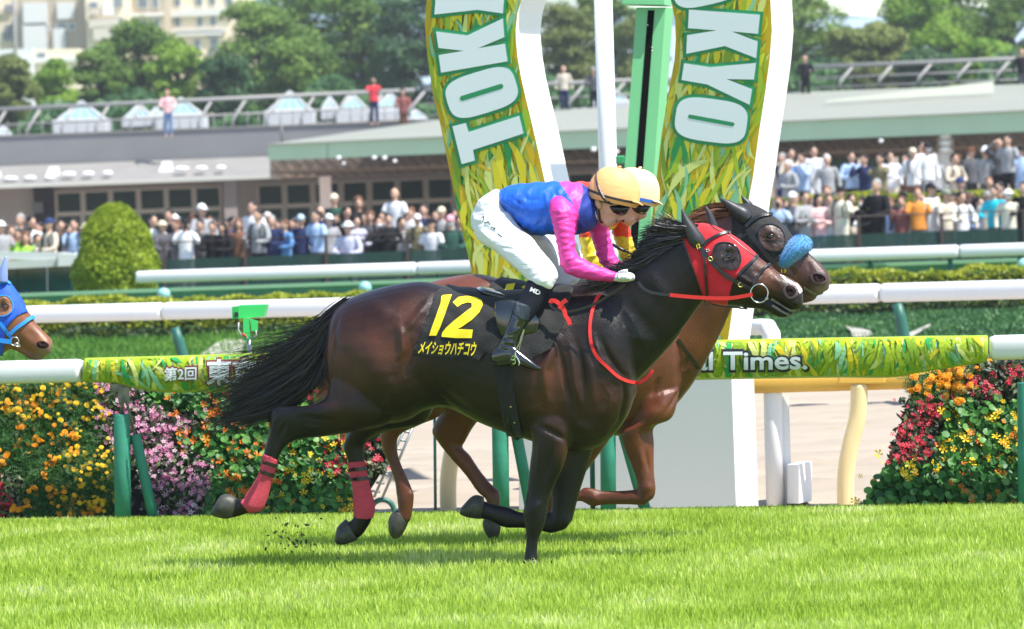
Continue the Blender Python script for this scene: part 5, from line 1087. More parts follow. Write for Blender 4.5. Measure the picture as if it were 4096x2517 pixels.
scatter('pink_impatiens', 0, None, petals(5, .1), .015, fm_pk, 24, 'pale and deep pink impatiens right of the padded post', 'flowers', centers=inP(170, pinkL, 7), per=5, cspread=13, lift=.045, lifts=.015, tilt=.3)
scatter('crimson_impatiens', 0, None, petals(5, .1), .016, fm_rd, 25, 'crimson impatiens in both flower beds', 'flowers', centers=inP(84, redL, 8)+inP(100, redR, 9), per=6, cspread=13, lift=.045, lifts=.015, tilt=.3)
scatter('orange_nasturtiums', 0, None, petals(5, .45), .021, fm_or, 26, 'orange red nasturtiums low in both beds', 'flowers', centers=inP(80, [[(690, 1560), (1060, 1560), (1200, 1700), (1100, 1850), (1250, 2070), (830, 2080), (850, 1900), (720, 1780)]], 10)+inP(44, [[(3900, 1700), (4560, 1700), (4560, 2050), (3600, 2060), (3800, 1950)]], 11), per=2, cspread=14, lift=.06, lifts=.015, tilt=.4)
scatter('yellow_nasturtiums', 0, None, petals(5, .4), .021, fm_ye, 27, 'yellow nasturtiums among the round leaves of both beds', 'flowers', centers=inP(42, [[(1100, 1720), (1420, 1720), (1420, 2070), (1060, 2070)]], 12)+inP(66, [[(3780, 1630), (4500, 1630), (4080, 1860), (3560, 1950), (3600, 1850), (3780, 1800)]], 13)+[(3525, 1835), (3460, 1945), (3430, 2000), (3580, 2020)], per=2, cspread=12, lift=.06, lifts=.015, tilt=.4)
# wheeled rack at the end of the left bed
root = empty('wheeled_rack', W(1560, 2060, 27.2), 'grey tubular plant rack on a wheel at the end of the left bed', 'rack'); galv = mat('grey_tube', (.30, .33, .32), .4, .6, metal=.6)
mb = MB()
for d in (0, 34): mb.tube([W(1655-d*.8, 1700, 27.0), W(1600-d, 1830, 27.0), W(1530-d, 1990, 27.0)], .009, 8)
for k in range(8): mb.tube([W(1640-k*17, 1730+k*34, 27.0), W(1612-k*18, 1726+k*34, 27.0)], .008, 8)
mb.put('frame', galv, root, True)
mb = MB(); c = W(1530, 2045, 27.1); pts = [(c.x+.075*cos(t), c.y, c.z+.075*sin(t)) for t in np.linspace(0, 2*pi, 21)]; mb.tube(pts, .018, 8, False); mb.put('wheel', greenmetal, root, True)
# ================================================================== FINISH ARCH
K = -.36; Yp = lambda u, base=27.1: base+K*((u-2048)/FPX*27)
facem = ramp_noise(mat('banner_face', (.6, .5, .02), .45, .4), [(0, pal['green']), (.36, pal['lime']), (.44, pal['mustard']), (.55, pal['yellow']), (.62, pal['olive']), (.70, pal['mint'])], 2.4, (2.6, 1, .55), 2, (0, .25, 0), True, .6)
archw = mat('arch_white', (.86, .86, .86), .4, .5, noise=.02, nscale=2)
ar = empty('finish_arch', W(2500, 2060, 27), 'tall white finish arch with two green and yellow leaf-printed legs', 'arch')
legL = [(1712, -260), (1707, 0), (1700, 97), (1704, 160), (1710, 228), (1730, 370), (1764, 512), (1798, 683), (1832, 853), (1878, 1049), (1925, 1260), (1990, 1500), (2330, 1500), (2300, 1300), (2262, 1100), (2215, 880), (2179, 722), (2139, 540), (2105, 398), (2085, 310), (2071, 228), (2064, 160), (2063, 114), (2070, 50), (2085, 0), (2150, -130), (2250, -260)]
legR = [(2600, -260), (2683, 0), (2700, 80), (2703, 160), (2698, 238), (2668, 405), (2647, 536), (2626, 714), (2605, 893), (2585, 1100), (2570, 1300), (2560, 1500), (2905, 1500), (2912, 1363), (2932, 1224), (2975, 960), (2995, 798), (3013, 702), (3037, 524), (3061, 369), (3079, 238), (3088, 119), (3082, 0), (3070, -130), (3040, -260)]
EXT = Vector((.165, .42, 0))
for L, key in ((legL, 'L'), (legR, 'R')):
    L = smoothline(L+[L[0]], 1)[:-1]
    P = [W(u, v, Yp(u)) for u, v in L]; n = len(P)
    mb = MB(); mb.prism(P, EXT); o = mb.put('arch_leg', archw, ar); recalc(o)
    P2 = [W(u, v, Yp(u)-.006) for u, v in L]; bm = bmesh.new(); vs = [bm.verts.new(p) for p in P2]; f = bm.faces.new(vs); bmesh.ops.triangulate(bm, faces=[f]); me = bpy.data.meshes.new('leaf_print'); bm.to_mesh(me); bm.free()
    fo = put('leaf_print', me, pm['mustard'], ar)
    hf = lambda u, v: W(u, v, Yp(u)-.0065)
    bx = (min(p[0] for p in L), -240, max(p[0] for p in L), 1490)
    print_leaves('leaf_shapes', 1300, bx, L, hf, fo, 31 if key == 'L' else 32, (lambda rg, c: pi/2+.25+rg.gauss(0, .28)) if key == 'R' else (lambda rg, c: pi/2-.1+rg.gauss(0, .3)), (80, 330), (10, 42), ['mustard', 'yellow', 'lime', 'pale', 'lime', 'yellow2', 'green', 'olive', 'yellow', 'lime', 'pale', 'mint'])
def offset(P, d):
    n = len(P); A = sum(P[i][0]*P[(i+1) % n][1]-P[(i+1) % n][0]*P[i][1] for i in range(n)); s = 1 if A > 0 else -1; out = []
    for i in range(n):
        a, b, c = P[i-1], P[i], P[(i+1) % n]
        def nr(p, q): L = math.hypot(q[0]-p[0], q[1]-p[1]) or 1; return ((q[1]-p[1])/L*s, -(q[0]-p[0])/L*s)
        n1 = nr(a, b); n2 = nr(b, c); m = (n1[0]+n2[0], n1[1]+n2[1]); q = m[0]**2+m[1]**2
        k = min(2*d/max(q, .5), 2.0*d/max(math.sqrt(q), .5)) if q > .01 else 0
        out.append((b[0]+m[0]*k, b[1]+m[1]*k))
    return out
def superell(cx, cy, a, b, ang, n=36, ex=3.4):
    out = []
    for k in range(n):
        t = 2*pi*k/n; x = a*math.copysign(abs(cos(t))**(2/ex), cos(t)); y = b*math.copysign(abs(sin(t))**(2/ex), sin(t)); out.append((cx+x*cos(ang)-y*sin(ang), cy+x*sin(ang)+y*cos(ang)))
    return out
zl = lambda L: [(1400+x/1.758, y/1.758) for x, y in L]; zr = lambda L: [(2400+x/1.68, y/1.68) for x, y in L]
slot = lambda a, b, w, n=8: [(b[0]+w*sin(math.atan2(b[1]-a[1], b[0]-a[0])+pi-pi*k/n+0)*1, b[1]-w*cos(math.atan2(b[1]-a[1], b[0]-a[0])+pi-pi*k/n)) for k in range(n+1)]+[(a[0]+w*sin(math.atan2(b[1]-a[1], b[0]-a[0])-pi*k/n), a[1]-w*cos(math.atan2(b[1]-a[1], b[0]-a[0])-pi*k/n)) for k in range(n+1)]
glyphs = [(zl([(720, 890), (815, 865), (833, 930), (1190, 815), (1220, 940), (865, 1055), (878, 1130), (785, 1155)]), None), (superell(*zl([(926, 651)])[0], 143, 84, -.30), slot(*zl([(790, 692), (1060, 608)]), 10)),
          (zl([(605, 222), (825, 250), (1075, 130), (1085, 262), (900, 340), (1090, 308), (1108, 432), (640, 512), (623, 388), (800, 358), (622, 338)]), None), (zl([(593, 103), (895, 70), (1075, 95), (1085, -30), (900, -55), (620, -190), (608, -70), (750, -18), (602, -15)]), None),
          (zr([(598, 65), (1075, 100), (1062, 228), (885, 212), (1060, 280), (1050, 392), (840, 310), (580, 362), (585, 237), (785, 205), (592, 190)]), None), (zr([(565, 425), (740, 452), (1048, 424), (1035, 535), (850, 532), (1022, 600), (1005, 705), (720, 568), (548, 538)]), None),
          (superell(*zr([(747, 810)])[0], 144, 86, .13), slot(*zr([(605, 784), (890, 836)]), 8)), (superell(*zr([(700, -105)])[0], 132, 84, -.22), slot(*zr([(560, -80), (840, -130)]), 8))]
def flatpoly(name, P, m, parent, dy, thick=0):
    bm = bmesh.new(); vs = [bm.verts.new(W(u, v, Yp(u)-dy)) for u, v in P]; f = bm.faces.new(vs); f.normal_update()
    if thick:
        r = bmesh.ops.extrude_face_region(bm, geom=[f]); bmesh.ops.translate(bm, vec=Vector((0, thick, 0)), verts=[v for v in r['geom'] if isinstance(v, bmesh.types.BMVert)])
    bmesh.ops.triangulate(bm, faces=bm.faces[:], ngon_method='EAR_CLIP'); bmesh.ops.recalc_face_normals(bm, faces=bm.faces[:]); me = bpy.data.meshes.new(name); bm.to_mesh(me); bm.free(); return put(name, me, m, parent)
for P, S_ in glyphs:
    g = flatpoly('letter', P, wprint, ar, .046, .018); flatpoly('letter_outline', offset(P, 13), greenout, g, .036, .012)
    if S_: flatpoly('letter_slot', S_, greenout, g, .0475)
# white base of the arch
greyp = mat('arch_base_panel', (.60, .64, .61), .45, .4, noise=.02, nscale=1)
P = [W(2076, 1450, Yp(2076)-.02), W(2925, 1450, Yp(2925)-.02), W(2947, 2075, Yp(2947)-.02), W(2076, 2085, Yp(2076)-.02)]
mb = MB(); mb.prism(P, EXT); o = mb.put('arch_base', archw, ar); recalc(o)
mb = MB(); mb.prism([W(2078, 1460, Yp(2078)-.03), W(2923, 1460, Yp(2923)-.03), W(2945, 2070, Yp(2945)-.03), W(2078, 2080, Yp(2078)-.03)], (0, .008, 0)); o = mb.put('base_panel', greyp, ar); recalc(o)
# poles beside the arch
mb = MB(); mb.tube([W(2408, -150, 30), W(2432, 680, 30), W(2468, 1900, 30)], .066, 20); tag(mb.put('white_pole', archw, None, True), 'tall round white pole between the two legs of the arch', 'pole')
lg = mat('light_green_paint', (.16, .50, .22), .4, .5, noise=.03, nscale=2); lg2 = lg; dg = mat('mid_green_paint', (.03, .28, .10), .4, .5)
gp = empty('finish_camera_post', W(2540, 2000, 29), 'light green box post with a black slot between the arch legs', 'post')
Yg = 28.6
mb = MB(); mb.prism([W(2546, 30, Yg), W(2662, 30, Yg), W(2590, 1050, Yg), W(2570, 2000, Yg), W(2460, 2000, Yg), W(2470, 1050, Yg)], (.06, .16, 0)); o = mb.put('post_body', lg, gp); recalc(o)
mb = MB(); mb.prism([W(2592, 42, Yg-.004), W(2618, 42, Yg-.004), W(2545, 1050, Yg-.004), W(2515, 1050, Yg-.004)], (0, .006, 0)); o = mb.put('black_slot', mat('matt_black', (.004, .004, .004), .9, .1), gp); recalc(o)
mb = MB(); mb.prism([W(2486, -90, Yg-.1), W(2659, -90, Yg-.1), W(2659, 22, Yg-.1), W(2486, 18, Yg-.1)], (.06, .28, 0)); o = mb.put('post_head', lg, gp); recalc(o); bevel(o, .006)
mb = MB(); mb.bar(W(2464, 640, Yg+.02), W(2500, 640, Yg+.02), .05, .06); bevel(mb.put('side_bracket', dg, gp), .01)
for v in (100, 190, 205): 
    mb = MB(); c = W(2590 if v == 100 else 2608, v, Yg-.008); mb.ell(c, .006, .004, .006); mb.put('bolt', steel, gp, True)
# white frame post and box to the right of the arch
wf = empty('white_frame_post', W(3100, 2060, 27.6), 'short white bent tube post right of the arch with a box at its foot', 'post')
Yw = 27.3; mb = MB(); mb.tube([W(2985, 1312, Yw+.3), W(3040, 1308, Yw+.15)]+[W(a, b, Yw) for a, b in ((3072, 1312), (3084, 1335), (3088, 1380), (3094, 1700), (3104, 2075))], [.05, .055, .06, .062, .062, .062, .062], 18); mb.put('bent_tube', archw, wf, True)
mb = MB(); mb.prism([W(3126, 1420, Yw), W(3150, 1420, Yw), W(3170, 2040, Yw), W(3135, 2040, Yw)], (0, .1, 0)); mb.put('side_plate', archw, wf)
mb = MB(); mb.prism([W(3148, 1857, Yw-.05), W(3196, 1857, Yw-.16), W(3196, 2016, Yw-.16), W(3148, 2016, Yw-.05)], (0.10, .2, 0)); o = mb.put('junction_box', archw, wf); recalc(o); bevel(o, .005)
mb = MB(); mb.tube([W(3165, 2010, Yw), W(3170, 2050, Yw)], .03, 10); mb.put('cable_foot', darkgap, wf, True)
# ================================================================== INFIELD GREENERY, FENCES
hedgem = leafmat('hedge_leaf', [(0, (.12, .18, .01)), (.35, (.26, .32, .02)), (.75, (.46, .48, .04)), (.93, (.45, .42, .06)), (1, (.35, .14, .05))], .5, .3, .3, scale=1.2)
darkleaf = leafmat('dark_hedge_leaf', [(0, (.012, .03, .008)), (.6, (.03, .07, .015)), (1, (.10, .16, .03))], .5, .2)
def leaves(name, P, N, size, m, seed, tilt=.7, quad=True):
    rg = np.random.RandomState(seed); n = len(P); nn = N+rg.randn(n, 3)*tilt; nn /= np.linalg.norm(nn, axis=1)[:, None]; r = rg.randn(n, 3); a = np.cross(nn, r); a /= np.linalg.norm(a, axis=1)[:, None]; b = np.cross(nn, a)
    s = (size*(.6+.8*rg.rand(n)))[:, None]; V = np.empty((n, 4, 3)); V[:, 0] = P-a*s; V[:, 1] = P-b*s*.6+nn*s*.1; V[:, 2] = P+a*s; V[:, 3] = P+b*s*.6-nn*s*.15
    me = bpy.data.meshes.new(name); me.vertices.add(n*4); me.vertices.foreach_set('co', V.ravel()); me.loops.add(n*4); me.loops.foreach_set('vertex_index', np.arange(n*4)); me.polygons.add(n); me.polygons.foreach_set('loop_start', np.arange(n)*4); me.update(calc_edges=True)
    return me
def hedge(name, x0, x1, Y, dY, z0, z1, n, m, seed, label, leaf=.03, slope=0, lump=.04, core=(.02, .035, .008)):
    rg = np.random.RandomState(seed); root = empty(name, ((x0+x1)/2, Y, 0), label, 'hedge')
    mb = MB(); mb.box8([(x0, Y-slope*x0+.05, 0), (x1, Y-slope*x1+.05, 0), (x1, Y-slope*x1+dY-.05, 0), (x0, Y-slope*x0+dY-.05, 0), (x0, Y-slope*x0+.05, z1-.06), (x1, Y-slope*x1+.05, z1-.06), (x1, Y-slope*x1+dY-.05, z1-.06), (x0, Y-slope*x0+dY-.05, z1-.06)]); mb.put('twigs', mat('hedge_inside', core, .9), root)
    x = rg.uniform(x0, x1, n); t = rg.rand(n)*(z1-z0+dY); fr = t < (z1-z0)
    z = np.where(fr, z0+t, z1)+rg.randn(n)*.015; y = np.where(fr, 0, t-(z1-z0))+rg.randn(n)*.015
    z = z+lump*np.sin(x*2.3+np.sin(x*.9)*3)*(z-z0)/(z1-z0)+.02*np.sin(x*11); y = y+Y-slope*x
    N = np.where(fr[:, None], np.array([[0, -1, .3]]), np.array([[0, 0, 1]]))
    put('leaves', leaves('leaves', np.stack([x, y, z], 1), N, leaf, m, seed), m, root); return root
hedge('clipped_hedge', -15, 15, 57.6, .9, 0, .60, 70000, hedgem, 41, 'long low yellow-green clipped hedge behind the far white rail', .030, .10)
hedge('hedge_foot_shade', -15, 15, 56.9, .5, 0, .20, 22000, darkleaf, 42, 'dark leaf strip painted in as shade at the foot of the clipped hedge', .035, .10, .03)  # dark leaf colour stands in for shade on the hedge foot
gb = mat('green_board', (.06, .25, .12), .5, .4, noise=.08, nscale=2); gb2 = mat('green_board_top', (.22, .42, .24), .5)
root = empty('green_board_fence', (0, 62, 0), 'low solid green board fence under the upper white rail', 'fence')
A = W(-1700, 1247, 62); B = W(6000, 975, 62)
mb = MB(); mb.bar((A.x, 62, A.z-.28), (B.x, 62, B.z-.28), .05, .56); mb.put('board', gb, root)
mb = MB(); mb.bar((A.x, 61.99, A.z+.012), (B.x, 61.99, B.z+.012), .12, .05); mb.put('top_edge', gb2, root)
mb = MB(); mb.bar((A.x, 61.965, A.z-.10), (B.x, 61.965, B.z-.10), .012, .012); mb.put('groove', greenmetal, root)
r3 = rail('upper_rail', W(545, 1110, 64), W(4700, 978, 61), .09, .094, whiterail, 'upper white rail ending beside the topiary, in front of the crowd', (.28, .57, .8))
for u in (640, 1000, 1400, 1750, 3150, 3480, 3800, 4080):
    mb = MB(); p = W(u, 1120-(u-545)*.031, 64-(u-545)*.0007); mb.tube([p, (p.x, p.y, 0)], .04, 10); mb.put('post', greenmetal, r3, True)
knob = mat('pale_cyan_paint', (.30, .58, .55), .4, .5)
for i, (u, v, lb) in enumerate(((655, 1178, 'pale cyan round-topped bollard behind the hedge near the topiary'), (1460, 1152, 'pale cyan round-topped bollard behind the hedge above the tail'), (4095, 1060, 'pale cyan round-topped bollard at the right edge'))):
    root = empty('round_bollard', W(u, 1300, 60), lb, 'bollard', 'round topped bollards'); p = W(u, v, 60); mb = MB(); mb.ell(p, .095, .095, .095, 18, 12); mb.put('cap', knob, root, True); mb = MB(); mb.tube([p, (p.x, p.y, 0)], .06, 12); mb.put('shaft', knob, root, True)
# topiary
topm = leafmat('topiary_leaf', [(0, (.05, .10, .006)), (.22, (.18, .27, .015)), (.6, (.34, .43, .03)), (.95, (.32, .38, .05)), (1, (.45, .36, .14))], .5, .3, .3, scale=3.2)
tp = W(470, 1160, 68); rg = np.random.RandomState(2); n = 30000
prof = [(838, 30), (850, 58), (880, 84), (920, 108), (960, 128), (1010, 146), (1060, 156), (1110, 162), (1200, 164)]
pv = np.array([p[0] for p in prof]); pr = np.array([p[1] for p in prof])/244.0
root = empty('topiary_bush', (tp.x, 68, 0), 'large dome-shaped clipped bush left of the crowd', 'bush')
z = rg.rand(n)**.9*1.95; v_ = 838+(1.93-z)*244; rr = np.interp(v_, pv, pr)*(1+.05*np.sin(z*9)*1); an = rg.rand(n)*2*pi; rr = rr*(1+.05*np.sin(an*5+z*6)+.03*rg.randn(n))
P = np.stack([tp.x+rr*np.cos(an), 68+rr*np.sin(an), z], 1); N = np.stack([np.cos(an), np.sin(an), .4+0*an], 1)
put('leaves', leaves('leaves', P, N, .032, topm, 3, .9), topm, root)
mb = MB(); mb.tube([(tp.x, 68, 0), (tp.x, 68, .8), (tp.x, 68, 1.3), (tp.x, 68, 1.8)], [.60, .56, .42, .2], 20); mb.put('twigs', mat('bush_inside', (.02, .03, .008), .9), root, True)
# glazed barrier at the left edge
bw = mat('pale_grey_beam', (.50, .53, .50), .5, .4); dglass = mat('dark_glass_panel', (.012, .05, .055), .06, .8, noise=.5, nscale=2)
gl = empty('glazed_barrier', W(100, 1160, 70), 'pale grey beam barrier with dark glass panels at the left edge', 'barrier')
mb = MB(); mb.prism([W(-300, 1000, 70), W(232, 1012, 70), W(232, 1042, 70), W(-300, 1030, 70)], (0, .3, 0)); mb.put('top_beam', bw, gl)
mb = MB(); mb.prism([W(-300, 1060, 69.9), W(232, 1036, 69.9), W(232, 1066, 69.9), W(-300, 1092, 69.9)], (0, .3, 0)); mb.put('lower_beam', bw, gl)
mb = MB(); mb.prism([W(232, 1012, 69.8), W(318, 1018, 69.8), W(306, 1063, 69.8), W(232, 1066, 69.8)], (0, .6, 0)); o = mb.put('corner_block', mat('pale_block', (.62, .65, .62), .5), gl); recalc(o)
for k in range(5):
    a, b = -280+k*118, -280+(k+1)*118-6; mb = MB(); mb.prism([W(a, 1066, 70.2), W(b, 1064, 70.2), W(b, 1168, 70.2), W(a, 1170, 70.2)], (0, .02, 0)); mb.put('glass_panel', dglass, gl)
# crowd fence
fm = mat('brown_fence_metal', (.06, .035, .03), .5); net = mat('dark_green_mesh', (.006, .045, .034), .8, alpha=.74)
fe = empty('crowd_fence', (0, 81, 0), 'thin brown crowd fence with dark green mesh below its rail', 'fence')
mb = MB(); A = W(560, 974, 81); B = W(4500, 826, 81); mb.tube([A, B], .012, 8); mb.put('handrail', fm, fe, True)
mb = MB(); A2 = Vector((A.x, 81.03, .80)); B2 = Vector((B.x, 81.03, .80)); mb.add([(A.x, 81.03, .05), (B.x, 81.03, .05), B2, A2, (A.x, 81.035, .05), (B.x, 81.035, .05), B2+Vector((0, .005, 0)), A2+Vector((0, .005, 0))], [(0, 1, 2, 3), (7, 6, 5, 4)]); mb.put('mesh_panel', net, fe)
for u in list(range(655, 1900, 325))+list(range(3110, 4300, 330)):
    x = W(u, 1000, 81).x; mb = MB(); mb.bar((x, 81, 0), (x, 81, 1.14), .06, .05, (0, 1, 0)); mb.put('post', fm, fe)
# ================================================================== TERRACE, BUILDINGS
stone = mat('terrace_stone', (.34, .32, .29), .8, noise=.1, nscale=2)
mb = MB(); x0 = W(2900, 900, 94).x; mb.box(x0, 14, 93, 112, 0, .85); tag(mb.put('terrace', stone), kind='structure')
mb = MB(); mb.box(-14, -1.2, 88.5, 112, 0, .18); tag(mb.put('step', stone), kind='structure')
hedge('terrace_hedge', x0, 13, 91.6, .9, .55, 1.50, 12000, hedgem, 44, 'yellow-green hedge along the terrace between the rows of people at right', .045, 0, .05)
hedge('lawn_strip', x0+.2, 13, 84.5, 2.5, 0, .22, 9000, leafmat('bright_leaf', [(0, (.14, .22, .01)), (1, (.40, .46, .04))], .5, .3), 45, 'low bright yellow-green planting behind the front row of people at right', .05)
conc = mat('grey_fascia', (.22, .215, .215), .7, noise=.05, nscale=1); palec = mat('pale_concrete', (.24, .228, .215), .7, noise=.08, nscale=1); tanw = mat('tan_wall', (.60, .48, .40), .8, noise=.05, nscale=1)
glassd = ramp_noise(mat('window_glass', (.02, .04, .03), .35, .15), [(0, (.012, .02, .018)), (.5, (.03, .05, .03)), (1, (.02, .05, .03))], .8, (1, 1, 3), 2, (0, 0, 0), False)
framem = mat('window_frame_tan', (.80, .66, .52), .6); lampw = mat('white_lamp_glass', (.85, .85, .82), .4)
bd = empty('pavilion_building', (0, 150, 0), 'long low pavilion with a flat grey roof edge and tan window frames behind the crowd', 'building')
Xl, Xr = W(-400, 700, 150).x, W(2700, 700, 150).x
mb = MB(); mb.box(Xl, 26, 151.2, 170, 0, 3.34); mb.put('wall', tanw, bd)
mb = MB(); mb.box(Xl-1, Xr+4, 149, 172, 3.36, 4.40); mb.put('roof_edge', conc, bd)
mb = MB(); mb.box(Xl-1.05, Xr+4.05, 148.95, 172, 4.40, 4.46); mb.put('roof_coping', palec, bd)
mb = MB(); mb.prism([(Xl-1, 148.9, 3.35), (Xl-1, 146.5, 2.62), (Xl-1, 146.5, 2.54), (Xl-1, 148.9, 3.2)], (Xr+3-Xl, 0, 0)); mb.put('canopy', palec, bd)
mb = MB(); mb.box(Xl-1, Xr+2, 146.42, 146.5, 2.55, 2.65)
mb.put('canopy_edge', mat('canopy_edge_ivory', (.62, .60, .50), .6), bd)
for k, (u, v) in enumerate(((212, 690), (665, 668), (1132, 655), (-20, 708))):
    p = W(u, v, 147.6); mb = MB(); mb.add([(p.x-.30, p.y-.1, p.z-.22), (p.x+.24, p.y-.1, p.z-.22), (p.x+.24, p.y+.3, p.z-.22), (p.x-.30, p.y+.3, p.z-.22), (p.x-.12, p.y, p.z+.2), (p.x+.18, p.y, p.z+.2), (p.x+.18, p.y+.2, p.z+.2), (p.x-.12, p.y+.2, p.z+.2)], [(3, 2, 1, 0), (4, 5, 6, 7), (0, 1, 5, 4), (1, 2, 6, 5), (2, 3, 7, 6), (3, 0, 4, 7)]); mb.put('skylight_cap', lampw, bd)
    for j in range(3): q = W(u+62+j*78, v+8-j*2, 147.0); mb = MB(); mb.ell(q, .27-.04*j, .12, .09, 14, 8); mb.put('lamp', lampw, bd, True)
def window(u, w=92, v0=762, v1=838, Y=151.1):
    """framed window above, a taller one below it"""
    vv = lambda u_, v: v-(u_-560)*.037
    for a, b in ((v0, v1), (v1+16, v1+110)):
        P = [W(u, vv(u, a), Y), W(u+w, vv(u+w, a), Y), W(u+w, vv(u+w, b), Y), W(u, vv(u, b), Y)]
        xa, xb, za, zb = P[0].x, P[1].x, (P[0].z+P[1].z)/2, (P[2].z+P[3].z)/2; t_ = .075; mb = MB()
        mb.box(xa-t_, xa, Y-.12, Y+.05, zb-t_, za+t_); mb.box(xb, xb+t_, Y-.12, Y+.05, zb-t_, za+t_); mb.box(xa, xb, Y-.12, Y+.05, za, za+t_); mb.box(xa, xb, Y-.12, Y+.05, zb-t_, zb)
        f = mb.put('window', framem, bd); mb = MB(); mb.box(xa, xb, Y-.02, Y+.02, zb, za); mb.put('pane', glassd, f)
for u in list(range(230, 880, 111))+list(range(1035, 2420, 113)): window(u)
for u in range(3140, 4400, 150): window(u, 128, 740, 860)
mb = MB(); a = W(892, 700, 149.5); b = W(945, 700, 149.5); mb.box(a.x, b.x, 149.5, 150, 0, 3.3); mb.put('pillar', mat('mauve_pillar', (.42, .36, .35), .8), bd)
mb = MB(); a = W(130, 700, 150.9); b = W(205, 700, 150.9); mb.box(a.x, b.x, 150.9, 151.15, 0, 3.3); mb.put('dark_doorway', mat('dark_recess', (.06, .05, .05), .9), bd)
mb = MB(); a = W(131, 810, 150.7); b = W(174, 852, 150.7); mb.box(a.x, b.x, 150.6, 150.8, b.z, a.z); mb.put('wall_panel', palec, bd)
mb = MB(); a = W(1276, 700, 140); b = W(1320, 700, 140); mb.box(a.x, b.x, 140, 140.4, 0, 2.9); mb.put('pillar', mat('pink_pillar', (.50, .40, .36), .8), bd)
# pale green canopy
gcan = mat('pale_green_fascia', (.40, .55, .36), .6, noise=.04, nscale=1); groof = mat('pale_green_roof', (.27, .275, .22), .6, noise=.04, nscale=.5)
ca = empty('green_canopy', (5, 121, 0), 'wide pale green roofed canopy with brown lattice trusses over the terrace', 'canopy')
f = [W(1074, 582, 124), W(4500, 428, 118), W(4500, 512, 118), W(1074, 642, 124)]
mb = MB(); mb.prism(f, (0, .2, 0)); o = mb.put('fascia', gcan, ca); recalc(o)
mb = MB(); R_ = [W(1070, 581, 124)-Vector((0, .1, 0)), W(4500, 427, 118)-Vector((0, .1, 0)), W(4500, 326, 138), W(3200, 372, 140), W(1770, 480, 148), W(1150, 577, 128)]; mb.prism(R_, (0, 0, .03)); o = mb.put('roof', groof, ca); recalc(o)
mb = MB(); mb.prism([W(3300, 402, 130), W(3975, 325, 130), W(3975, 372, 130), W(3300, 408, 130)], (0, .3, 0)); o = mb.put('roof_kerb', mat('cream_kerb', (.72, .73, .60), .6), ca); recalc(o)
mb = MB(); mb.tube([W(1122, 462, 124), W(1128, 570, 124)], .045, 8); mb.put('vent_pipe', palec, ca, True)
for k in range(13):
    u = 1310+k*245; v = 582-(u-1074)*.045; mb = MB(); mb.bar(W(u, v+2, 124-(u-1074)*.00175-.02), W(u, v+62+k*1.6, 124-(u-1074)*.00175-.02), .03, .02, (0, 1, 0)); mb.put('panel_joint', mat('joint_line', (.22, .28, .21), .7) if k == 0 else bpy.data.materials['joint_line'], ca)
mb = MB(); mb.prism([W(1080, 600, 139), W(4500, 480, 137), W(4500, 600, 137), W(1080, 712, 139)], (0, .3, 0)); o = mb.put('interior_shade_sheet', ramp_noise(mat('brown_interior_shade', (.20, .15, .11), .8), [(0, (.10, .075, .05)), (.5, (.20, .15, .11)), (1, (.34, .27, .2))], 1.6, (1, 1, 5), 4, const=False), ca); recalc(o)  # brown sheet added to darken the canopy interior behind the trusses
truss = mat('rust_brown_truss', (.26, .17, .11), .6)
for row in range(4):
    mb = MB(); Yt = 124.5+row*3.2; n = 75
    for k in range(n):
        u0 = 1085+k*45+row*13; u1 = u0+45; um = (u0+u1)/2; tv = lambda u: 644-(u-1074)*.0375+row*9; bv = lambda u: 690-(u-1074)*.036+row*7; yy = lambda u: Yt-(u-1074)*.00175
        mb.tube([W(u0, tv(u0), yy(u0)), W(um, bv(um), yy(um)), W(u1, tv(u1), yy(u1))], .018, 5); mb.tube([W(u0, bv(u0), yy(u0)), W(u1, bv(u1), yy(u1))], .03, 5)
    mb.put('truss', truss, ca, True)
rg = random.Random(4)
for k in range(9):
    u = rg.choice([rg.uniform(1250, 1700), rg.uniform(2300, 2600), rg.uniform(3120, 4096)]); v = 640-(u-1074)*.034+rg.uniform(0, 26); p = W(u, v, 123-(u-1074)*.00175); mb = MB(); r_ = rg.uniform(.04, .07); mb.ell(p, r_*1.3, r_, r_, 12, 8); mb.put('globe_lamp', lampw, ca, True)
mb = MB(); a = W(3756, 620, 120); mb.box(a.x, a.x+.42, 120, 120.4, 0, 2.9); mb.put('column', mat('cream_column', (.62, .56, .50), .7), ca)
mb = MB(); a = W(3770, 560, 119.7)
for j in range(3): mb.ell(W(3781, 545+j*26, 119.7), .16, .12, .08, 14, 8)
mb.put('lamp_cluster', lampw, ca, True)
mb = MB()
for k in range(46):
    p = W(3080+k*24, 790-k*.9, 110); mb.box(p.x-.03, p.x+.03, 110, 110.03, p.z-.45, p.z)
mb.put('railing_bars', mat('grey_bars', (.30, .30, .30), .6), ca)
# roof railings
railm = mat('grey_roof_railing', (.30, .29, .28), .5, .5)
def roofrail(name, u0, v0, u1, v1, Y, drop, step, label, lean=52, thin=True):
    root = empty(name, W((u0+u1)/2, v0+drop, Y), label, 'railing'); mb = MB(); mb.tube([W(u0, v0, Y), W(u1, v1, Y)], .075, 10); mb.put('top_rail', railm, root, True)
    mb = MB(); mb.tube([W(u0, v0+drop*.52, Y), W(u1, v1+drop*.52, Y)], .035, 8); mb.tube([W(u0, v0+drop*.95, Y), W(u1, v1+drop*.95, Y)], .03, 8); mb.put('lower_rail', railm, root, True)
    u = u0
    while u < u1:
        v = v0+(v1-v0)*(u-u0)/(u1-u0); mb = MB(); mb.tube([W(u, v+6, Y), W(u-lean, v+drop*.72, Y-.25), W(u-lean, v+drop, Y-.25)], .055, 8); mb.put('post', railm, root, True)
        if thin:
            for d in (28, 72): mb = MB(); mb.tube([W(u+d-20, v+drop*.45, Y), W(u+d-20, v+drop, Y)], .022, 6); mb.put('thin_post', railm, root, True)
        u += step
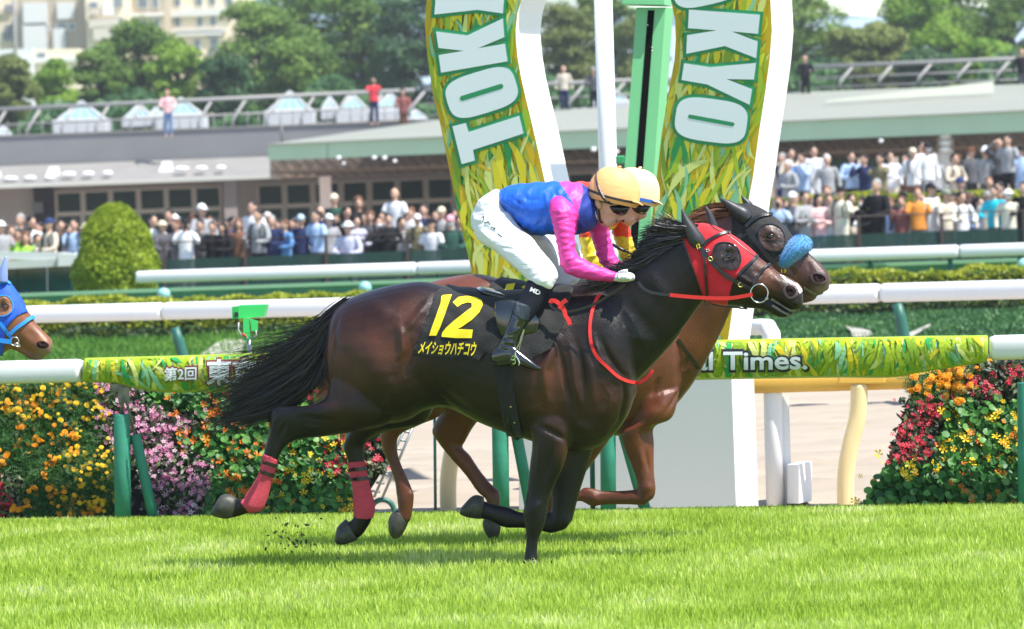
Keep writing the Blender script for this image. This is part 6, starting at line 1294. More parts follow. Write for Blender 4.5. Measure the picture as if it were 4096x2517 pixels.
roofrail('roof_railing', -250, 449, 1660, 361, 149.3, 122, 137, 'grey slanted-post railing along the left pavilion roof')
roofrail('roof_railing', 1700, 359, 2800, 309, 146, 110, 160, 'grey slanted-post railing seen between the legs of the finish arch', 62, False)
roofrail('roof_railing', 3255, 268, 4700, 210, 140, 88, 157, 'grey slanted-post railing along the right roof', 52, False)
# pyramid skylights
skg = mat('pale_teal_glazing', (.24, .38, .38), .2, .6); skw = mat('skylight_white', (.52, .53, .53), .5)
for i, (u, v, w, h, bh, lb) in enumerate(((325, 405, 95, 72, 45, 'large'), (555, 418, 55, 50, 30, 'small'), (622, 430, 26, 32, 30, 'tiny'), (722, 392, 88, 66, 52, 'large'), (1158, 366, 88, 74, 52, 'large'), (1318, 388, 32, 42, 36, 'small'), (1410, 378, 62, 60, 44, 'medium'), (1558, 372, 66, 64, 48, 'medium'), (10, 505, 30, 30, 20, 'low'), (1660, 440, 42, 30, 24, 'low'), (1945, 345, 44, 44, 40, 'small'), (2440, 345, 70, 60, 40, 'medium'))):
    Y = 155; s = Y/FPX; t = W(u, v, Y); hw = w*s*.92; z1 = t.z-h*s; z0 = z1-bh*s*1.4
    nb_ = ['second from the left on the roof', 'left of the person in pale pink on the roof', 'just beside the person in pale pink on the roof', 'right of the person in pale pink on the roof', 'in the middle of the left roof', 'left of the person in red', 'just left of the red-shirted person', 'right of the red-shirted person', 'at the far left of the roof', 'near the left leg of the arch', 'right behind the left arch leg', 'behind the white pole'][i]
    root = empty('pyramid_skylight', (t.x, Y, z0), f'{lb} glass pyramid skylight {nb_}', 'skylight', 'glass pyramid skylights'); mb = MB()
    B4 = [Vector((t.x-hw, Y-hw, z1)), Vector((t.x+hw, Y-hw, z1)), Vector((t.x+hw, Y+hw, z1)), Vector((t.x-hw, Y+hw, z1))]; mb.add(B4+[Vector((t.x, Y, t.z))], [(0, 1, 4), (1, 2, 4), (2, 3, 4), (3, 0, 4), (3, 2, 1, 0)]); mb.put('glass_roof', skg, root)
    mb = MB()
    for j in range(4): mb.bar(B4[j], (t.x, Y, t.z), .07, .07); mb.bar(B4[j], B4[(j+1) % 4], .07, .07)
    for q in (-.5, 0, .5): mb.bar((t.x+hw*q, Y-hw, z1), (t.x+hw*q*.15, Y-hw*.15, z1+(t.z-z1)*.85), .03, .03)
    mb.put('glazing_bars', skw, root); mb = MB(); mb.box(t.x-hw*1.25, t.x+hw*1.25, Y-hw*1.25, Y+hw*1.25, z0, z1-.01); bevel(mb.put('kerb', skw, root), .05)
# dark low roof band behind the railings
mb = MB(); mb.box(-60, 60, 176, 177, 0, 4.9); tag(mb.put('service_wall', mat('dull_service_wall', (.13, .14, .12), .9, noise=.5, nscale=1.4)), 'dull grey-green wall behind the roof railings', 'wall')
# ================================================================== APARTMENTS
def block(name, u0, u1, vt, vb, Y, wallm, label, wins, depth=16, extra=None):
    root = empty(name, W((u0+u1)/2, vb, Y), label, 'building'); a = W(u0, vt, Y); b = W(u1, vb, Y); mb = MB(); x1 = W(u1, vt, Y).x; z1 = max(a.z, W(u1, vt, Y).z)
    mb.box(a.x, x1, Y, Y+depth, 0, z1); mb.put('wall', wallm, root)
    for (wu0, wv0, wu1, wv1, kind) in wins:
        p = W(wu0, wv0, Y-.05); q = W(wu1, wv1, Y-.05); mm = MB()
        if kind == 'w':
            mm.box(p.x-.15, q.x+.15, Y-.12, Y-.02, q.z-.15, p.z+.15); f = mm.put('window', mat_f, root); mm = MB(); mm.box(p.x, q.x, Y-.16, Y-.125, q.z, p.z); mm.put('pane', mat_g, f)
        elif kind == 'b':
            mm.box(p.x, q.x, Y-1.6, Y-.02, q.z, p.z); mm.put('balcony', mat_b, root)
        elif kind == 'r':
            mm.box(p.x, q.x, Y-.3, Y-.02, q.z, p.z); mm.put('recess', mat_r, root)
        elif kind == 's':
            mm.box(p.x, q.x, Y-.4, Y-.02, q.z, p.z); mm.put('string_course', mat_s, root)
    return root
mat_f = mat('apartment_window_frame', (.66, .64, .60), .6); mat_g = mat('apartment_glass', (.14, .17, .21), .15, .6); mat_b = mat('apartment_balcony', (.66, .60, .50), .7); mat_r = mat('apartment_recess', (.26, .27, .30), .8); mat_s = mat('apartment_string', (.74, .72, .70), .7)
tanA = mat('apartment_tan', (.48, .39, .29), .8, noise=.04, nscale=.3); creamA = mat('apartment_cream', (.86, .72, .53), .8, noise=.03, nscale=.3); whiteA = mat('apartment_white', (.72, .72, .70), .7)
block('apartment_tower', -300, 62, -80, 300, 440, creamA, 'cream apartment tower cut by the left edge', [(20, 20, 52, 48, 'r'), (20, 100, 52, 128, 'r'), (-20, 40, 12, 60, 'b'), (10, 130, 60, 160, 'w')])
block('apartment_tower', 64, 335, -80, 300, 430, tanA, 'tan apartment tower with white window bays at far left', [(92, 14, 190, 100, 's'), (125, 20, 150, 55, 'w'), (162, 20, 186, 75, 'w'), (228, 12, 298, 75, 's'), (232, 18, 262, 72, 'w'), (276, 15, 294, 55, 'w'), (92, 95, 190, 205, 's'), (130, 100, 152, 122, 'w'), (164, 98, 192, 120, 'w'), (230, 96, 268, 116, 'w'), (278, 96, 298, 116, 'w'), (212, 116, 264, 205, 's'), (150, 165, 185, 205, 'w')])
block('apartment_tower', 337, 492, -80, 300, 428, creamA, 'narrow cream apartment tower with stacked balconies', [(410, 4, 458, 60, 's'), (458, -20, 490, 25, 'r'), (360, 50, 395, 60, 'b'), (362, 82, 476, 112, 'b'), (458, 72, 492, 108, 'r'), (378, 112, 495, 160, 'b'), (360, 12, 390, 30, 'w')])
block('apartment_tower', 494, 655, -80, 300, 436, tanA, 'plain tan apartment block with a pale band, left of the cream block', [(494, 56, 655, 64, 's'), (552, -10, 590, 30, 'w'), (612, -12, 632, 28, 'w'), (552, 80, 590, 115, 'w'), (616, 75, 636, 112, 'w')])
block('apartment_block', 657, 985, -80, 300, 444, creamA, 'bright cream apartment block with small square windows', [(657, 42, 930, 60, 's'), (698, -8, 720, 22, 'w'), (785, -8, 808, 20, 'w'), (840, -8, 860, 18, 'w'), (905, -8, 928, 20, 'w'), (700, 72, 720, 104, 'w'), (790, 70, 808, 104, 'w'), (842, 66, 862, 100, 'w'), (700, 130, 890, 140, 's'), (825, 135, 885, 148, 'r'), (780, 160, 800, 200, 'w'), (842, 155, 870, 200, 'w'), (826, 215, 888, 226, 'r'), (680, 120, 905, 128, 's')])
block('low_house', -200, 128, 206, 330, 400, whiteA, 'low white building below the tan apartment tower', [(-100, 240, 120, 262, 's'), (20, 215, 60, 235, 'w')])
block('low_house', 128, 312, 200, 330, 402, creamA, 'low cream and white building between the trees and the towers', [(128, 236, 312, 246, 's'), (150, 214, 180, 230, 'w')])
block('far_house', 2090, 2420, -60, 60, 470, whiteA, 'pale house top glimpsed between the arch legs', [(2140, -10, 2180, 30, 'w')])
mb = MB(); mb.tube([W(56, 0, 300), W(62, 250, 300), W(62, 700, 300)], .14, 8); tag(mb.put('lamp_mast', palec, None, True), 'thin pale mast in front of the apartment towers at far left', 'mast')
# ================================================================== TREES
treem = [leafmat('tree_leaf_mid', [(0, (.05, .11, .02)), (.4, (.11, .21, .03)), (.8, (.21, .33, .05)), (1, (.32, .43, .09))], .55, .3, .3, scale=.28),
         leafmat('tree_leaf_bright', [(0, (.09, .20, .02)), (.5, (.20, .36, .03)), (1, (.34, .48, .07))], .55, .3, .3, scale=.28),
         leafmat('tree_leaf_olive', [(0, (.09, .13, .03)), (.5, (.18, .23, .05)), (1, (.32, .36, .10))], .55, .3, .3, scale=.28),
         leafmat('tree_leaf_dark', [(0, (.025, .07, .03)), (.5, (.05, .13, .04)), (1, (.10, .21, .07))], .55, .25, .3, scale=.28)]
bark = mat('bark', (.10, .08, .06), .9, bump=.5, bscale=6)
def tree(u, vt, vb, hw, Y, mi, label, seed, n=14500, gaps=.0):
    s = Y/FPX; c = W(u, (vt+vb)/2, Y); rz = (vb-vt)/2*s; rx = hw*s; rg = np.random.RandomState(seed); root = empty('tree', (c.x, Y, 0), label, 'tree', 'trees behind the racecourse buildings')
    P = []; N = []; nb_ = 60
    for k in range(nb_):
        a = rg.rand()*2*pi; zz = rg.uniform(-.95, .92); r = math.sqrt(max(0, 1-zz*zz*.9))*rg.uniform(.30, .95)
        bc = np.array([c.x+rx*r*cos(a), Y+rx*.8*r*sin(a), c.z+rz*zz]); br = rg.uniform(.28, .46)*min(rx, rz*1.1)
        m = n//nb_; d = rg.randn(m, 3); d /= np.linalg.norm(d, axis=1)[:, None]; d[:, 2] = np.where(d[:, 2] < -.3, -d[:, 2]*.5, d[:, 2]); rr = br*(.72+.35*rg.rand(m))*np.array([1.15, 1.1, .85])[:, None].T[0].mean()
        P.append(bc+d*np.array([1.15, 1.1, .8])*rr[:, None]); N.append(d+np.array([0, 0, .5]))
    P = np.concatenate(P); N = np.concatenate(N); put('crown', leaves('crown', P, N, .17*Y/240*(.9 if rx > 3 else .7), treem[mi], seed, .6), treem[mi], root)
    mb = MB(); rg2 = random.Random(seed); top = c.z+rz*.3; mb.tube([(c.x, Y, 0), (c.x+.1, Y, c.z-rz*.6), (c.x, Y, top)], [.38, .28, .10], 9)
    for k in range(7):
        z = c.z-rz*.6+k*rz*.14; a = rg2.uniform(0, 6.28); L = rx*.65; mb.tube([(c.x, Y, z), (c.x+L*.5*cos(a), Y+L*.5*sin(a), z+rz*.25), (c.x+L*cos(a), Y+L*.8*sin(a), z+rz*.42)], [.14, .09, .03], 6)
    mb.put('trunk', bark, root, True)
TR = [(40, 225, 520, 115, 215, 2, 'light olive round tree at the left edge'), (215, 232, 520, 90, 222, 1, 'small bright green tree second from the left'), (395, 190, 520, 105, 232, 0, 'mid green tree between the bright tree and the tall group'), (560, 108, 500, 165, 236, 0, 'tall rounded green tree in front of the cream apartments'),
      (715, 175, 500, 110, 228, 1, 'spreading light green tree right of the tall rounded tree'), (905, 240, 480, 105, 226, 3, 'dark green lower tree between the two tall groups'), (1040, 20, 470, 160, 250, 0, 'tall tree left of the tallest crown, with gaps in it'), (1230, -90, 460, 200, 262, 0, 'tallest wide green tree left of the arch'),
      (1440, -60, 450, 170, 256, 0, 'tall green tree next to the left arch leg'), (1640, -20, 450, 160, 252, 3, 'dark tree partly behind the left arch leg'), (1180, 170, 470, 150, 234, 0, 'middle height green tree in front of the tallest tree'), (2270, 20, 430, 130, 240, 2, 'olive tree between the arch and the white pole'),
      (2420, -50, 420, 120, 250, 0, 'green tree right behind the white pole'), (2560, 60, 430, 110, 246, 2, 'olive tree behind the light green post'), (3215, -30, 380, 150, 250, 0, 'green tree right of the arch'), (3400, 120, 380, 110, 232, 2, 'olive tree under the open sky'), (3530, 90, 380, 110, 234, 2, 'yellowish olive tree left of the big right-hand trees'),
      (3680, -40, 370, 160, 248, 1, 'bright tall tree right of the sky gap'), (3850, -60, 370, 170, 256, 0, 'large mid green tree at upper right'), (4050, -10, 350, 150, 244, 0, 'large green tree at the right edge'), (3950, 180, 370, 120, 226, 1, 'low bright tree above the right railing'), (3700, 210, 380, 120, 224, 3, 'low dark tree above the right railing'),
      (3290, 250, 400, 100, 222, 3, 'low dark tree behind the person in black on the roof'), (1900, 60, 450, 150, 250, 3, 'dark tree hidden behind the left arch leg'), (2900, 0, 420, 160, 250, 3, 'dark tree hidden behind the right arch leg')]
for i, (u, vt, vb, hw, Y, mi, lb) in enumerate(TR): tree(u, vt, vb, hw, Y, mi, lb, 50+i)
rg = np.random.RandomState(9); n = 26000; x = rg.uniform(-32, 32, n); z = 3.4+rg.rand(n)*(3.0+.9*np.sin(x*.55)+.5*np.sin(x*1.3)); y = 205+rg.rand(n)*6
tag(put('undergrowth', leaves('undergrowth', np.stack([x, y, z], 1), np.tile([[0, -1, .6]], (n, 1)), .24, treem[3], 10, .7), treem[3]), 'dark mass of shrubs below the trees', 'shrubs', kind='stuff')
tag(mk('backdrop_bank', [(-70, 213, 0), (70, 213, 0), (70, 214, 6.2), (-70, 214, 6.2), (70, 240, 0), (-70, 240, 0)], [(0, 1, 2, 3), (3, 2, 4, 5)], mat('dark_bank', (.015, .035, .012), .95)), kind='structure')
tag(mk('hills', [(-700, 1200, 0), (700, 1200, 0), (700, 1300, 40), (300, 1300, 62), (120, 1300, 50), (-100, 1300, 66), (-700, 1300, 44)], [(0, 1, 2, 3, 4, 5, 6)], mat('far_hills', (.30, .38, .44), .95)), kind='structure')

# ================================================================== THE AIR
mb = MB(); mb.box(-120, 120, -20, 480, -1.5, 40); hz = mb.put('haze', None); hz['kind'] = 'stuff'; hz['label'] = 'thin pale summer haze in the air'; recalc(hz)
hmt = bpy.data.materials.new('haze'); hmt.use_nodes = True; t = hmt.node_tree; t.nodes.clear(); ou = t.nodes.new('ShaderNodeOutputMaterial'); pv_ = t.nodes.new('ShaderNodeVolumePrincipled'); pv_.inputs['Color'].default_value = (.9, .93, .97, 1); pv_.inputs['Density'].default_value = .00032; pv_.inputs['Anisotropy'].default_value = .2; t.links.new(pv_.outputs[0], ou.inputs['Volume']); hz.data.materials.append(hmt)
# ================================================================== SPECTATORS
skin_c = mat('spectator_skin', (.60, .36, .26), .6, .3); cloth_c = mat('spectator_cloth', (.5, .5, .5), .85, .2, objcol=True, noise=.16, nscale=7, bump=.5, bscale=18)
hair_c = mat('spectator_hair', (.02, .015, .012), .6, .3, objcol=True, noise=.2, nscale=30); hat_c = mat('spectator_hat', (.5, .5, .5), .8, .2, objcol=True); phone_c = mat('black_phone', (.01, .01, .012), .2); mask_c = mat('white_face_mask', (.8, .82, .84), .8)
eyes_c = mat('spectator_eye', (.03, .02, .02), .4)
def limb(mb, pts, rs): mb.tube(catmull([(*p, r) for p, r in zip(pts, rs)], 3) and [tuple(q[:3]) for q in catmull([(*p, r) for p, r in zip(pts, rs)], 3)], [max(q[3], .008) for q in catmull([(*p, r) for p, r in zip(pts, rs)], 3)], 10)
ARMS = {  # elbow, wrist, hand tip for the left then right arm
    'rail': [((-.27, -.10, 1.10), (-.10, -.30, 1.08), (-.03, -.35, 1.08)), ((.27, -.10, 1.10), (.10, -.30, 1.06), (.04, -.34, 1.07))],
    'phone': [((-.25, -.22, 1.22), (-.08, -.28, 1.46), (-.05, -.27, 1.54)), ((.25, -.20, 1.20), (.08, -.27, 1.45), (.05, -.27, 1.53))],
    'down': [((-.27, .02, 1.10), (-.28, -.06, .86), (-.27, -.09, .78)), ((.27, .02, 1.10), (.28, -.06, .86), (.27, -.09, .78))],
    'folded': [((-.27, -.06, 1.10), (.02, -.24, 1.14), (.12, -.24, 1.16)), ((.27, -.06, 1.10), (-.02, -.26, 1.10), (-.12, -.24, 1.12))],
    'shade': [((-.30, -.16, 1.38), (-.10, -.16, 1.60), (-.02, -.17, 1.62)), ((.26, -.06, 1.10), (.12, -.26, 1.12), (.05, -.28, 1.14))]}
def person_meshes(pose, long_):
    A = ARMS[pose]
    b = MB(); b.ell((0, -.01, 1.58), .078, .095, .115, 14, 12); b.ell((0, -.05, 1.535), .052, .06, .06, 10, 8); b.ell((0, -.108, 1.565), .013, .018, .022, 8, 6); b.ell((-.08, 0, 1.575), .012, .02, .03, 6, 6); b.ell((.08, 0, 1.575), .012, .02, .03, 6, 6)
    limb(b, [(0, 0, 1.36), (0, -.005, 1.44), (0, -.01, 1.52)], [.065, .052, .05]); b.ell((0, 0, 1.15), .155, .09, .26, 14, 10); b.ell((0, 0, .92), .14, .09, .14, 12, 8)
    for s, a in zip((-1, 1), A):
        limb(b, [(s*.15, 0, 1.36), (s*.185, 0, 1.34), a[0], a[1]], [.04, .045, .036, .026]); limb(b, [a[1], tuple((np.array(a[1])+np.array(a[2]))/2), a[2]], [.026, .040, .022])
        limb(b, [(s*.085, 0, .88), (s*.09, -.01, .50), (s*.09, .02, .10)], [.075, .055, .04]); limb(b, [(s*.09, .04, .04), (s*.10, -.06, .035), (s*.10, -.16, .03)], [.04, .04, .03])
    body = remesh(b, .014, 2)
    t = MB(); V = []
    for z, rx, ry in ((.84, .165, .12), (.95, .165, .118), (1.08, .158, .112), (1.2, .172, .118), (1.32, .17, .108), (1.385, .12, .085), (1.42, .068, .066)): V.append((z, rx, ry))
    n = 18; base = 0
    for z, rx, ry in V:
        for k in range(n): t.V.append((rx*cos(2*pi*k/n), ry*sin(2*pi*k/n), z))
    for j in range(len(V)-1):
        for k in range(n): t.F.append((j*n+k, j*n+(k+1) % n, (j+1)*n+(k+1) % n, (j+1)*n+k))
    t.F += [tuple(reversed(range(n))), tuple((len(V)-1)*n+k for k in range(n))]
    for s, a in zip((-1, 1), A):
        e = np.array(a[0]); sh_ = np.array((s*.18, 0, 1.34)); w = np.array(a[1])
        if long_: limb(t, [(s*.13, 0, 1.345), tuple(sh_), tuple(e), tuple(w*.94+e*.06)], [.062, .066, .054, .042])
        else: limb(t, [(s*.13, 0, 1.345), tuple(sh_), tuple(sh_*.35+e*.65)], [.062, .066, .060])
    top = remesh(t, .016, 2)
    tr = MB()
    tr.ell((0, 0, .86), .155, .115, .13, 14, 8)
    for s in (-1, 1): limb(tr, [(s*.075, 0, .86), (s*.088, -.01, .50), (s*.092, .02, .09)], [.088, .068, .055])
    return body, top, remesh(tr, .02, 2)
def dome(c, rx, ry, rz, z0=0, n=16, m=7):
    mb = MB(); c = Vector(c)
    for j in range(m+1):
        ph = (pi/2)*j/m
        for k in range(n): th = 2*pi*k/n; mb.V.append((c.x+rx*cos(ph)*cos(th), c.y+ry*cos(ph)*sin(th), c.z+rz*sin(ph)))
    for j in range(m):
        for k in range(n): mb.F.append((j*n+k, j*n+(k+1) % n, (j+1)*n+(k+1) % n, (j+1)*n+k))
    mb.F.append(tuple(reversed(range(n))))
    return mb
def head_mesh(kind):
    if kind == 'short':
        mb = dome((0, .014, 1.60), .092, .105, .118); mb.ell((0, .055, 1.565), .082, .062, .085, 12, 8); return remesh(mb, .012, 2)
    if kind == 'long':
        mb = dome((0, .014, 1.60), .098, .11, .120); mb.ell((0, .05, 1.50), .098, .06, .17, 12, 8); mb.ell((-.075, .0, 1.50), .03, .05, .14, 8, 8); mb.ell((.075, .0, 1.50), .03, .05, .14, 8, 8); return remesh(mb, .012, 2)
    if kind == 'cap':
        mb = dome((0, .005, 1.60), .094, .112, .112); mb.ell((0, -.12, 1.602), .07, .075, .012, 12, 6); me = mkmesh('cap', mb.V, mb.F); me.polygons.foreach_set('use_smooth', [True]*len(me.polygons)); return me
    if kind == 'hat':
        mb = dome((0, .005, 1.61), .094, .108, .10); mb.ell((0, .005, 1.61), .15, .16, .018, 18, 6); me = mkmesh('hat', mb.V, mb.F); return me
    if kind == 'bald':
        mb = MB(); mb.ell((0, .06, 1.53), .082, .05, .05, 12, 8); return mkmesh('thin', mb.V, mb.F)
HM = {k: head_mesh(k) for k in ('short', 'long', 'cap', 'hat', 'bald')}
mb = MB(); mb.box(-.045, .045, -.312, -.302, 1.47, 1.60); PH = mkmesh('phone', mb.V, mb.F)
mb = MB(); mb.ell((0, -.075, 1.535), .058, .045, .045, 12, 8); MK = mkmesh('mask', mb.V, mb.F)
EY = []
for x in (-.03, .03): mb = MB(); mb.ell((x, -.098, 1.585), .011, .006, .006, 6, 4); EY.append(mkmesh('eye', mb.V, mb.F))
mb = MB(); mb.ell((0, .17, 1.18), .14, .09, .22, 12, 10)
for s in (-1, 1): mb.tube([(s*.10, .12, 1.38), (s*.115, -.02, 1.415), (s*.12, -.125, 1.30), (s*.12, -.12, 1.12)], .016, 6)
BP = mkmesh('bag', mb.V, mb.F)
CACHE = {}
C_ = dict(white=(.80, .80, .81), black=(.015, .015, .017), grey=(.36, .36, .37), darkgrey=(.10, .10, .11), navy=(.02, .03, .09), beige=(.62, .54, .43), cream=(.76, .72, .58), lime=(.35, .65, .08), lightblue=(.42, .56, .80), blue=(.12, .28, .55), teal=(.02, .30, .34), cyan=(.02, .55, .68), olive=(.22, .19, .10), darkgreen=(.03, .09, .07),
          orange=(.75, .28, .05), brown=(.20, .10, .06), red=(.75, .06, .08), pink=(.80, .50, .50), lavender=(.55, .55, .68), jeans=(.14, .24, .42), yellow=(.70, .62, .25), maroon=(.28, .10, .09))
H_ = dict(dark=(.015, .012, .011), brown=(.14, .06, .03), grey=(.30, .29, .28), silver=(.62, .60, .57), white=(.82, .82, .82), navy=(.03, .05, .14), beige=(.68, .60, .44), black=(.015, .015, .018), lightblue=(.40, .55, .66), pink=(.75, .35, .42), green=(.24, .26, .20))
names = dict(darkgrey='dark grey', lightblue='light blue', darkgreen='dark green', jeans='denim blue')
def spectator(u, v, Y, shirt, head, hk, pose, pants, long_, rot=0, extra='', rnd=None, forced=None):
    key = (pose, long_)
    if key not in CACHE: CACHE[key] = person_meshes(*key)
    b, t, tr = CACHE[key]
    top = W(u, v, Y); h = 1.70; z0 = top.z-h; s = 1.0
    if forced is not None: z0 = forced; s = max(.55, min(1.12, (top.z-z0)/h))
    elif abs(z0) < .22 and Y < 88: s = top.z/h; z0 = 0
    def nw(name, me, m, par, col=None, sm=True):
        first = me.users == 0; o = bpy.data.objects.new(name, me); COL.objects.link(o)
        if not me.materials: me.materials.append(m)
        if first and sm: me.polygons.foreach_set('use_smooth', [True]*len(me.polygons))
        if par is not None: o.parent = par
        if col: o.color = (*col, 1)
        return o
    root = nw('person', b, skin_c, None); root.location = (top.x, Y, z0); root.rotation_euler = (0, 0, rot); root.scale = (s, s, s)
    nw('shirt', t, cloth_c, root, C_[shirt]); nw('trousers', tr, cloth_c, root, C_[pants])
    nw('hair' if hk in ('short', 'long', 'bald') else hk, HM[hk], hair_c if hk in ('short', 'long', 'bald') else hat_c, root, H_[head])
    for e_ in EY: nw('eye', e_, eyes_c, root)
    if hk in ('cap', 'hat'):
        if 'under' not in CACHE: mb = MB(); mb.ell((0, .05, 1.56), .083, .066, .075, 12, 8); CACHE['under'] = mkmesh('hair_below', mb.V, mb.F)
        nw('hair', CACHE['under'], hair_c, root, H_['dark'])
    if pose == 'phone': nw('phone', PH, phone_c, root, sm=False)
    if 'mask' in extra: nw('face_mask', MK, mask_c, root)
    if 'bag' in extra: nw('backpack', BP, cloth_c, root, C_['black'])
    hair_d = {'short': head+' hair', 'long': 'long '+head+' hair', 'cap': 'a '+head+' cap', 'hat': 'a '+head+' sun hat', 'bald': 'a bald head'}[hk].replace('lightblue', 'light blue')
    return dict(o=root, u=u, v=v, Y=Y, shirt=names.get(shirt, shirt), hair=hair_d, pose={'rail': 'leaning on the rail', 'phone': 'holding a phone up', 'down': 'arms at the sides', 'folded': 'arms folded', 'shade': 'shading the eyes'}[pose], extra=extra, turn='turned right' if rot > 0 else 'turned left')
PP = []
def row(L, Y, dy=0):
    rg = random.Random(len(PP)+1)
    for q in L:
        u, v, shirt, head, hk, pose, pants = q[:7]; long_ = bool(q[7]) if len(q) > 7 else rg.random() < .5
        PP.append(spectator(u, v, Y+rg.uniform(-.25, .25)+(q[9] if len(q) > 9 else 0), shirt, head, hk, pose, pants, long_, rg.uniform(-.9, .9), q[8] if len(q) > 8 else ''))
front = [(2, 884, 'grey', 'white', 'hat', 'rail', 'darkgrey', 0), (75, 918, 'lime', 'dark', 'short', 'rail', 'black', 0), (103, 927, 'lime', 'brown', 'long', 'rail', 'navy', 0), (148, 936, 'black', 'dark', 'short', 'phone', 'black', 0), (197, 873, 'beige', 'navy', 'cap', 'rail', 'grey', 1, 'bag'), (294, 876, 'lightblue', 'dark', 'short', 'rail', 'grey', 0, 'bag'), (343, 892, 'darkgrey', 'beige', 'cap', 'rail', 'black', 1),
         (611, 859, 'white', 'dark', 'short', 'rail', 'grey', 0, 'bag'), (648, 883, 'darkgrey', 'beige', 'hat', 'rail', 'black', 1), (705, 879, 'grey', 'brown', 'short', 'rail', 'beige', 1), (741, 876, 'white', 'black', 'cap', 'phone', 'white', 1), (800, 880, 'darkgrey', 'dark', 'short', 'rail', 'black', 1), (848, 887, 'black', 'dark', 'short', 'rail', 'darkgrey', 1), (890, 890, 'black', 'dark', 'long', 'rail', 'black', 1), (952, 874, 'brown', 'brown', 'long', 'down', 'brown', 1),
         (1030, 838, 'grey', 'dark', 'short', 'rail', 'black', 1, 'bag'), (1085, 862, 'navy', 'grey', 'short', 'folded', 'navy', 1), (1139, 880, 'blue', 'brown', 'short', 'folded', 'navy', 1), (1202, 858, 'navy', 'lightblue', 'cap', 'rail', 'black', 1), (1262, 842, 'lightblue', 'dark', 'short', 'rail', 'darkgrey', 0), (1315, 857, 'grey', 'white', 'cap', 'folded', 'black', 0), (1391, 886, 'lavender', 'white', 'hat', 'rail', 'lavender', 1), (1425, 866, 'lavender', 'dark', 'short', 'rail', 'grey', 1),
         (1481, 845, 'darkgrey', 'brown', 'long', 'rail', 'black', 1), (1512, 868, 'black', 'dark', 'short', 'rail', 'black', 1, 'mask'), (1552, 856, 'black', 'dark', 'short', 'folded', 'black', 1), (1604, 870, 'grey', 'dark', 'short', 'rail', 'beige', 0), (1669, 857, 'olive', 'white', 'cap', 'down', 'beige', 0, 'bag'), (1724, 872, 'white', 'black', 'cap', 'folded', 'black', 0), (1765, 828, 'grey', 'beige', 'cap', 'rail', 'grey', 0, 'bag'), (1800, 861, 'darkgreen', 'pink', 'cap', 'rail', 'black', 1, 'mask'), (1835, 863, 'black', 'dark', 'short', 'rail', 'black', 1)]
row(front, 82.3)
second = [(44, 905, 'maroon', 'brown', 'short', 'down', 'black', 0), (80, 856, 'darkgrey', 'grey', 'short', 'folded', 'black', 1), (124, 866, 'white', 'dark', 'short', 'down', 'black', 0), (156, 889, 'yellow', 'dark', 'short', 'phone', 'black', 0), (242, 880, 'brown', 'dark', 'short', 'down', 'black', 1), (272, 900, 'darkgrey', 'dark', 'short', 'folded', 'black', 1), (382, 864, 'darkgrey', 'white', 'cap', 'folded', 'black', 1), (420, 880, 'black', 'dark', 'short', 'down', 'black', 1),
          (676, 838, 'black', 'dark', 'short', 'phone', 'black', 1), (693, 856, 'white', 'white', 'hat', 'folded', 'grey', 0), (772, 858, 'navy', 'brown', 'long', 'folded', 'black', 1), (806, 816, 'grey', 'white', 'cap', 'folded', 'black', 1), (838, 868, 'brown', 'brown', 'short', 'down', 'black', 1), (914, 880, 'darkgrey', 'dark', 'short', 'down', 'black', 1), (930, 868, 'navy', 'dark', 'short', 'folded', 'black', 1), (1010, 803, 'white', 'dark', 'short', 'folded', 'darkgrey', 1), (1070, 850, 'darkgrey', 'silver', 'short', 'down', 'black', 1),
          (1112, 878, 'black', 'dark', 'long', 'folded', 'black', 1), (1170, 876, 'black', 'dark', 'short', 'folded', 'black', 1), (1280, 826, 'navy', 'dark', 'bald', 'phone', 'black', 0), (1335, 775, 'darkgreen', 'beige', 'cap', 'folded', 'black', 0), (1350, 856, 'pink', 'brown', 'short', 'down', 'black', 0), (1385, 826, 'black', 'dark', 'short', 'phone', 'black', 0), (1432, 786, 'black', 'brown', 'long', 'folded', 'black', 1), (1462, 852, 'beige', 'dark', 'short', 'down', 'black', 1), (1578, 752, 'white', 'dark', 'bald', 'rail', 'grey', 0),
          (1530, 846, 'darkgrey', 'dark', 'short', 'down', 'black', 1), (1643, 829, 'white', 'brown', 'short', 'down', 'black', 0), (1692, 818, 'navy', 'dark', 'short', 'rail', 'navy', 0), (1742, 842, 'navy', 'dark', 'short', 'down', 'black', 1), (1812, 835, 'darkgrey', 'dark', 'long', 'down', 'black', 1), (1862, 850, 'black', 'dark', 'short', 'folded', 'black', 1), (1895, 846, 'grey', 'brown', 'short', 'folded', 'black', 1)]
row(second, 84.6)
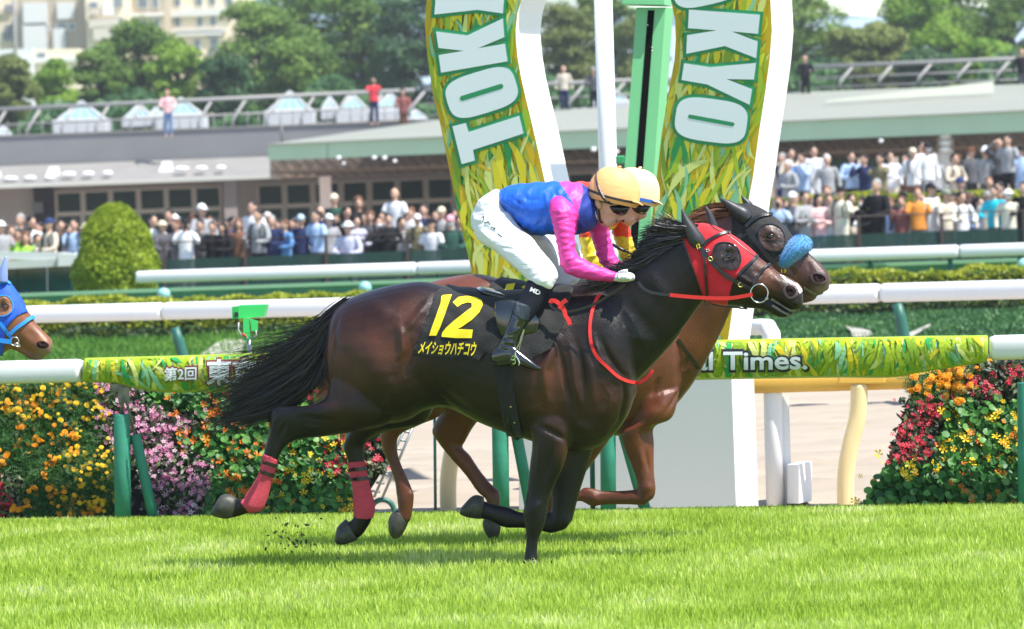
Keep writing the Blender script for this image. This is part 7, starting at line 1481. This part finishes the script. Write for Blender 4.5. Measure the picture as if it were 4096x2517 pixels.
fr2 = [(3113, 789, 'lightblue', 'brown', 'short', 'phone', 'grey', 1), (3168, 768, 'darkgrey', 'white', 'cap', 'rail', 'black', 1), (3215, 766, 'grey', 'dark', 'short', 'folded', 'grey', 1), (3272, 776, 'pink', 'dark', 'long', 'folded', 'lightblue', 1), (3315, 776, 'white', 'dark', 'short', 'rail', 'lightblue', 0), (3361, 746, 'cream', 'black', 'cap', 'rail', 'cream', 0, 'bag'), (3449, 787, 'black', 'dark', 'long', 'rail', 'black', 1, 'mask'), (3505, 717, 'black', 'grey', 'short', 'rail', 'black', 1), (3602, 787, 'maroon', 'brown', 'short', 'down', 'jeans', 0),
       (3668, 750, 'orange', 'brown', 'short', 'rail', 'darkgrey', 0), (3722, 732, 'white', 'black', 'cap', 'down', 'white', 0), (3784, 757, 'beige', 'green', 'cap', 'rail', 'brown', 1), (3846, 768, 'white', 'dark', 'short', 'rail', 'navy', 1, 'bag'), (3975, 744, 'cyan', 'dark', 'short', 'rail', 'black', 1), (4032, 757, 'cream', 'white', 'hat', 'down', 'darkgrey', 1, 'mask'), (4094, 728, 'black', 'dark', 'short', 'rail', 'black', 1)]
row(fr2, 81.9)
sc2 = [(3306, 744, 'darkgrey', 'brown', 'short', 'down', 'black', 1), (3136, 800, 'navy', 'dark', 'short', 'down', 'black', 1), (3245, 790, 'grey', 'brown', 'short', 'down', 'black', 1), (3819, 788, 'lavender', 'brown', 'long', 'down', 'black', 0), (3839, 708, 'navy', 'navy', 'cap', 'folded', 'navy', 1), (3996, 728, 'brown', 'dark', 'short', 'down', 'black', 1), (3915, 790, 'jeans', 'dark', 'short', 'folded', 'black', 1)]
row(sc2, 84.2)
for q in [(3163, 594, 'beige', 'dark', 'short', 'folded', 'black', 1), (3150, 641, 'grey', 'silver', 'short', 'folded', 'grey', 1, 'x', -1), (3205, 612, 'lightblue', 'dark', 'short', 'phone', 'darkgrey', 1, 'x', -.6), (3253, 584, 'white', 'dark', 'short', 'down', 'white', 1), (3306, 619, 'grey', 'silver', 'short', 'down', 'darkgrey', 1, 'x', -.8), (3520, 616, 'olive', 'dark', 'short', 'phone', 'black', 0, 'x', -.5), (3650, 592, 'white', 'beige', 'cap', 'down', 'brown', 1, 'bag', -.7), (3683, 567, 'white', 'dark', 'short', 'folded', 'black', 1), (3708, 570, 'white', 'black', 'cap', 'down', 'grey', 1, 'mask', -.8),
          (3816, 615, 'beige', 'dark', 'short', 'folded', 'brown', 1, 'bag'), (3940, 586, 'grey', 'white', 'cap', 'folded', 'darkgrey', 0), (3994, 550, 'darkgrey', 'dark', 'short', 'shade', 'black', 1), (4030, 540, 'grey', 'dark', 'short', 'folded', 'black', 0, 'x', -.8), (4085, 583, 'lightblue', 'black', 'cap', 'phone', 'lightblue', 1), (3955, 708, 'darkgrey', 'brown', 'short', 'folded', 'black', 1, 'x', -2.6)]:
    row([q], 95.0)
rgx = random.Random(21)
for k in range(26):
    t_ = k >= 14; u = 3120+(k % 14)*70+rgx.uniform(-22, 22)
    row([(u, (612 if t_ else 778)-(u-3400)*.035+rgx.uniform(-14, 22), rgx.choice(['black', 'darkgrey', 'navy', 'white', 'grey', 'white', 'lightblue', 'beige', 'brown']), rgx.choice(['dark', 'dark', 'brown', 'grey']), rgx.choice(['short', 'short', 'long', 'hat', 'cap']), rgx.choice(['down', 'folded', 'phone', 'rail']), rgx.choice(['black', 'navy', 'darkgrey', 'beige']), 1, 'x', rgx.uniform(0, .8))], 97.0 if t_ else 83.2)
for k in range(52):
    u = (rgx.uniform(0, 430) if k < 12 else rgx.uniform(600, 1900) if k < 46 else rgx.uniform(3110, 4090))
    row([(u, (880 if u < 2000 else 800)-(u-900 if u < 2000 else u-3400)*.035+rgx.uniform(-12, 14), rgx.choice(['black', 'darkgrey', 'navy', 'black', 'grey', 'white', 'brown', 'darkgreen']), rgx.choice(['dark', 'dark', 'brown', 'grey']), rgx.choice(['short', 'short', 'long', 'hat', 'cap']), rgx.choice(['down', 'folded', 'phone']), rgx.choice(['black', 'navy', 'darkgrey']), 1, 'x', rgx.uniform(0, 2))], 86.2)
n_crowd = len(PP)
# people on the roofs
for (u, v, Y, shirt, head, hk, pose, pants, lb) in ((668, 357, 148.2, 'pink', 'brown', 'short', 'rail', 'jeans', 'person in a pale pink shirt and jeans standing at the left roof railing'), (1492, 310, 148.0, 'red', 'dark', 'short', 'phone', 'navy', 'person in a red shirt with a phone at the left roof railing'), (1610, 356, 148.5, 'maroon', 'dark', 'long', 'rail', 'brown', 'crouching person in maroon at the roof railing beside the left arch leg'),
                                      (2253, 263, 146, 'beige', 'brown', 'bald', 'down', 'navy', 'person in beige on the roof between the left arch leg and white pole'), (2372, 268, 146, 'darkgrey', 'grey', 'cap', 'rail', 'black', 'person in a dark top and grey cap beside the white pole'), (3218, 218, 139, 'black', 'dark', 'short', 'folded', 'black', 'person in a black shirt on the roof right of the arch'), (4085, 193, 139.4, 'black', 'dark', 'short', 'down', 'darkgrey', 'person in black on the roof at the upper right edge')):
    d = spectator(u, v, Y, shirt, head, hk, pose, pants, pose != 'phone', 0); tag(d['o'], lb, 'person', 'people on the roof terraces')
# labels that single each spectator out
def zone(p):
    if p['Y'] > 90: return 'on the right terrace'
    if p['u'] < 330: return 'left of the topiary'
    if p['u'] < 2000: return 'between topiary and arch'
    return 'right of the arch'
def words(s): return len(s.split())
by = {}
for p in PP:
    zn = zone(p); p['z'] = zn; by.setdefault(zn, []).append(p)
labs = []
for zn, L in by.items():
    L.sort(key=lambda p: p['u'])
    for i, p in enumerate(L):
        l = L[i-1] if i else None; r = L[i+1] if i+1 < len(L) else None; base = f"{p['shirt']} top, {p['hair']}"
        c = [f"person in {base}, {p['pose']}, {zn}"]
        if 'mask' in p['extra']: c.insert(0, f"person in {base}, white face mask, {zn}")
        if l: c.append(f"person in {base}, right of one in {l['shirt']}, {zn}")
        if r: c.append(f"person in {base}, left of one in {r['shirt']}, {zn}")
        if l and r: c.append(f"{base}, between {l['shirt']} and {r['shirt']} tops, {zn}"); c.append(f"{base}, between {l['hair']} and {r['hair']}, {zn}")
        l2 = L[i-2] if i > 1 else None; r2 = L[i+2] if i+2 < len(L) else None
        if r and r2: c.append(f"{base}, left of {r['shirt']} and {r2['shirt']} tops, {zn}")
        if l and l2: c.append(f"{base}, right of {l2['shirt']} and {l['shirt']} tops, {zn}")
        c.append(f"{base}, {p['turn']}, {zn}"); c.append(f"{base}, {zn}")
        p['c'] = [x for x in c if words(x) <= 16]
        labs.append(p)
cnt = {}
for p in labs:
    for x in set(p['c']): cnt[x] = cnt.get(x, 0)+1
used = set()
for p in labs:
    ch = next((x for x in p['c'] if cnt[x] == 1 and x not in used), None) or next((x for x in p['c'] if x not in used), p['c'][0])
    used.add(ch); tag(p['o'], ch, 'person', 'spectators watching the race')
# turf kicked up by the hind feet
rg = np.random.RandomState(77); V = []; F = []
mb = MB()
for k in range(110):
    u = 1190+rg.randn()*62; v = 2150+rg.randn()*48; p = W(u, v, 22+rg.randn()*.15); s = .002+.008*rg.rand()**4; mb.ell(p, s*1.5, s, s*.8, 6, 4, Matrix.Rotation(rg.rand()*6, 3, 'Y'))
tag(mb.put('kicked_up_soil', mat('dark_soil', (.03, .035, .012), .95)), 'dark soil crumbs kicked up behind the hind hooves', 'soil', kind='stuff')
